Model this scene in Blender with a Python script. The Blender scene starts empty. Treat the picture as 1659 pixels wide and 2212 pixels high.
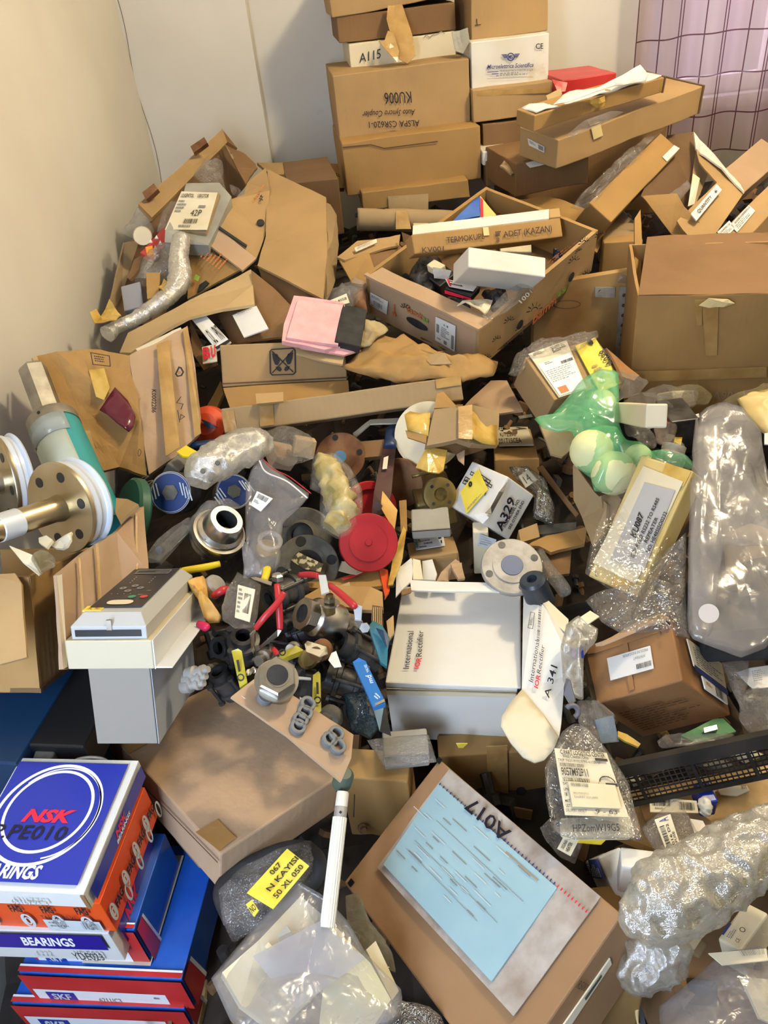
import bpy, bmesh, math, random
import numpy as np
from mathutils import Vector, Matrix, noise

# ---------------------------------------------------------------- camera, world, lights, exposure
SC = bpy.context.scene
COL = SC.collection
W, H, F = 1659.0,2212.0,1664.0
PITCH, ROLL = math.radians(35.8), math.radians(6.7)
EYE = np.array([0.0,0.0,1.65])
_fwd = np.array([0, math.cos(PITCH),-math.sin(PITCH)])
_r0 = np.array([1.0,0,0])
_u0 = np.array([0, math.sin(PITCH), math.cos(PITCH)])
RIGHT = math.cos(ROLL) * _r0 - math.sin(ROLL) * _u0
UP = math.cos(ROLL) * _u0 + math.sin(ROLL) * _r0
FWD = _fwd
cam_d = bpy.data.cameras.new('camera')
cam = bpy.data.objects.new('camera', cam_d)
COL.objects.link(cam)
cam_d.sensor_width = 36
cam_d.lens = F * 36 / H
cam_d.clip_start = 0.02
cam.matrix_world = Matrix([[RIGHT[0], UP[0],-FWD[0], EYE[0]],[RIGHT[1], UP[1],-FWD[1], EYE[1]],
                           [RIGHT[2], UP[2],-FWD[2], EYE[2]],[0,0,0,1]])
SC.camera = cam
wd = bpy.data.worlds.new('world'); SC.world = wd; wd.use_nodes = True
wd.node_tree.nodes['Background'].inputs[0].default_value = (0.80,0.88,1.0,1)
wd.node_tree.nodes['Background'].inputs[1].default_value = 0.11
SC.view_settings.view_transform = 'Standard'
SC.view_settings.look = 'None'
SC.view_settings.gamma = 1
SC.view_settings.use_curve_mapping = False
SC.view_settings.exposure = 0.26
SC.cycles.adaptive_threshold = 0.04
SC.cycles.max_bounces = 4
SC.cycles.diffuse_bounces = 2
SC.cycles.glossy_bounces = 3
SC.cycles.transmission_bounces = 3
SC.cycles.transparent_max_bounces = 10

def area_light(name, loc, target, size, power, color):
    l = bpy.data.lights.new(name, 'AREA'); l.energy = power; l.color = color
    l.shape = 'RECTANGLE'; l.size, l.size_y = size
    o = bpy.data.objects.new(name, l); COL.objects.link(o); o.location = loc
    o.rotation_euler = (Vector(target) - Vector(loc)).to_track_quat('-Z', 'Y').to_euler()
    return o

# bare warm ceiling bulb, and an added cool fill behind the viewer for daylight on the left wall
bl = bpy.data.lights.new('ceiling_bulb_light', 'POINT'); bl.energy = 66; bl.color = (1.0,0.84,0.57); bl.shadow_soft_size = 0.10
bo = bpy.data.objects.new('ceiling_bulb_light', bl); COL.objects.link(bo); bo.location = (1.05,1.35,2.62)
area_light('doorway_daylight', (-0.50,-.30,1.62),(-0.62,1.35,1.15),(0.22,1.1),18,(0.62,0.76,1.0))

# ---------------------------------------------------------------- geometry helpers
def P(x, y, d):
    """World point seen at photograph pixel x, y at distance d along the view axis."""
    return EYE + d * (FWD + RIGHT * (x - W / 2) / F - UP * (y - H / 2) / F)

def pix(p):
    v = np.asarray(p, float) - EYE
    d = v @ FWD
    return np.array([W / 2 + F * (v @ RIGHT) / d, H / 2 - F * (v @ UP) / d]), d

def ray(x, y):
    return FWD + RIGHT * (x - W / 2) / F - UP * (y - H / 2) / F

def rotm(w):
    th = np.linalg.norm(w)
    if th < 1e-9:
        return np.eye(3)
    k = w / th
    K = np.array([[0,-k[2], k[1]],[k[2],0,-k[0]],[-k[1], k[0],0]])
    return np.eye(3) + math.sin(th) * K + (1 - math.cos(th)) * K @ K

class Frame:
    """A box frame: corner O, edge vectors A, B, C (world)."""
    def __init__(s, O, A, B, C):
        s.O, s.A, s.B, s.C = [np.array(v, float) for v in (O, A, B, C)]
        s.a, s.b, s.c = [v / np.linalg.norm(v) for v in (s.A, s.B, s.C)]
        s.la, s.lb, s.lc = [np.linalg.norm(v) for v in (s.A, s.B, s.C)]

    def at(s, u, v, w):
        return s.O + u * s.A + v * s.B + w * s.C

    def face(s, f):
        """(origin, u, v, outward normal) of one of the three faces at corner O, or its opposite with a minus."""
        d = {'AB': (s.A, s.B, s.C), 'AC': (s.A, s.C, s.B), 'BC': (s.B, s.C, s.A)}[f[:2]]
        n = -d[2] / np.linalg.norm(d[2])
        if f.endswith('-'):
            return s.O + d[2],-n
        return s.O, n

FITLOG = []

def fit(d, V, A, B, C=None, AB=None, AC=None, BC=None, a=None, b=None, c=None, dA=None, dB=None, dC=None, dAB=None, name=''):
    """A right-angled box whose corners are seen at the given pixels; V, at distance d, is its corner facing the viewer."""
    O = P(V[0], V[1], d)
    obs = [((1,0,0), A),((0,1,0), B),((0,0,1), C),((1,1,0), AB),((1,0,1), AC),((0,1,1), BC)]
    obs = [(np.array(k, float), np.array(p, float)) for k, p in obs if p is not None]
    dep = [((1,0,0), dA),((0,1,0), dB),((0,0,1), dC),((1,1,0), dAB)]
    dep = [(np.array(k, float), v) for k, v in dep if v is not None]
    fixed = [a, b, c]
    pa, pb = P(A[0], A[1], d), P(B[0], B[1], d)

    def build(x, R0, flip):
        R = rotm(x[:3]) @ R0
        L = [fixed[i] if fixed[i] is not None else math.exp(x[3 + i]) for i in range(3)]
        E = [R[:, 0] * L[0], R[:, 1] * L[1], R[:, 2] * L[2] * flip]
        return E

    def res(x, R0, flip):
        E = build(x, R0, flip)
        r = []
        for k, p in obs:
            q = O + k[0] * E[0] + k[1] * E[1] + k[2] * E[2]
            pp, _ = pix(q)
            r += list(pp - p)
        for k, v in dep:
            q = O + k[0] * E[0] + k[1] * E[1] + k[2] * E[2]
            r.append(((q - EYE) @ FWD - v) * 600)
        Lm = [np.linalg.norm(e) for e in E]
        for i in range(3):
            r.append(0.15 * x[3 + i] if fixed[i] is None else 0.02 * x[3 + i])
        for k_ in range(3):
            if fixed[k_] is None or k_ < 2:
                r.append(15 * (E[k_] @ FWD))
        if C is None:
            e = E[2] / Lm[2]
            r.append(25 * min(0.0, e @ FWD - 0.25))
        return np.array(r)

    best = None
    starts = [(dA or d + s1, dB or d + s2) for s1, s2 in ((.12,.12),(0,.15),(.15,0),(-.1,.15),(.15,-.1),(.3,.3),(0,0),(-.15,-.1),(.02,.4),(.4,.02))]
    for sA, sB in starts:
        e1 = P(A[0], A[1], sA) - O
        e2 = P(B[0], B[1], sB) - O
        u1 = e1 / np.linalg.norm(e1)
        u2 = e2 - (e2 @ u1) * u1
        u2 = u2 / np.linalg.norm(u2)
        u3 = np.cross(u1, u2)
        R0 = np.stack([u1, u2, u3],1)
        if C is not None:
            q, _ = pix(O + u3 * 0.05)
            want = np.array(C) - np.array(V)
            flips = [1.0 if (q - np.array(V)) @ want > 0 else -1.0]
        else:
            flips = [1.0 if u3 @ FWD > 0 else -1.0]
        for flip in flips:
            x = np.zeros(6)
            x[3], x[4], x[5] = math.log(np.linalg.norm(e1)), math.log(np.linalg.norm(e2)), math.log(0.15)
            lam = 1.0
            r = res(x, R0, flip); cost = r @ r
            for it in range(45):
                J = np.zeros((len(r),6))
                for j in range(6):
                    y = x.copy(); y[j] += 1e-5
                    J[:, j] = (res(y, R0, flip) - r) / 1e-5
                Hh = J.T @ J
                g = J.T @ r
                st = np.linalg.solve(Hh + lam * np.diag(np.diag(Hh) + 1e-3),-g)
                st = np.clip(st, -.5,.5)
                rn = res(x + st, R0, flip); cn = rn @ rn
                if cn < cost:
                    done = cost - cn < 1e-4 * cost
                    x, r, cost, lam = x + st, rn, cn, max(lam * .3,1e-7)
                    if done:
                        break
                else:
                    lam *= 5
                    if lam > 1e8:
                        break
            if best is None or cost < best[0]:
                best = (cost, build(x, R0, flip))
        if best[0] < 30:
            break
    E = best[1]
    fr = Frame(O, *E)
    fr.err = math.sqrt(best[0] / max(1, len(obs) * 2))
    FITLOG.append((name, round(fr.err, 1),[round(v, 3) for v in (fr.la, fr.lb, fr.lc)],
                   [round(float(e[2] / np.linalg.norm(e)),2) for e in E],[round(float(e @ FWD),2) for e in E]))
    return fr

def isect(px, O, n):
    r = ray(*px)
    t = ((O - EYE) @ n) / (r @ n)
    return EYE + t * r

def tag(o, label, cat, group=None, kind=None):
    if label:
        o['label'] = label
    if cat:
        o['category'] = cat
    if group:
        o['group'] = group
    if kind:
        o['kind'] = kind
    return o

def link(name, verts, faces, mats, parent=None, smooth=False, mi=None, uv=None, merge=0.0, bevel=0.0):
    """One mesh object; verts in world space, its origin at the middle of its base (or its parent's)."""
    V = np.asarray([list(v) for v in verts], float)
    if parent is None:
        org = np.array([(V[:, 0].min() + V[:, 0].max()) / 2,(V[:, 1].min() + V[:, 1].max()) / 2, V[:, 2].min()])
    else:
        org = np.array(worldloc(parent))
    me = bpy.data.meshes.new(name)
    me.from_pydata((V - org).tolist(),[], faces)
    if not isinstance(mats, (list, tuple)):
        mats = [mats]
    for m in mats:
        me.materials.append(m)
    if mi is not None:
        me.polygons.foreach_set('material_index', mi)
    if uv is not None:
        l = me.uv_layers.new(name='UVMap')
        l.data.foreach_set('uv', np.asarray(uv, 'f').ravel())
    bm = bmesh.new(); bm.from_mesh(me)
    if merge:
        bmesh.ops.remove_doubles(bm, verts=bm.verts, dist=merge)
    bmesh.ops.recalc_face_normals(bm, faces=bm.faces)
    bm.to_mesh(me); bm.free()
    if smooth:
        me.polygons.foreach_set('use_smooth', [True] * len(me.polygons))
    me.update()
    o = bpy.data.objects.new(name, me)
    COL.objects.link(o)
    if parent is not None:
        o.parent = parent
    else:
        o.location = org
    if bevel:
        md = o.modifiers.new('bevel', 'BEVEL'); md.width = bevel; md.segments = 2; md.limit_method = 'ANGLE'; md.angle_limit = math.radians(50)
    return o

def worldloc(o):
    l = np.array(o.location)
    while o.parent is not None:
        o = o.parent
        l = l + np.array(o.location)
    return l

def empty(name, loc, label, cat, group=None):
    o = bpy.data.objects.new(name, None); COL.objects.link(o)
    o.location = loc; o.empty_display_size = 0.05
    return tag(o, label, cat, group)

def nz(p, s=1.0, seed=0.0):
    return noise.noise(Vector((p[0] * s + seed, p[1] * s - seed * .7, p[2] * s + seed * 1.3)))

class M:
    """Collects verts and faces."""
    def __init__(s):
        s.v, s.f, s.mi, s.uv = [],[],[],[]
        s.m = 0

    def quadgrid(s, O, U, Vv, nu, nv, fn=None, uvs=(1,1)):
        b = len(s.v)
        for j in range(nv + 1):
            for i in range(nu + 1):
                p = O + U * (i / nu) + Vv * (j / nv)
                s.v.append(fn(p) if fn else p)
        for j in range(nv):
            for i in range(nu):
                k = b + j * (nu + 1) + i
                s.f.append((k, k + 1, k + nu + 2, k + nu + 1)); s.mi.append(s.m)
                for a, c in ((i, j),(i + 1, j),(i + 1, j + 1),(i, j + 1)):
                    s.uv.append((a / nu * uvs[0], c / nv * uvs[1]))

    def box(s, O, A, B, C, n=1, fn=None):
        la, lb, lc = [float(np.linalg.norm(x)) for x in (A, B, C)]
        if np.isscalar(n):
            n = (n, n, n)
        for (o, u, v, l1, l2, k1, k2) in ((O, A, B, la, lb, 0,1),(O + C, A, B, la, lb, 0,1),(O, A, C, la, lc, 0,2),
                                         (O + B, A, C, la, lc, 0,2),(O, B, C, lb, lc, 1,2),(O + A, B, C, lb, lc, 1,2)):
            s.quadgrid(o, u, v, n[k1], n[k2], fn, (l1, l2))

    def obj(s, name, mats, parent=None, **k):
        return link(name, s.v, s.f, mats, parent, mi=s.mi if len(s.mi) == len(s.f) else None,
                    uv=s.uv if len(s.uv) == sum(len(f) for f in s.f) else None, **k)

def crush(amp, scale=6.0, seed=0.0):
    def fn(p):
        q = Vector((p[0] * scale + seed, p[1] * scale, p[2] * scale - seed))
        v = noise.noise_vector(q)
        w = noise.noise_vector(q * 3.1)
        return p + amp * (np.array(v) + 0.35 * np.array(w))
    return fn

SEED = [1]

def rnd():
    SEED[0] += 1
    return (SEED[0] * 7.317) % 31.0

def seg(l):
    return max(1, min(14, int(l / 0.028)))

def cbox(name, fr, mat, label, cat='box', group=None, amp=0.0035, bevel=0.0025, parent=None, inset=None):
    """A closed carton with slightly bulging, dented faces."""
    m = M()
    m.box(fr.O, fr.A, fr.B, fr.C, (seg(fr.la), seg(fr.lb), seg(fr.lc)), crush(amp, 5.0, rnd()))
    o = m.obj(name, mat, parent, merge=0.0004, bevel=bevel)
    if parent is None:
        tag(o, label, cat, group)
    o['_'] = 0
    del o['_']
    FR[o.name] = fr
    return o

FR = {}

def newell(pts):
    n = np.zeros(3)
    for i in range(len(pts)):
        a, b = pts[i], pts[(i + 1) % len(pts)]
        n += np.cross(a, b)
    return n / (np.linalg.norm(n) + 1e-12)

def slab(name, pts, t, mat, parent=None, amp=0.002, cuts=3, label=None, cat=None, group=None, toward=False, sag=0.0, scale=9.0, edge=None, smooth=False):
    """A sheet of board or film, thickness t, through 3-D outline points, gently buckled."""
    pts = [np.array(p, float) for p in pts]
    n = newell(pts)
    c = sum(pts) / len(pts)
    if (c - EYE) @ n > 0:
        n = -n                          # n faces the viewer
    bm = bmesh.new()
    vs = [bm.verts.new(Vector(p - c)) for p in pts]
    f = bm.faces.new(vs)
    bmesh.ops.triangulate(bm, faces=[f])
    for _ in range(cuts):
        es = [e for e in bm.edges if e.calc_length() > 0.02]
        if es:
            bmesh.ops.subdivide_edges(bm, edges=es, cuts=1)
            bmesh.ops.triangulate(bm, faces=bm.faces[:])
    bm.verts.index_update(); bm.edges.index_update()
    sd = rnd()
    R = max(np.linalg.norm(p - c) for p in pts)
    top = []
    for v in bm.verts:
        p = np.array(v.co) + c
        h = amp * (nz(p, scale, sd) + .4 * nz(p, scale * 3, sd + 3)) * 2
        h += sag * (1 - min(1,(np.linalg.norm(np.array(v.co)) / R) ** 2))
        top.append(p + n * h)
    N = len(top)
    verts = top + [p - n * t for p in top]
    faces, mi = [],[]
    for fc in bm.faces:
        ids = [v.index for v in fc.verts]
        faces.append(ids); mi.append(0)
        faces.append([i + N for i in reversed(ids)]); mi.append(0)
    for e in bm.edges:
        if len(e.link_faces) == 1:
            a, b = e.verts[0].index, e.verts[1].index
            faces.append([a, b, b + N, a + N]); mi.append(1 if edge else 0)
    bm.free()
    o = link(name, verts, faces, [mat, edge] if edge else [mat], parent, mi=mi, smooth=smooth)
    if label:
        tag(o, label, cat, group)
    return o

def px3(pts, d=None):
    """[(x, y, d) or (x, y)] to world points."""
    return [P(p[0], p[1], p[2] if len(p) > 2 else d) for p in pts]

def onface(fr, f, pts, off=0.0):
    O, n = fr.face(f)
    return [isect(p, O, n) + n * off for p in pts]

def resample(pts, k):
    pts = [np.array(p, float) for p in pts]
    L = [0]
    for i in range(len(pts)):
        L.append(L[-1] + np.linalg.norm(pts[(i + 1) % len(pts)] - pts[i]))
    out = []
    for j in range(k):
        s = L[-1] * j / k
        i = max(q for q in range(len(pts)) if L[q] <= s + 1e-12)
        t = (s - L[i]) / max(1e-9, L[i + 1] - L[i])
        out.append(pts[i] * (1 - t) + pts[(i + 1) % len(pts)] * t)
    return out

def pillow(name, pts, thick, mat, label=None, cat=None, parent=None, amp=0.006, scale=22.0, K=56, R=12, back=0.5, group=None, round_=0.75, smooth=True, ridge=True):
    """An inflated, crumpled pouch whose outline passes through 3-D points."""
    out = resample(pts, K)
    c = sum(out) / K
    n = newell(out)
    if (c - EYE) @ n > 0:
        n = -n
    sd = rnd()
    verts, faces = [],[]

    def pos(p, t, side):
        h = thick * (1 - t ** 2.4) ** round_ * (1 if side > 0 else -back)
        if ridge:
            w = 1 - abs(nz(p, scale, sd + side)) * 2.2
            w2 = 1 - abs(nz(p, scale * 2.3, sd + 5 + side)) * 2.2
            h += amp * (w * .9 + w2 * .5 - .6) * (side if side < 0 else 1) * (0.25 + 0.75 * (1 - t ** 6))
        else:
            h += amp * nz(p, scale, sd) * 2 * (1 - t ** 6)
        q = p + n * h
        if t > .6:
            q = q + amp * .5 * np.array(noise.noise_vector(Vector(p * scale * .8)))
        return q
    for side in (1,-1):
        b = len(verts)
        verts.append(pos(c, 0, side))
        for r in range(1, R + 1):
            t = r / R
            for k in range(K):
                p = c + (out[k] - c) * t
                verts.append(pos(p, t, side) if r < R else pos(p, 1.0,1))
        for k in range(K):
            faces.append((b, b + 1 + k, b + 1 + (k + 1) % K))
        for r in range(R - 1):
            for k in range(K):
                a0 = b + 1 + r * K + k; a1 = b + 1 + r * K + (k + 1) % K
                faces.append((a0, a1, a1 + K, a0 + K))
    o = link(name, verts, faces, mat, parent, smooth=smooth, merge=0.00005)
    if label:
        tag(o, label, cat, group)
    return o

def bspl(path, n):
    """Catmull-Rom resampling of [(point, radius)]."""
    P0 = [np.append(np.array(p, float), r) for p, r in path]
    if len(P0) == 2:
        return [(P0[0] * (1 - i / n) + P0[1] * i / n) for i in range(n + 1)]
    Q = [2 * P0[0] - P0[1]] + P0 + [2 * P0[-1] - P0[-2]]
    out = []
    segs = len(P0) - 1
    for i in range(n + 1):
        s = i / n * segs
        k = min(int(s), segs - 1); t = s - k
        a, b, c, d = Q[k:k + 4]
        out.append(.5 * ((2 * b) + (-a + c) * t + (2 * a - 5 * b + 4 * c - d) * t * t + (-a + 3 * b - 3 * c + d) * t ** 3))
    return out

def tube(name, path, mat, label=None, cat=None, parent=None, n=24, k=14, amp=0.0, scale=30.0, flat=1.0, smooth=True, cap=True, group=None, m=None, bub=0.0):
    """A tube along [(point, radius)], optionally flattened towards the viewer and wrinkled."""
    pts = bspl(path, n)
    sd = rnd()
    verts, faces = [],[]
    prev = None
    for i, q in enumerate(pts):
        p, r = q[:3], max(q[3],1e-4)
        tan = (pts[min(i + 1, n)] - pts[max(i - 1,0)])[:3]
        tan = tan / (np.linalg.norm(tan) + 1e-9)
        view = p - EYE
        side = np.cross(tan, view); side = side / (np.linalg.norm(side) + 1e-9)
        up = np.cross(side, tan)
        for j in range(k):
            a = 2 * math.pi * j / k
            dirv = math.cos(a) * side + flat * math.sin(a) * up
            rr = r
            w = p + dirv * rr
            if amp:
                w = w + dirv * amp * (1 - abs(nz(w, scale, sd)) * 3 + .5 * nz(w, scale * 2.5, sd))
            if bub:
                w = w + dirv * bub * (math.sin(j * math.pi * 2 / k * 7 + (i % 2) * 3.14) * math.sin(i * 1.57))
            verts.append(w)
    for i in range(n):
        for j in range(k):
            a, b = i * k + j, i * k + (j + 1) % k
            faces.append((a, b, b + k, a + k))
    if cap:
        faces.append(tuple(range(k - 1,-1,-1)))
        faces.append(tuple(n * k + j for j in range(k)))
    if m is not None:
        b = len(m.v); m.v += verts; m.f += [tuple(x + b for x in f) for f in faces]; m.mi += [m.m] * len(faces)
        return m
    o = link(name, verts, faces, mat, parent, smooth=smooth)
    if smooth and cap:
        fl = [len(p.vertices) == 4 for p in o.data.polygons]
        o.data.polygons.foreach_set('use_smooth', fl)
    if label:
        tag(o, label, cat, group)
    return o

def basis(ax):
    ax = np.array(ax, float); ax = ax / np.linalg.norm(ax)
    t = np.array([0,0,1.0]) if abs(ax[2]) < .8 else np.array([1.0,0,0])
    u = np.cross(t, ax); u /= np.linalg.norm(u)
    return ax, u, np.cross(ax, u)

def lathe(name, O, ax, prof, mat, parent=None, k=36, label=None, cat=None, group=None, mats=None, smooth=True, m=None, phase=0.0, closed=False):
    """Revolve [(radius, distance along axis)] about the axis from O. k=6 gives a hexagon."""
    ax, u, v = basis(ax)
    verts, faces, mi = [],[],[]
    for r, t in prof:
        for j in range(k):
            a = 2 * math.pi * j / k + phase
            verts.append(O + ax * t + (u * math.cos(a) + v * math.sin(a)) * max(r, 1e-5))
    n = len(prof)
    for i in range(n if closed else n - 1):
        i2 = (i + 1) % n
        for j in range(k):
            a, b = i * k + j, i * k + (j + 1) % k
            faces.append((a, b, i2 * k + (j + 1) % k, i2 * k + j))
            mi.append(mats[i] if mats else 0)
    if m is not None:
        b = len(m.v); m.v += verts; m.f += [tuple(x + b for x in f) for f in faces]; m.mi += [m.m] * len(faces)
        return m
    o = link(name, verts, faces, mat, parent, smooth=False, mi=mi)
    if smooth:
        o.data.polygons.foreach_set('use_smooth', [True] * len(o.data.polygons))
        md = o.modifiers.new('edges', 'EDGE_SPLIT'); md.split_angle = math.radians(35)
    if label:
        tag(o, label, cat, group)
    return o

def tpatch(m, pts, off=0):
    b = len(m.v); m.v += list(pts); m.f.append(tuple(range(b, b + len(pts)))); m.mi.append(m.m)

# ---------------------------------------------------------------- print on flat faces
TXT = {}

def textmesh(s, bold, shear):
    key = (s, bold, shear)
    if key not in TXT:
        c = bpy.data.curves.new('t', 'FONT'); c.body = s; c.offset = bold; c.shear = shear; c.resolution_u = 2
        o = bpy.data.objects.new('t', c)
        me = bpy.data.meshes.new_from_object(o)
        v = np.array([list(x.co) for x in me.vertices]) if len(me.vertices) else np.zeros((1,3))
        f = [tuple(p.vertices) for p in me.polygons]
        bpy.data.objects.remove(o); bpy.data.curves.remove(c); bpy.data.meshes.remove(me)
        TXT[key] = (v, f)
    return TXT[key]

class Quad:
    """A patch in reading order (tl, tr, br, bl) on which print is laid; uv (0,0) is its top left."""
    def __init__(s, parent, pts, paper=None, name='label', t=0.0006, amp=0.0):
        s.parent = parent
        s.c = [np.array(p, float) for p in pts]
        n = newell(s.c)
        c = sum(s.c) / 4
        if (c - EYE) @ n > 0:
            n = -n
        s.n = n
        s.ink = {}
        s.obj = None
        if paper is not None:
            pp = [p + n * (t + 0.0012) for p in s.c]
            s.obj = slab(name, pp, t + 0.0007, paper, parent, amp=amp, cuts=1 if not amp else 4)
        s.off = t + 0.0018 + amp * 1.2

    def p(s, u, v):
        a, b, c, d = s.c
        return (a * (1 - u) + b * u) * (1 - v) + (d * (1 - u) + c * u) * v + s.n * s.off

    def _m(s, mat):
        return s.ink.setdefault(mat, M())

    def text(s, txt, u0, v0, u1, v1, mat='ink', bold=0.0, shear=0.0):
        v, f = textmesh(txt, bold, shear)
        x0, x1 = v[:, 0].min(), v[:, 0].max()
        m = s._m(mat); b = len(m.v)
        caph = 0.70
        for q in v:
            uu = u0 + (u1 - u0) * (q[0] - x0) / max(1e-6, x1 - x0)
            vv = v1 - (v1 - v0) * q[1] / caph
            m.v.append(s.p(uu, vv))
        for g in f:
            m.f.append(tuple(i + b for i in g)); m.mi.append(0)
        return s

    def rect(s, u0, v0, u1, v1, mat='ink'):
        m = s._m(mat); tpatch(m, [s.p(u0, v0), s.p(u1, v0), s.p(u1, v1), s.p(u0, v1)])
        return s

    def poly(s, uv, mat='ink'):
        tpatch(s._m(mat),[s.p(*q) for q in uv]); return s

    def stroke(s, uv, w, mat='ink'):
        """Line of width w (in metres) through uv points."""
        m = s._m(mat)
        pts = [s.p(*q) for q in uv]
        pts = [pts[0]] + [b for a, b in zip(pts[:-1], pts[1:]) if np.linalg.norm(b - a) > 1e-6]
        n = len(pts)
        if n < 2:
            return s
        loop = np.linalg.norm(pts[0] - pts[-1]) < 1e-5 and n > 3
        if loop:
            pts = pts[:-1]; n -= 1
        L_, R_ = [],[]
        for i in range(n):
            a, b = (pts[i - 1] if i or loop else None),(pts[(i + 1) % n] if i < n - 1 or loop else None)
            t1 = pts[i] - a if a is not None else b - pts[i]
            t2 = b - pts[i] if b is not None else t1
            t1 = t1 / np.linalg.norm(t1); t2 = t2 / np.linalg.norm(t2)
            t = t1 + t2
            t = t / (np.linalg.norm(t) + 1e-9) if np.linalg.norm(t) > .3 else t1
            sd = np.cross(t, s.n) * w / 2 / max(.5, float(t @ t1))
            L_.append(pts[i] - sd); R_.append(pts[i] + sd)
        b0 = len(m.v); m.v += L_ + R_
        for i in range(n if loop else n - 1):
            j = (i + 1) % n
            m.f.append((b0 + i, b0 + j, b0 + n + j, b0 + n + i)); m.mi.append(0)
        return s

    def ring(s, u, v, ru, rv, w, mat='ink', a0=0, a1=360, k=40, rot=0.0):
        cr, sr = math.cos(rot), math.sin(rot)
        pts = []
        for i in range(k + 1):
            a = math.radians(a0 + (a1 - a0) * i / k)
            x, y = ru * math.cos(a), rv * math.sin(a)
            pts.append((u + x * cr - y * sr, v + x * sr + y * cr))
        return s.stroke(pts, w, mat)

    def bars(s, u0, v0, u1, v1, n=24, mat='ink', seed=1):
        r = random.Random(seed)
        for i in range(n):
            w = (u1 - u0) / n
            s.rect(u0 + i * w, v0, u0 + i * w + w * r.choice((.3,.5,.7)), v1, mat)
        return s

    def lines(s, u0, v0, u1, v1, rows, mat='ink', seed=1, fill=.55):
        r = random.Random(seed)
        for i in range(rows):
            h = (v1 - v0) / rows
            x = u0
            end = u0 + (u1 - u0) * r.uniform(.5,1)
            while x < end:
                w = (u1 - u0) * r.uniform(.04,.14)
                s.rect(x, v0 + i * h, min(x + w, end), v0 + i * h + h * fill, mat)
                x += w + (u1 - u0) * .03
        return s

    def done(s, name='lettering'):
        for mat, m in s.ink.items():
            if m.f:
                o = m.obj(name, INK[mat] if isinstance(mat, str) else mat, s.parent)
        s.ink = {}
        return s

def flabel(o, f, pts, paper=None, **k):
    """A Quad on face f of carton o through the face's pixels, in reading order."""
    fr = FR[o.name]
    O, n = fr.face(f)
    return Quad(o, [isect(p, O, n) + n * 0.0022 for p in pts], paper, **k)

# ---------------------------------------------------------------- materials
def mat(name, col, rough=.7, metal=0.0, **k):
    m = bpy.data.materials.new(name); m.use_nodes = True
    nt = m.node_tree; b = nt.nodes['Principled BSDF']
    b.inputs['Base Color'].default_value = (*col, 1)
    b.inputs['Roughness'].default_value = rough
    b.inputs['Metallic'].default_value = metal
    for kk, v in k.items():
        b.inputs[kk].default_value = v
    return m

def rough_noise(m, c1, c2, scale=8.0, detail=5.0, bump=0.0, bscale=60.0, coord='Object', stops=(.35,.65), dirt=None, corr=0.0):
    """Base colour mottled between c1 and c2, fine bump, optional darker stains and corrugation ribs."""
    nt = m.node_tree; N = nt.nodes; L = nt.links; b = N['Principled BSDF']
    tc = N.new('ShaderNodeTexCoord')
    geo = N.new('ShaderNodeNewGeometry')
    pos = geo.outputs['Position']
    n1 = N.new('ShaderNodeTexNoise'); n1.inputs['Scale'].default_value = scale; n1.inputs['Detail'].default_value = detail
    L.new(pos, n1.inputs['Vector'])
    rp = N.new('ShaderNodeValToRGB'); L.new(n1.outputs[0], rp.inputs[0])
    rp.color_ramp.elements[0].position, rp.color_ramp.elements[1].position = stops
    rp.color_ramp.elements[0].color = (*c1,1); rp.color_ramp.elements[1].color = (*c2,1)
    out = rp.outputs[0]
    if dirt:
        n2 = N.new('ShaderNodeTexNoise'); n2.inputs['Scale'].default_value = dirt[1]; n2.inputs['Detail'].default_value = 8; n2.inputs['Roughness'].default_value = .65
        L.new(pos, n2.inputs['Vector'])
        r2 = N.new('ShaderNodeValToRGB'); L.new(n2.outputs[0], r2.inputs[0])
        r2.color_ramp.elements[0].position = dirt[2]; r2.color_ramp.elements[1].position = dirt[2] + .12
        mx = N.new('ShaderNodeMix'); mx.data_type = 'RGBA'
        L.new(r2.outputs[0], mx.inputs['Factor']); L.new(out, mx.inputs[6]); mx.inputs[7].default_value = (*dirt[0],1)
        out = mx.outputs[2]
    L.new(out, b.inputs['Base Color'])
    if bump:
        n3 = N.new('ShaderNodeTexNoise'); n3.inputs['Scale'].default_value = bscale; n3.inputs['Detail'].default_value = 3
        L.new(pos, n3.inputs['Vector'])
        bp = N.new('ShaderNodeBump'); bp.inputs['Strength'].default_value = bump; bp.inputs['Distance'].default_value = .003
        hgt = n3.outputs[0]
        if corr:
            wv = N.new('ShaderNodeTexWave'); wv.inputs['Scale'].default_value = corr; wv.inputs['Distortion'].default_value = .3
            L.new(tc.outputs['UV'], wv.inputs['Vector'])
            ma = N.new('ShaderNodeMath'); ma.operation = 'MULTIPLY_ADD'
            L.new(wv.outputs['Fac'], ma.inputs[0]); ma.inputs[1].default_value = .09; L.new(n3.outputs[0], ma.inputs[2])
            hgt = ma.outputs[0]
        L.new(hgt, bp.inputs['Height']); L.new(bp.outputs[0], b.inputs['Normal'])
    return m

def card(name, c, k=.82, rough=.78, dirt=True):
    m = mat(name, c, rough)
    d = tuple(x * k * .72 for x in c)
    return rough_noise(m, tuple(x * k for x in c), c, 5.0,6,.35,45, dirt=((d[0], d[1], d[2]),9.0,.66) if dirt else None, corr=28)

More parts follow.
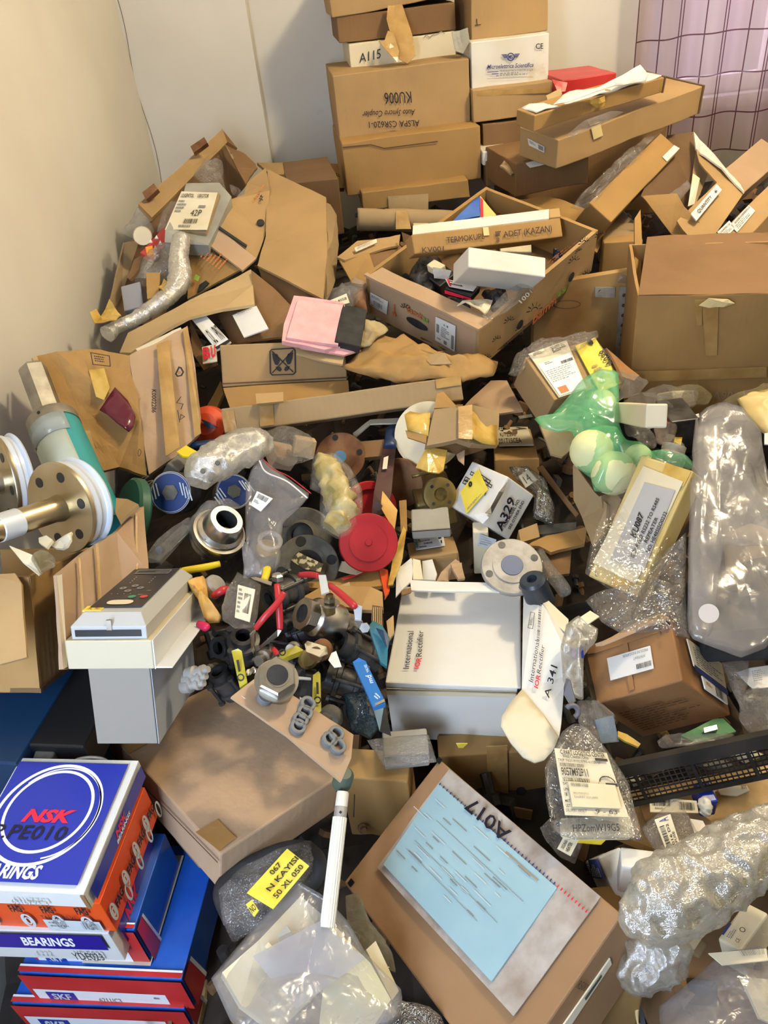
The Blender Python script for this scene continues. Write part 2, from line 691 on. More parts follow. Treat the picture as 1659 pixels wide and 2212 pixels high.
CB = card('cardboard_tan', (0.46,0.295,0.125))
CB2 = card('cardboard_ochre', (0.42,0.245,0.08))
CB3 = card('cardboard_pinkish', (0.53,0.36,0.22))
CB4 = card('cardboard_dark', (0.24,0.13,0.05))  # dark brown board; also puts shade into the colour of shaded cartons
CB5 = card('cardboard_grey_brown', (0.38,0.265,0.135))
CB6 = card('cardboard_red_brown', (0.36,0.18,0.07))
CB7 = card('cardboard_light', (0.55,0.39,0.195))
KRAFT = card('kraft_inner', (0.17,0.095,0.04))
EDGE = card('cardboard_edge', (0.62,0.47,0.27))
WCARD = rough_noise(mat('white_card', (.8,.78,.7),.6),(.74,.70,.60),(.84,.82,.76),7,5,.15,40, dirt=((.60,.50,.30),6,.64))
CREAM = rough_noise(mat('cream_card', (.8,.72,.5),.6),(.74,.64,.42),(.82,.74,.54),7,5,.15,40, dirt=((.62,.48,.26),6,.66))
GCARD = rough_noise(mat('grey_card', (.35,.34,.30),.7),(.28,.27,.23),(.38,.37,.32),9,5,.2,40)
PAPER = rough_noise(mat('paper_white', (.85,.84,.8),.6),(.78,.77,.72),(.86,.85,.82),14,4,.1,60)
PAPERY = rough_noise(mat('paper_cream', (.8,.75,.58),.6),(.72,.64,.44),(.82,.76,.60),12,4,.1,60)
YPAPER = rough_noise(mat('paper_yellow', (.85,.66,.05),.55),(.80,.60,.03),(.88,.74,.12),20,4,.2,60)
OPAPER = rough_noise(mat('envelope_orange', (.75,.42,.10),.6),(.68,.36,.07),(.80,.48,.14),20,4,.3,50)
BPAPER = rough_noise(mat('paper_blue', (.32,.50,.56),.55),(.29,.47,.54),(.36,.54,.59),9,3)
TAPE = rough_noise(mat('brown_tape', (.46,.28,.09),.28),(.38,.22,.07),(.52,.33,.12),20,5,.5,55)
TAPEY = rough_noise(mat('amber_tape', (.60,.37,.06),.2),(.50,.29,.04),(.68,.46,.12),25,5,.7,45)
MASK = mat('masking_tape', (.78,.62,.30),.6)
BLACK = mat('black_plastic', (.012,.012,.013),.4)
BLACKM = rough_noise(mat('black_matt', (.02,.02,.02),.8),(.012,.012,.012),(.035,.034,.033),30,4,.3,90)
DGREY = rough_noise(mat('dark_grey_metal', (.08,.08,.08),.45,.6),(.03,.03,.03),(.10,.095,.09),30,5,.3,80)
STEEL = rough_noise(mat('steel', (.55,.53,.48),.28,1),(.42,.40,.35),(.62,.60,.55),25,5,.08,60)
DSTEEL = rough_noise(mat('dull_steel', (.34,.32,.28),.42,.9),(.22,.20,.17),(.40,.38,.33),25,5,.15,60)
GOLD = rough_noise(mat('gold_passivated_steel', (.62,.50,.28),.33,1),(.44,.36,.22),(.62,.55,.42),10,4,.05,60)
BRASSG = rough_noise(mat('olive_gold_paint', (.26,.19,.06),.35,.6),(.20,.14,.04),(.34,.26,.10),20,4,.2,60)
SILVERW = mat('white_zinc', (.66,.70,.72),.3,.3)
GSTONE = rough_noise(mat('dull_grey_cast', (.16,.15,.125),.75,.2),(.10,.095,.08),(.20,.19,.155),30,5,.4,90)
LGREY = rough_noise(mat('pale_metal', (.42,.40,.36),.6,.4),(.34,.32,.28),(.48,.46,.42),40,5,.3,90)
TEAL = mat('teal_plastic', (.03,.32,.34),.38)
TEAL2 = mat('dark_teal_plastic', (.03,.16,.22),.4)
GREEND = mat('dark_green_plastic', (.015,.10,.06),.4)
RED = rough_noise(mat('red_plastic', (.42,.015,.02),.38),(.36,.012,.015),(.48,.02,.025),15,4)
REDD = mat('dark_red_rubber', (.48,.025,.03),.35)
REDC = rough_noise(mat('red_card', (.55,.03,.03),.4),(.48,.02,.02),(.60,.04,.04),9,4, dirt=((.45,.15,.1),10,.72))
ORED = mat('orange_red_card', (.75,.085,.01),.38)
YEL = mat('yellow_plastic', (.82,.60,.02),.38)
YELD = rough_noise(mat('yellow_green_plastic', (.46,.42,.04),.4),(.32,.28,.02),(.55,.50,.06),30,4)
BLUE = mat('blue_card', (.02,.045,.36),.3)
BLUE2 = rough_noise(mat('blue_card_glossy', (.015,.10,.50),.22),(.014,.09,.46),(.025,.14,.58),12,4, dirt=((.3,.35,.5),24,.74))
BLUEV = mat('blue_rubber', (.02,.16,.46),.38)
BLUED = mat('dark_blue_paint', (.006,.035,.09),.45)
RUST = rough_noise(mat('rusty_brown', (.22,.10,.04),.7,.2),(.15,.06,.025),(.30,.15,.06),25,5,.3,60)
MAROON = rough_noise(mat('maroon_paint', (.06,.02,.018),.45),(.04,.012,.01),(.09,.035,.03),25,5)
PINK = rough_noise(mat('pink_foam', (.86,.45,.45),.85),(.82,.40,.40),(.88,.50,.49),30,4,.5,160)
FOAM = rough_noise(mat('cream_foam', (.74,.68,.48),.9),(.66,.58,.36),(.80,.76,.60),14,4,.3,90)
DEVG = mat('device_grey', (.50,.51,.50),.42)
DEVC = mat('device_cream', (.62,.55,.38),.5)
DEVW = mat('device_white', (.76,.78,.80),.35)
DEVD = mat('device_taupe', (.30,.27,.22),.6)
WOOD = rough_noise(mat('stained_board', (.42,.24,.07),.6),(.26,.13,.035),(.48,.30,.11),7,6,.2,40, dirt=((.14,.07,.02),4,.60))
WPLAS = mat('white_plastic', (.78,.76,.66),.4)
ORANGE = mat('orange_sticker', (.95,.35,.03),.5)
MAG = mat('magenta_card', (.6,.01,.08),.5)
INK = {'ink': mat('black_ink', (.012,.012,.016),.6), 'blue': mat('navy_ink', (.02,.04,.20),.6), 'red': mat('red_ink', (.75,.02,.05),.5),
       'white': mat('white_ink', (.85,.86,.88),.4), 'grey': mat('grey_ink', (.25,.25,.24),.6), 'orange': mat('orange_ink', (.62,.20,.06),.6),
       'green': mat('green_ink', (.22,.42,.05),.6), 'brown': mat('brown_ink', (.10,.055,.025),.7), 'nsk': mat('logo_blue', (.02,.04,.36),.3),
       'pen': mat('marker_black', (.01,.008,.02),.5), 'silver': mat('silver_print', (.6,.65,.7),.3), 'pale': mat('pale_print', (.55,.60,.62),.6),
       'cyan': mat('cyan_ink', (.02,.32,.42),.5), 'redpen': mat('red_pen', (.45,.05,.02),.6), 'grn': mat('key_green', (.05,.30,.16),.4), 'rd': mat('key_red', (.6,.06,.06),.4), 'kg': mat('key_grey', (.22,.22,.22),.4),
       'tan': mat('tan_card', (.52,.46,.36),.7), 'faded': mat('faded_ink', (.36,.27,.16),.7)}

def film(name, col=(.85,.87,.88), f0=.18, f1=.55, rough=.12, scale=26.0, bump=.7, trans=.5, gl=.35):
    """Thin plastic: partly clear, partly milky, glossy and creased."""
    m = bpy.data.materials.new(name); m.use_nodes = True
    nt = m.node_tree; N = nt.nodes; L = nt.links
    N.remove(N['Principled BSDF']); out = N['Material Output']
    geo = N.new('ShaderNodeNewGeometry')
    n1 = N.new('ShaderNodeTexNoise'); n1.inputs['Scale'].default_value = scale; n1.inputs['Detail'].default_value = 5; n1.inputs['Distortion'].default_value = 1.2
    L.new(geo.outputs['Position'], n1.inputs['Vector'])
    mr = N.new('ShaderNodeMapRange'); mr.inputs[1].default_value = .3; mr.inputs[2].default_value = .7; mr.inputs[3].default_value = f0; mr.inputs[4].default_value = f1
    L.new(n1.outputs[0], mr.inputs[0])
    bp = N.new('ShaderNodeBump'); bp.inputs['Strength'].default_value = bump; bp.inputs['Distance'].default_value = .006
    vo = N.new('ShaderNodeTexVoronoi'); vo.feature = 'DISTANCE_TO_EDGE'; vo.inputs['Scale'].default_value = scale * 1.1
    n2 = N.new('ShaderNodeTexNoise'); n2.inputs['Scale'].default_value = scale * .5
    va = N.new('ShaderNodeMix'); va.data_type = 'VECTOR'; va.inputs['Factor'].default_value = .12
    L.new(geo.outputs['Position'], va.inputs[4]); L.new(n2.outputs[1], va.inputs[5]); L.new(va.outputs[1], vo.inputs['Vector'])
    mh = N.new('ShaderNodeMath'); mh.operation = 'MULTIPLY_ADD'; L.new(vo.outputs['Distance'], mh.inputs[0]); mh.inputs[1].default_value = .9; L.new(n1.outputs[0], mh.inputs[2])
    L.new(mh.outputs[0], bp.inputs['Height'])
    tr = N.new('ShaderNodeBsdfTransparent')
    df = N.new('ShaderNodeBsdfDiffuse'); df.inputs[0].default_value = (*col, 1); L.new(bp.outputs[0], df.inputs['Normal'])
    tl = N.new('ShaderNodeBsdfTranslucent'); tl.inputs[0].default_value = (*col, 1); L.new(bp.outputs[0], tl.inputs['Normal'])
    g = N.new('ShaderNodeBsdfGlossy'); g.inputs['Roughness'].default_value = rough; g.inputs[0].default_value = (.95,.95,.95,1); L.new(bp.outputs[0], g.inputs['Normal'])
    m1 = N.new('ShaderNodeMixShader'); m1.inputs[0].default_value = trans; L.new(df.outputs[0], m1.inputs[1]); L.new(tl.outputs[0], m1.inputs[2])
    m2 = N.new('ShaderNodeMixShader'); m2.inputs[0].default_value = gl; L.new(m1.outputs[0], m2.inputs[1]); L.new(g.outputs[0], m2.inputs[2])
    m3 = N.new('ShaderNodeMixShader'); L.new(mr.outputs[0], m3.inputs[0]); L.new(tr.outputs[0], m3.inputs[1]); L.new(m2.outputs[0], m3.inputs[2])
    L.new(m3.outputs[0], out.inputs['Surface'])
    return m

CLEAR = film('clear_film', f0=.06, f1=.32, gl=.55, rough=.08)
MILK = film('milky_film', (.60,.59,.61), f0=.24, f1=.46, gl=.2, rough=.2, scale=11, bump=.6)
MILK2 = film('grey_film', (.42,.41,.40), f0=.22, f1=.45, gl=.3, rough=.14, scale=18, bump=.8)
GREENF = film('green_film', (.22,.85,.45), f0=.32, f1=.62, gl=.18, rough=.18, scale=7, bump=.4, trans=.55)
BUBBLE = film('bubble_film', (.80,.78,.66), f0=.50, f1=.85, gl=.55, rough=.2, scale=48, bump=.32)
SHEET = film('sheet_film', (.58,.55,.50), f0=.14, f1=.42, gl=.5, rough=.1, scale=30, bump=1.0)
AMBERF = film('amber_film', (.55,.45,.14), f0=.35, f1=.75, gl=.4, rough=.12, scale=40, bump=.9)
# ---------------------------------------------------------------- the room
WALL = rough_noise(mat('cream_wall_paint', (.80,.72,.55),.75),(.72,.67,.58),(.82,.78,.69),1.6,7,.25,14, dirt=((.50,.44,.32),4.5,.70))
XL, YB, YM = -0.615,2.85,2.79

def sblock(name, x0, x1, y0, y1, z0, z1, m_, kind='structure', parent=None, n=1):
    m = M()
    for a in ([(x0, x1, y0, y1, z0, z1)] if np.isscalar(x0) else zip(x0, x1, y0, y1, z0, z1)):
        m.box(np.array([a[0], a[2], a[4]]), np.array([a[1] - a[0],0,0]), np.array([0, a[3] - a[2],0]), np.array([0,0, a[5] - a[4]]), n)
    o = m.obj(name, m_, parent)
    if kind:
        o['kind'] = kind
    return o

FLOORM = rough_noise(mat('floor_board', (.40,.27,.12),.6),(.34,.22,.10),(.46,.32,.16),6,6,.2,40)
sblock('floor', -1.5,2.2,-1.6,3.0,-0.05,0, FLOORM)
sblock('ceiling', -1.5,2.2,-1.6,3.0,2.75,2.8, WALL)
sblock('wall_left', XL - .1, XL, -.6,2.95,0,2.75, WALL)
sblock('wall_right', 2.1,2.2,-1.6,3.0,0,2.75, WALL)
WX0, WX1, WZ0, WZ1 = 1.0,1.9,1.16,2.3
sblock('wall_back', [-.235, WX0, WX0, WX1],[WX0, WX1, WX1,2.1],[YB] * 4,[YB + .1] * 4,[0,0, WZ1,0],[2.75, WZ0,2.75,2.75], WALL)
sblock('wall_pillar', XL, -.235, YM, YB + .1,0,2.75, WALL)
# hairline crack in the corner plaster
cr = M();
tube('crack', [(np.array([XL + .004 + .006 * math.sin(z * 17) * (z < 1.75), YM - .001, z]),.0012) for z in np.linspace(1.1,2.3,24)], INK['faded'], k=4, n=60, m=cr)
ck = cr.obj('trim_1', INK['faded']); ck['kind'] = 'structure'
# window behind the curtains
wf = sblock('window_1', [WX0, WX1 - .05, WX0, WX0,1.44],[WX0 + .05, WX1, WX1, WX1,1.48],[YB + .03] * 5,[YB + .07] * 5,[WZ0, WZ0, WZ0, WZ1 - .05, WZ0],[WZ1, WZ1, WZ0 + .05, WZ1, WZ1], WPLAS)
glass = mat('window_glass', (.9,.95,1),.05); glass.node_tree.nodes['Principled BSDF'].inputs['Alpha'].default_value = .12
sblock('pane', WX0 + .04, WX1 - .04, YB + .045, YB + .05, WZ0 + .04, WZ1 - .04, glass, None, wf)
sblock('window_sill', WX0 - .04, WX1 + .04, YB - .05, YB + .03, WZ0 - .035, WZ0, WPLAS, None, wf)
area_light('window_daylight', (1.45,3.2,1.80),(1.45,2.0,1.80),(1.3,1.3),26,(0.82,0.70,1.0))

def drape(name, x0, x1, y, z0, z1, wave, amp, m_, label, n=150, top=2.35, hem=0.0, lean=0.0):
    verts, faces, uv = [],[],[]
    nv = 26
    for j in range(nv + 1):
        t = j / nv
        z = z0 + (z1 - z0) * t
        for i in range(n + 1):
            s = i / n
            x = x0 + (x1 - x0) * s + lean * (1 - t) * (1 - s)
            w = math.sin(s * wave * 6.283 + .8 * math.sin(s * 9) + .3 * math.sin(t * 3)) * amp * (1.1 - .5 * t) + amp * .8 * noise.noise(Vector((s * 9, t * 2,3)))
            verts.append((x + .3 * w, y + w, z + hem * math.sin(s * 7) * (1 - t)))
    for j in range(nv):
        for i in range(n):
            k = j * (n + 1) + i
            faces.append((k, k + 1, k + n + 2, k + n + 1))
            for a, b in ((i, j),(i + 1, j),(i + 1, j + 1),(i, j + 1)):
                uv.append(((x1 - x0) * 1.12 * a / n, (z1 - z0) * b / nv))
    o = link(name, verts, faces, m_, smooth=True, uv=uv)
    tag(o, label, 'curtain')
    return o

def sheer(name, col, alpha, lines=False):
    m = bpy.data.materials.new(name); m.use_nodes = True
    nt = m.node_tree; N = nt.nodes; L = nt.links; N.remove(N['Principled BSDF']); out = N['Material Output']
    tr = N.new('ShaderNodeBsdfTransparent'); df = N.new('ShaderNodeBsdfDiffuse'); tl = N.new('ShaderNodeBsdfTranslucent')
    colout = None
    mix = N.new('ShaderNodeMixShader'); mix.inputs[0].default_value = .55
    L.new(df.outputs[0], mix.inputs[1]); L.new(tl.outputs[0], mix.inputs[2])
    m3 = N.new('ShaderNodeMixShader'); L.new(tr.outputs[0], m3.inputs[1]); L.new(mix.outputs[0], m3.inputs[2])
    if lines:
        uv = N.new('ShaderNodeUVMap'); sp = N.new('ShaderNodeSeparateXYZ'); L.new(uv.outputs[0], sp.inputs[0])
        facs = []
        for ax, per, wd_ in ((0,.078,.055),(1,.115,.036),(0,.156,.028)):
            a = N.new('ShaderNodeMath'); a.operation = 'ADD'; L.new(sp.outputs[ax], a.inputs[0]); a.inputs[1].default_value = 5 * per if not facs or len(facs) == 1 else 5 * per + .011
            b = N.new('ShaderNodeMath'); b.operation = 'DIVIDE'; L.new(a.outputs[0], b.inputs[0]); b.inputs[1].default_value = per
            c = N.new('ShaderNodeMath'); c.operation = 'FRACT'; L.new(b.outputs[0], c.inputs[0])
            d = N.new('ShaderNodeMath'); d.operation = 'LESS_THAN'; L.new(c.outputs[0], d.inputs[0]); d.inputs[1].default_value = wd_
            facs.append(d)
        mx = N.new('ShaderNodeMath'); mx.operation = 'MAXIMUM'; L.new(facs[0].outputs[0], mx.inputs[0]); L.new(facs[1].outputs[0], mx.inputs[1])
        mx2 = N.new('ShaderNodeMath'); mx2.operation = 'MAXIMUM'; L.new(mx.outputs[0], mx2.inputs[0]); L.new(facs[2].outputs[0], mx2.inputs[1])
        mc = N.new('ShaderNodeMix'); mc.data_type = 'RGBA'; L.new(mx2.outputs[0], mc.inputs['Factor'])
        # panels alternate faintly
        ck_ = N.new('ShaderNodeTexWave'); ck_.inputs['Scale'].default_value = 1.9; L.new(uv.outputs[0], ck_.inputs['Vector'])
        c2 = N.new('ShaderNodeMix'); c2.data_type = 'RGBA'; L.new(ck_.outputs['Fac'], c2.inputs['Factor']); c2.inputs[6].default_value = (*col, 1); c2.inputs[7].default_value = (col[0] * 1.15, col[1] * 1.25, col[2] * 1.15,1)
        L.new(c2.outputs[2], mc.inputs[6]); mc.inputs[7].default_value = (.10,.03,.035,1)
        L.new(mc.outputs[2], df.inputs[0]); L.new(mc.outputs[2], tl.inputs[0])
        ma = N.new('ShaderNodeMath'); ma.operation = 'MULTIPLY_ADD'; L.new(mx2.outputs[0], ma.inputs[0]); ma.inputs[1].default_value = .9 - alpha; ma.inputs[2].default_value = alpha
        L.new(ma.outputs[0], m3.inputs[0])
    else:
        df.inputs[0].default_value = (*col, 1); tl.inputs[0].default_value = (*col, 1)
        m3.inputs[0].default_value = alpha
    L.new(m3.outputs[0], out.inputs['Surface'])
    return m

CURT = sheer('checked_voile', (.46,.34,.33),.62, True)
NET = sheer('net_lace', (.74,.70,.60),.45)
cu = drape('curtain', .935,1.95,2.70,1.005,2.35,7,.024, CURT, 'sheer mauve checked curtain hanging over the window above the boxes', hem=.006)
nc = drape('net_curtain', 1.0,1.97,2.785,.70,2.35,14,.010, NET, 'pale net curtain in narrow folds behind the mauve checked one', n=220)
rod = lathe('curtain_rod', np.array([.85,2.74,2.36]),(1,0,0),[(0,0),(.012,0),(.012,1.2),(0,1.2)], WPLAS, label='thin pale rod over the window carrying both curtains', cat='curtain rod', k=12)
sc = M(); sc.box(np.array([.88,2.735,2.35]), np.array([.01,0,0]), np.array([0,.12,0]), np.array([0,0,.02])); sc.box(np.array([2.0,2.735,2.35]), np.array([.01,0,0]), np.array([0,.12,0]), np.array([0,0,.02]))
sc.obj('bracket', WPLAS, rod)
# ceiling bulb (out of view, the source of the warm light)
# ---------------------------------------------------------------- heap under everything
HY = [(-.2,.45),(.2,.50),(.45,.54),(.62,.58),(.8,.60),(1.0,.62),(1.21,.66),(1.5,.72),(1.76,.80),(2.0,.85),(2.2,.90),(2.5,.92),(2.78,.90)]

def heap_h(x, y):
    return float(np.interp(y, [a for a, b in HY],[b for a, b in HY]))

HEAPM = rough_noise(mat('packed_clutter', (.03,.022,.015),.9),(.008,.006,.005),(.045,.03,.018),9,6,.8,30)  # near-black filler, its colour stands in for shade in the gaps
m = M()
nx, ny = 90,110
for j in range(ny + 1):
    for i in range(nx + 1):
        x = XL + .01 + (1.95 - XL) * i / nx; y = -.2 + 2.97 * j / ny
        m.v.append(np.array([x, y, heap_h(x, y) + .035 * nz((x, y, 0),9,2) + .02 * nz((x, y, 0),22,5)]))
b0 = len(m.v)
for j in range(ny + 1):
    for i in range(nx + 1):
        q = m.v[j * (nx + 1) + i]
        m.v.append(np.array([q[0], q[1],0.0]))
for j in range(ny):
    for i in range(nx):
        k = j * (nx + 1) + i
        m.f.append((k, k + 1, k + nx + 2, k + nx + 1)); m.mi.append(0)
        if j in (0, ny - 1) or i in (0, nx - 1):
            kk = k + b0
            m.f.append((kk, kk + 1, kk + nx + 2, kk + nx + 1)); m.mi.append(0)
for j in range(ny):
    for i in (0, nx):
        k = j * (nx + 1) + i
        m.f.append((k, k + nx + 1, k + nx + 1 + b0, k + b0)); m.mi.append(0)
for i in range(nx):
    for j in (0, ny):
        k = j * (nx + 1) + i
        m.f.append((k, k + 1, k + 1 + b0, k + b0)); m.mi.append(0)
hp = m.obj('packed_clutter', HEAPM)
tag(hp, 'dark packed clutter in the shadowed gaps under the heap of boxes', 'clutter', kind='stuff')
# small loose rubble of fittings and scraps lying in the gaps
R_ = random.Random(5)
m = M()
for k in range(1500):
    x = R_.uniform(XL + .1,1.5); y = R_.uniform(.2,2.5)
    z = heap_h(x, y) + R_.uniform(-.01,.045)
    O = np.array([x, y, z])
    Rm = rotm(np.array([R_.uniform(-2,2) for _ in range(3)]))
    s = R_.uniform(.008,.03)
    m.m = R_.choice([0,0,1,1,2,3])
    if R_.random() < .5:
        m.box(O, Rm[:, 0] * s, Rm[:, 1] * s * R_.uniform(.4,2.2), Rm[:, 2] * s * R_.uniform(.2,1))
    else:
        lathe('', O, Rm[:, 0],[(0,0),(s * .5,0),(s * .5, s * .5),(s * .3, s * .6),(s * .3, s * 1.6),(0, s * 1.6)], None, k=8, m=m)
    m.uv = []
lp = link('loose_scrap', m.v, m.f, [DGREY, KRAFT, GSTONE, CB4], mi=m.mi)
tag(lp, 'small dark fittings and scraps scattered in the gaps between boxes', 'scrap', kind='stuff')
# ---------------------------------------------------------------- fitting helpers for standing cartons
def upright(d, bl, br, tl, depth, yaw=0.0, roll=0.0):
    """Standing carton: front bottom corners and top corner seen at pixels; its front faces the viewer, turned by yaw."""
    O = P(bl[0], bl[1], d)
    ca, sa = math.cos(math.radians(yaw)), math.sin(math.radians(yaw))
    cr, sr = math.cos(math.radians(roll)), math.sin(math.radians(roll))
    A = np.array([ca * cr, sa * cr, sr]); B = np.array([-ca * sr, -sa * sr, cr]); C = np.cross(B, A) * -1
    C = np.cross(A, B) * -1

    def length(v, p, ax):
        lo, hi = 0.0,2.0
        s = 1 if (pix(O + v)[0] - pix(O)[0])[ax] > 0 else -1
        for _ in range(40):
            mid = (lo + hi) / 2
            if (pix(O + v * mid)[0][ax] - p[ax]) * s < 0:
                lo = mid
            else:
                hi = mid
        return lo
    return Frame(O, A * length(A, br, 0), B * length(B, tl, 1), C * depth)

def flat(d, V, A, B, C=None, c=None, tilt=0.0, z=None):
    """Carton lying level (or tilted sideways by tilt degrees): top corner V at distance d, its top corners A and B, the corner C under V."""
    O = P(V[0], V[1], d)
    n = np.array([math.sin(math.radians(tilt)),0, math.cos(math.radians(tilt))])
    if z is not None:
        n = np.array(z, float); n /= np.linalg.norm(n)
    a = isect(A, O, n) - O
    b = isect(B, O, n) - O
    lb = np.linalg.norm(b)
    b2 = b - (b @ a) / (a @ a) * a
    b3 = b2 / np.linalg.norm(b2) * lb
    if c is None:
        lo, hi = 0.0,.6
        for _ in range(40):
            mid = (lo + hi) / 2
            if pix(O - n * mid)[0][1] < C[1]:
                lo = mid
            else:
                hi = mid
        c = lo
    fr = Frame(O, a, b3,-n * c)
    ang = math.degrees(math.acos((b @ a) / np.linalg.norm(a) / lb))
    FITLOG.append(('flat', round(ang),[round(float(x),3) for x in (fr.la, fr.lb, fr.lc)], V))
    return fr

def stripe(o, f, pts, m=None, name='tape', t=.0005):
    fr = FR[o.name]; O, n = fr.face(f)
    return slab(name, [isect(p, O, n) + n * (.0022 + t) for p in pts], t + .0008, m or TAPE, o, amp=.0006, cuts=4, scale=30)

def seam(o, f, pts, w=.0022):
    """Dark slit where two flaps meet."""
    fr = FR[o.name]; O, n = fr.face(f)
    q = Quad(o, [isect(p, O, n) + n * .0018 for p in (pts[0], pts[-1], pts[-1], pts[0])])
    m = q._m('brown')
    P3 = [isect(p, O, n) + n * .0042 for p in pts]
    for a, b in zip(P3[:-1], P3[1:]):
        s = np.cross(b - a, n); s = s / np.linalg.norm(s) * w / 2
        tpatch(m, [a - s, b - s, b + s, a + s])
    q.done('seam')
    o.children[-1].name = 'flap_seam'

G1 = 'cartons of the tall stack at the back wall'
G2 = 'cartons of the narrow stack beside the tall one'
# --- tall stack, bottom to top
b = cbox('cardboard_box', upright(2.20,(785,457),(1012,449),(760,420),.30,2), CB2, 'flattened brown carton with torn front edge, lowest of the tall stack', group=G1, amp=.008)
stripe(b, 'AB', [(838,424),(925,418),(925,452),(840,455)], CB7, 'patch')
b = cbox('cardboard_box', upright(2.22,(749,423),(1039,396),(734,310),.33,3,0), CB2, 'plain ochre carton directly under the one with upside-down handwriting', group=G1, amp=.004)
seam(b, 'AB', [(740,318),(800,312),(830,320),(945,305)],.003)
b = cbox('cardboard_box', upright(2.22,(736,314),(1016,282),(711,163),.33,3), CB, 'wide brown carton with upside-down black handwriting on its front', group=G1, amp=.004)
q = flabel(b, 'AB', [(889,222),(831,225),(829,200),(887,197)])
q.text('KU006', 0,0,1,1, 'pen').done()
q = flabel(b, 'AB', [(897,253),(783,258),(782,236),(896,231)]); q.text('Auto Syncro Coupler', 0,.2,1,.8, 'pen', shear=.3).done()
q = flabel(b, 'AB', [(906,274),(797,278),(796,261),(905,257)]); q.text('ALSPA CSR620-1', 0,.1,1,.9, 'pen').done()
seam(b, 'AB', [(737,309),(772,302),(810,290),(850,283),(905,283),(1010,280)],.0035)
b = cbox('cardboard_box', upright(2.23,(761,158),(985,122),(747,96),.30,3), CREAM, 'cream carton marked by hand, wedged under a dark brown one', group=G1)
q = flabel(b, 'AB', [(776,113),(822,102),(822,126),(776,137)]); q.text('A115', 0,.1,1,.95, 'pen').done()
q = flabel(b, 'AB', [(915,72),(965,64),(965,82),(915,90)]); q.stroke([(.0,.5),(.1,.2),(.25,.6),(.4,.3),(.6,.3),(.75,.1),(.9,.4)],.002, 'faded').done()
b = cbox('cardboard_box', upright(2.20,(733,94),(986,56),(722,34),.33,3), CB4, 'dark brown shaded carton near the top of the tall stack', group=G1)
b = cbox('cardboard_box', upright(2.16,(718,38),(990,-20),(700,-60),.34,3,3), CB, 'tan carton at the very top of the tall stack, cut off by the frame', group=G1)
slab('torn_kraft_tape', px3([(838,12),(868,6),(880,45),(893,90),(897,122),(880,138),(862,128),(845,80),(835,40)],2.145),.002, TAPE, amp=.008, label='torn brown paper tape hanging down the front of the tall stack', cat='tape')
slab('torn_kraft_tape', px3([(838,68),(850,75),(862,110),(858,135),(838,116),(824,98),(816,88),(830,92)],2.13),.002, TAPE, amp=.008, label='small curled scrap of brown tape beside the handwriting on cream carton', cat='tape')
slab('crumpled_paper', px3([(975,70),(1010,62),(1014,95),(1000,118),(985,110)],2.14),.003, GCARD, amp=.012, label='crumpled dusty paper sticking out between the two stacks', cat='paper')
# --- narrow stack
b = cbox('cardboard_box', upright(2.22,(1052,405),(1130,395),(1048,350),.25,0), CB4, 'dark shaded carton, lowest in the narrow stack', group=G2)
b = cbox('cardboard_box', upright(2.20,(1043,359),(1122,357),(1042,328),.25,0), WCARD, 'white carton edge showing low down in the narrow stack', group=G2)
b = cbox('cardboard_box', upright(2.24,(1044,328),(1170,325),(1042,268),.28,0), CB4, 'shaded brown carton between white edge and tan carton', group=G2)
b = cbox('cardboard_box', upright(2.20,(1022,266),(1200,254),(1023,195),.30,0), CB, 'tan carton under the white printed one', group=G2)
stripe(b, 'AB', [(1030,196),(1192,190),(1192,200),(1030,208)], TAPE)
b = cbox('cardboard_box', upright(2.18,(1020,194),(1184,187),(1020,92),.22,2), WCARD, 'white carton printed with an emblem and dark lettering', group=G2, amp=.002)
q = flabel(b, 'AB', [(1020,92),(1184,84),(1184,187),(1020,194)])
q.text('CE', .83,.08,.93,.19, bold=.01)
q.text('Microelettrica Scientifica', .19,.47,.80,.56, 'blue', bold=.012, shear=.25)
q.ring(.5,.33,.045,.075,.0025, 'blue').text('MS', .47,.29,.53,.37, 'blue', bold=.02)
for k in range(4):
    q.rect(.38 + k * .01,.27 + k * .02,.45,.285 + k * .02, 'blue'); q.rect(.55,.27 + k * .02,.62 - k * .01,.285 + k * .02, 'blue')
q.text('MICROELETTRICA SCIENTIFICA S.p.A.', .36,.60,.80,.64, 'blue').lines(.36,.66,.75,.73,2, 'grey', 3)
for k in range(3):
    q.rect(.19 + .06 * k, .62 + .045 * k, .34,.635 + .045 * k, 'blue')
q.rect(.19,.77,.80,.778, 'grey').done()
b = cbox('cardboard_box', upright(2.16,(1020,86),(1182,77),(1017,-40),.26,2), CB, 'large tan carton on top of the white printed one', group=G2)
q = flabel(b, 'AB', [(1025,40),(1038,40),(1038,56),(1025,56)]); q.stroke([(.3,0),(.4,.9)],.002).stroke([(0,.9),(1,.8)],.002).done()
# --- tube of kraft paper under the stack
t = tube('wrapped_roll', [(P(772,474,2.04),.027),(P(850,475,2.05),.028),(P(985,479,2.06),.027)], CB5, 'long roll wrapped in brown paper under the tall stack', 'roll', amp=.0015, scale=12, n=30, k=20)
slab('tape', [p for p in px3([(855,455),(880,455),(888,495),(855,495)],2.018)],.001, TAPE, t, amp=.002)
slab('tape', [p for p in px3([(893,482),(925,482),(925,490),(893,492)],2.015)],.001, MASK, t, amp=.001)
slab('wood_scrap', px3([(765,460),(803,452),(830,449),(832,454),(800,460),(768,468)],2.03),.006, BLACKM, label='thin black strip poking out above the wrapped roll', cat='scrap')

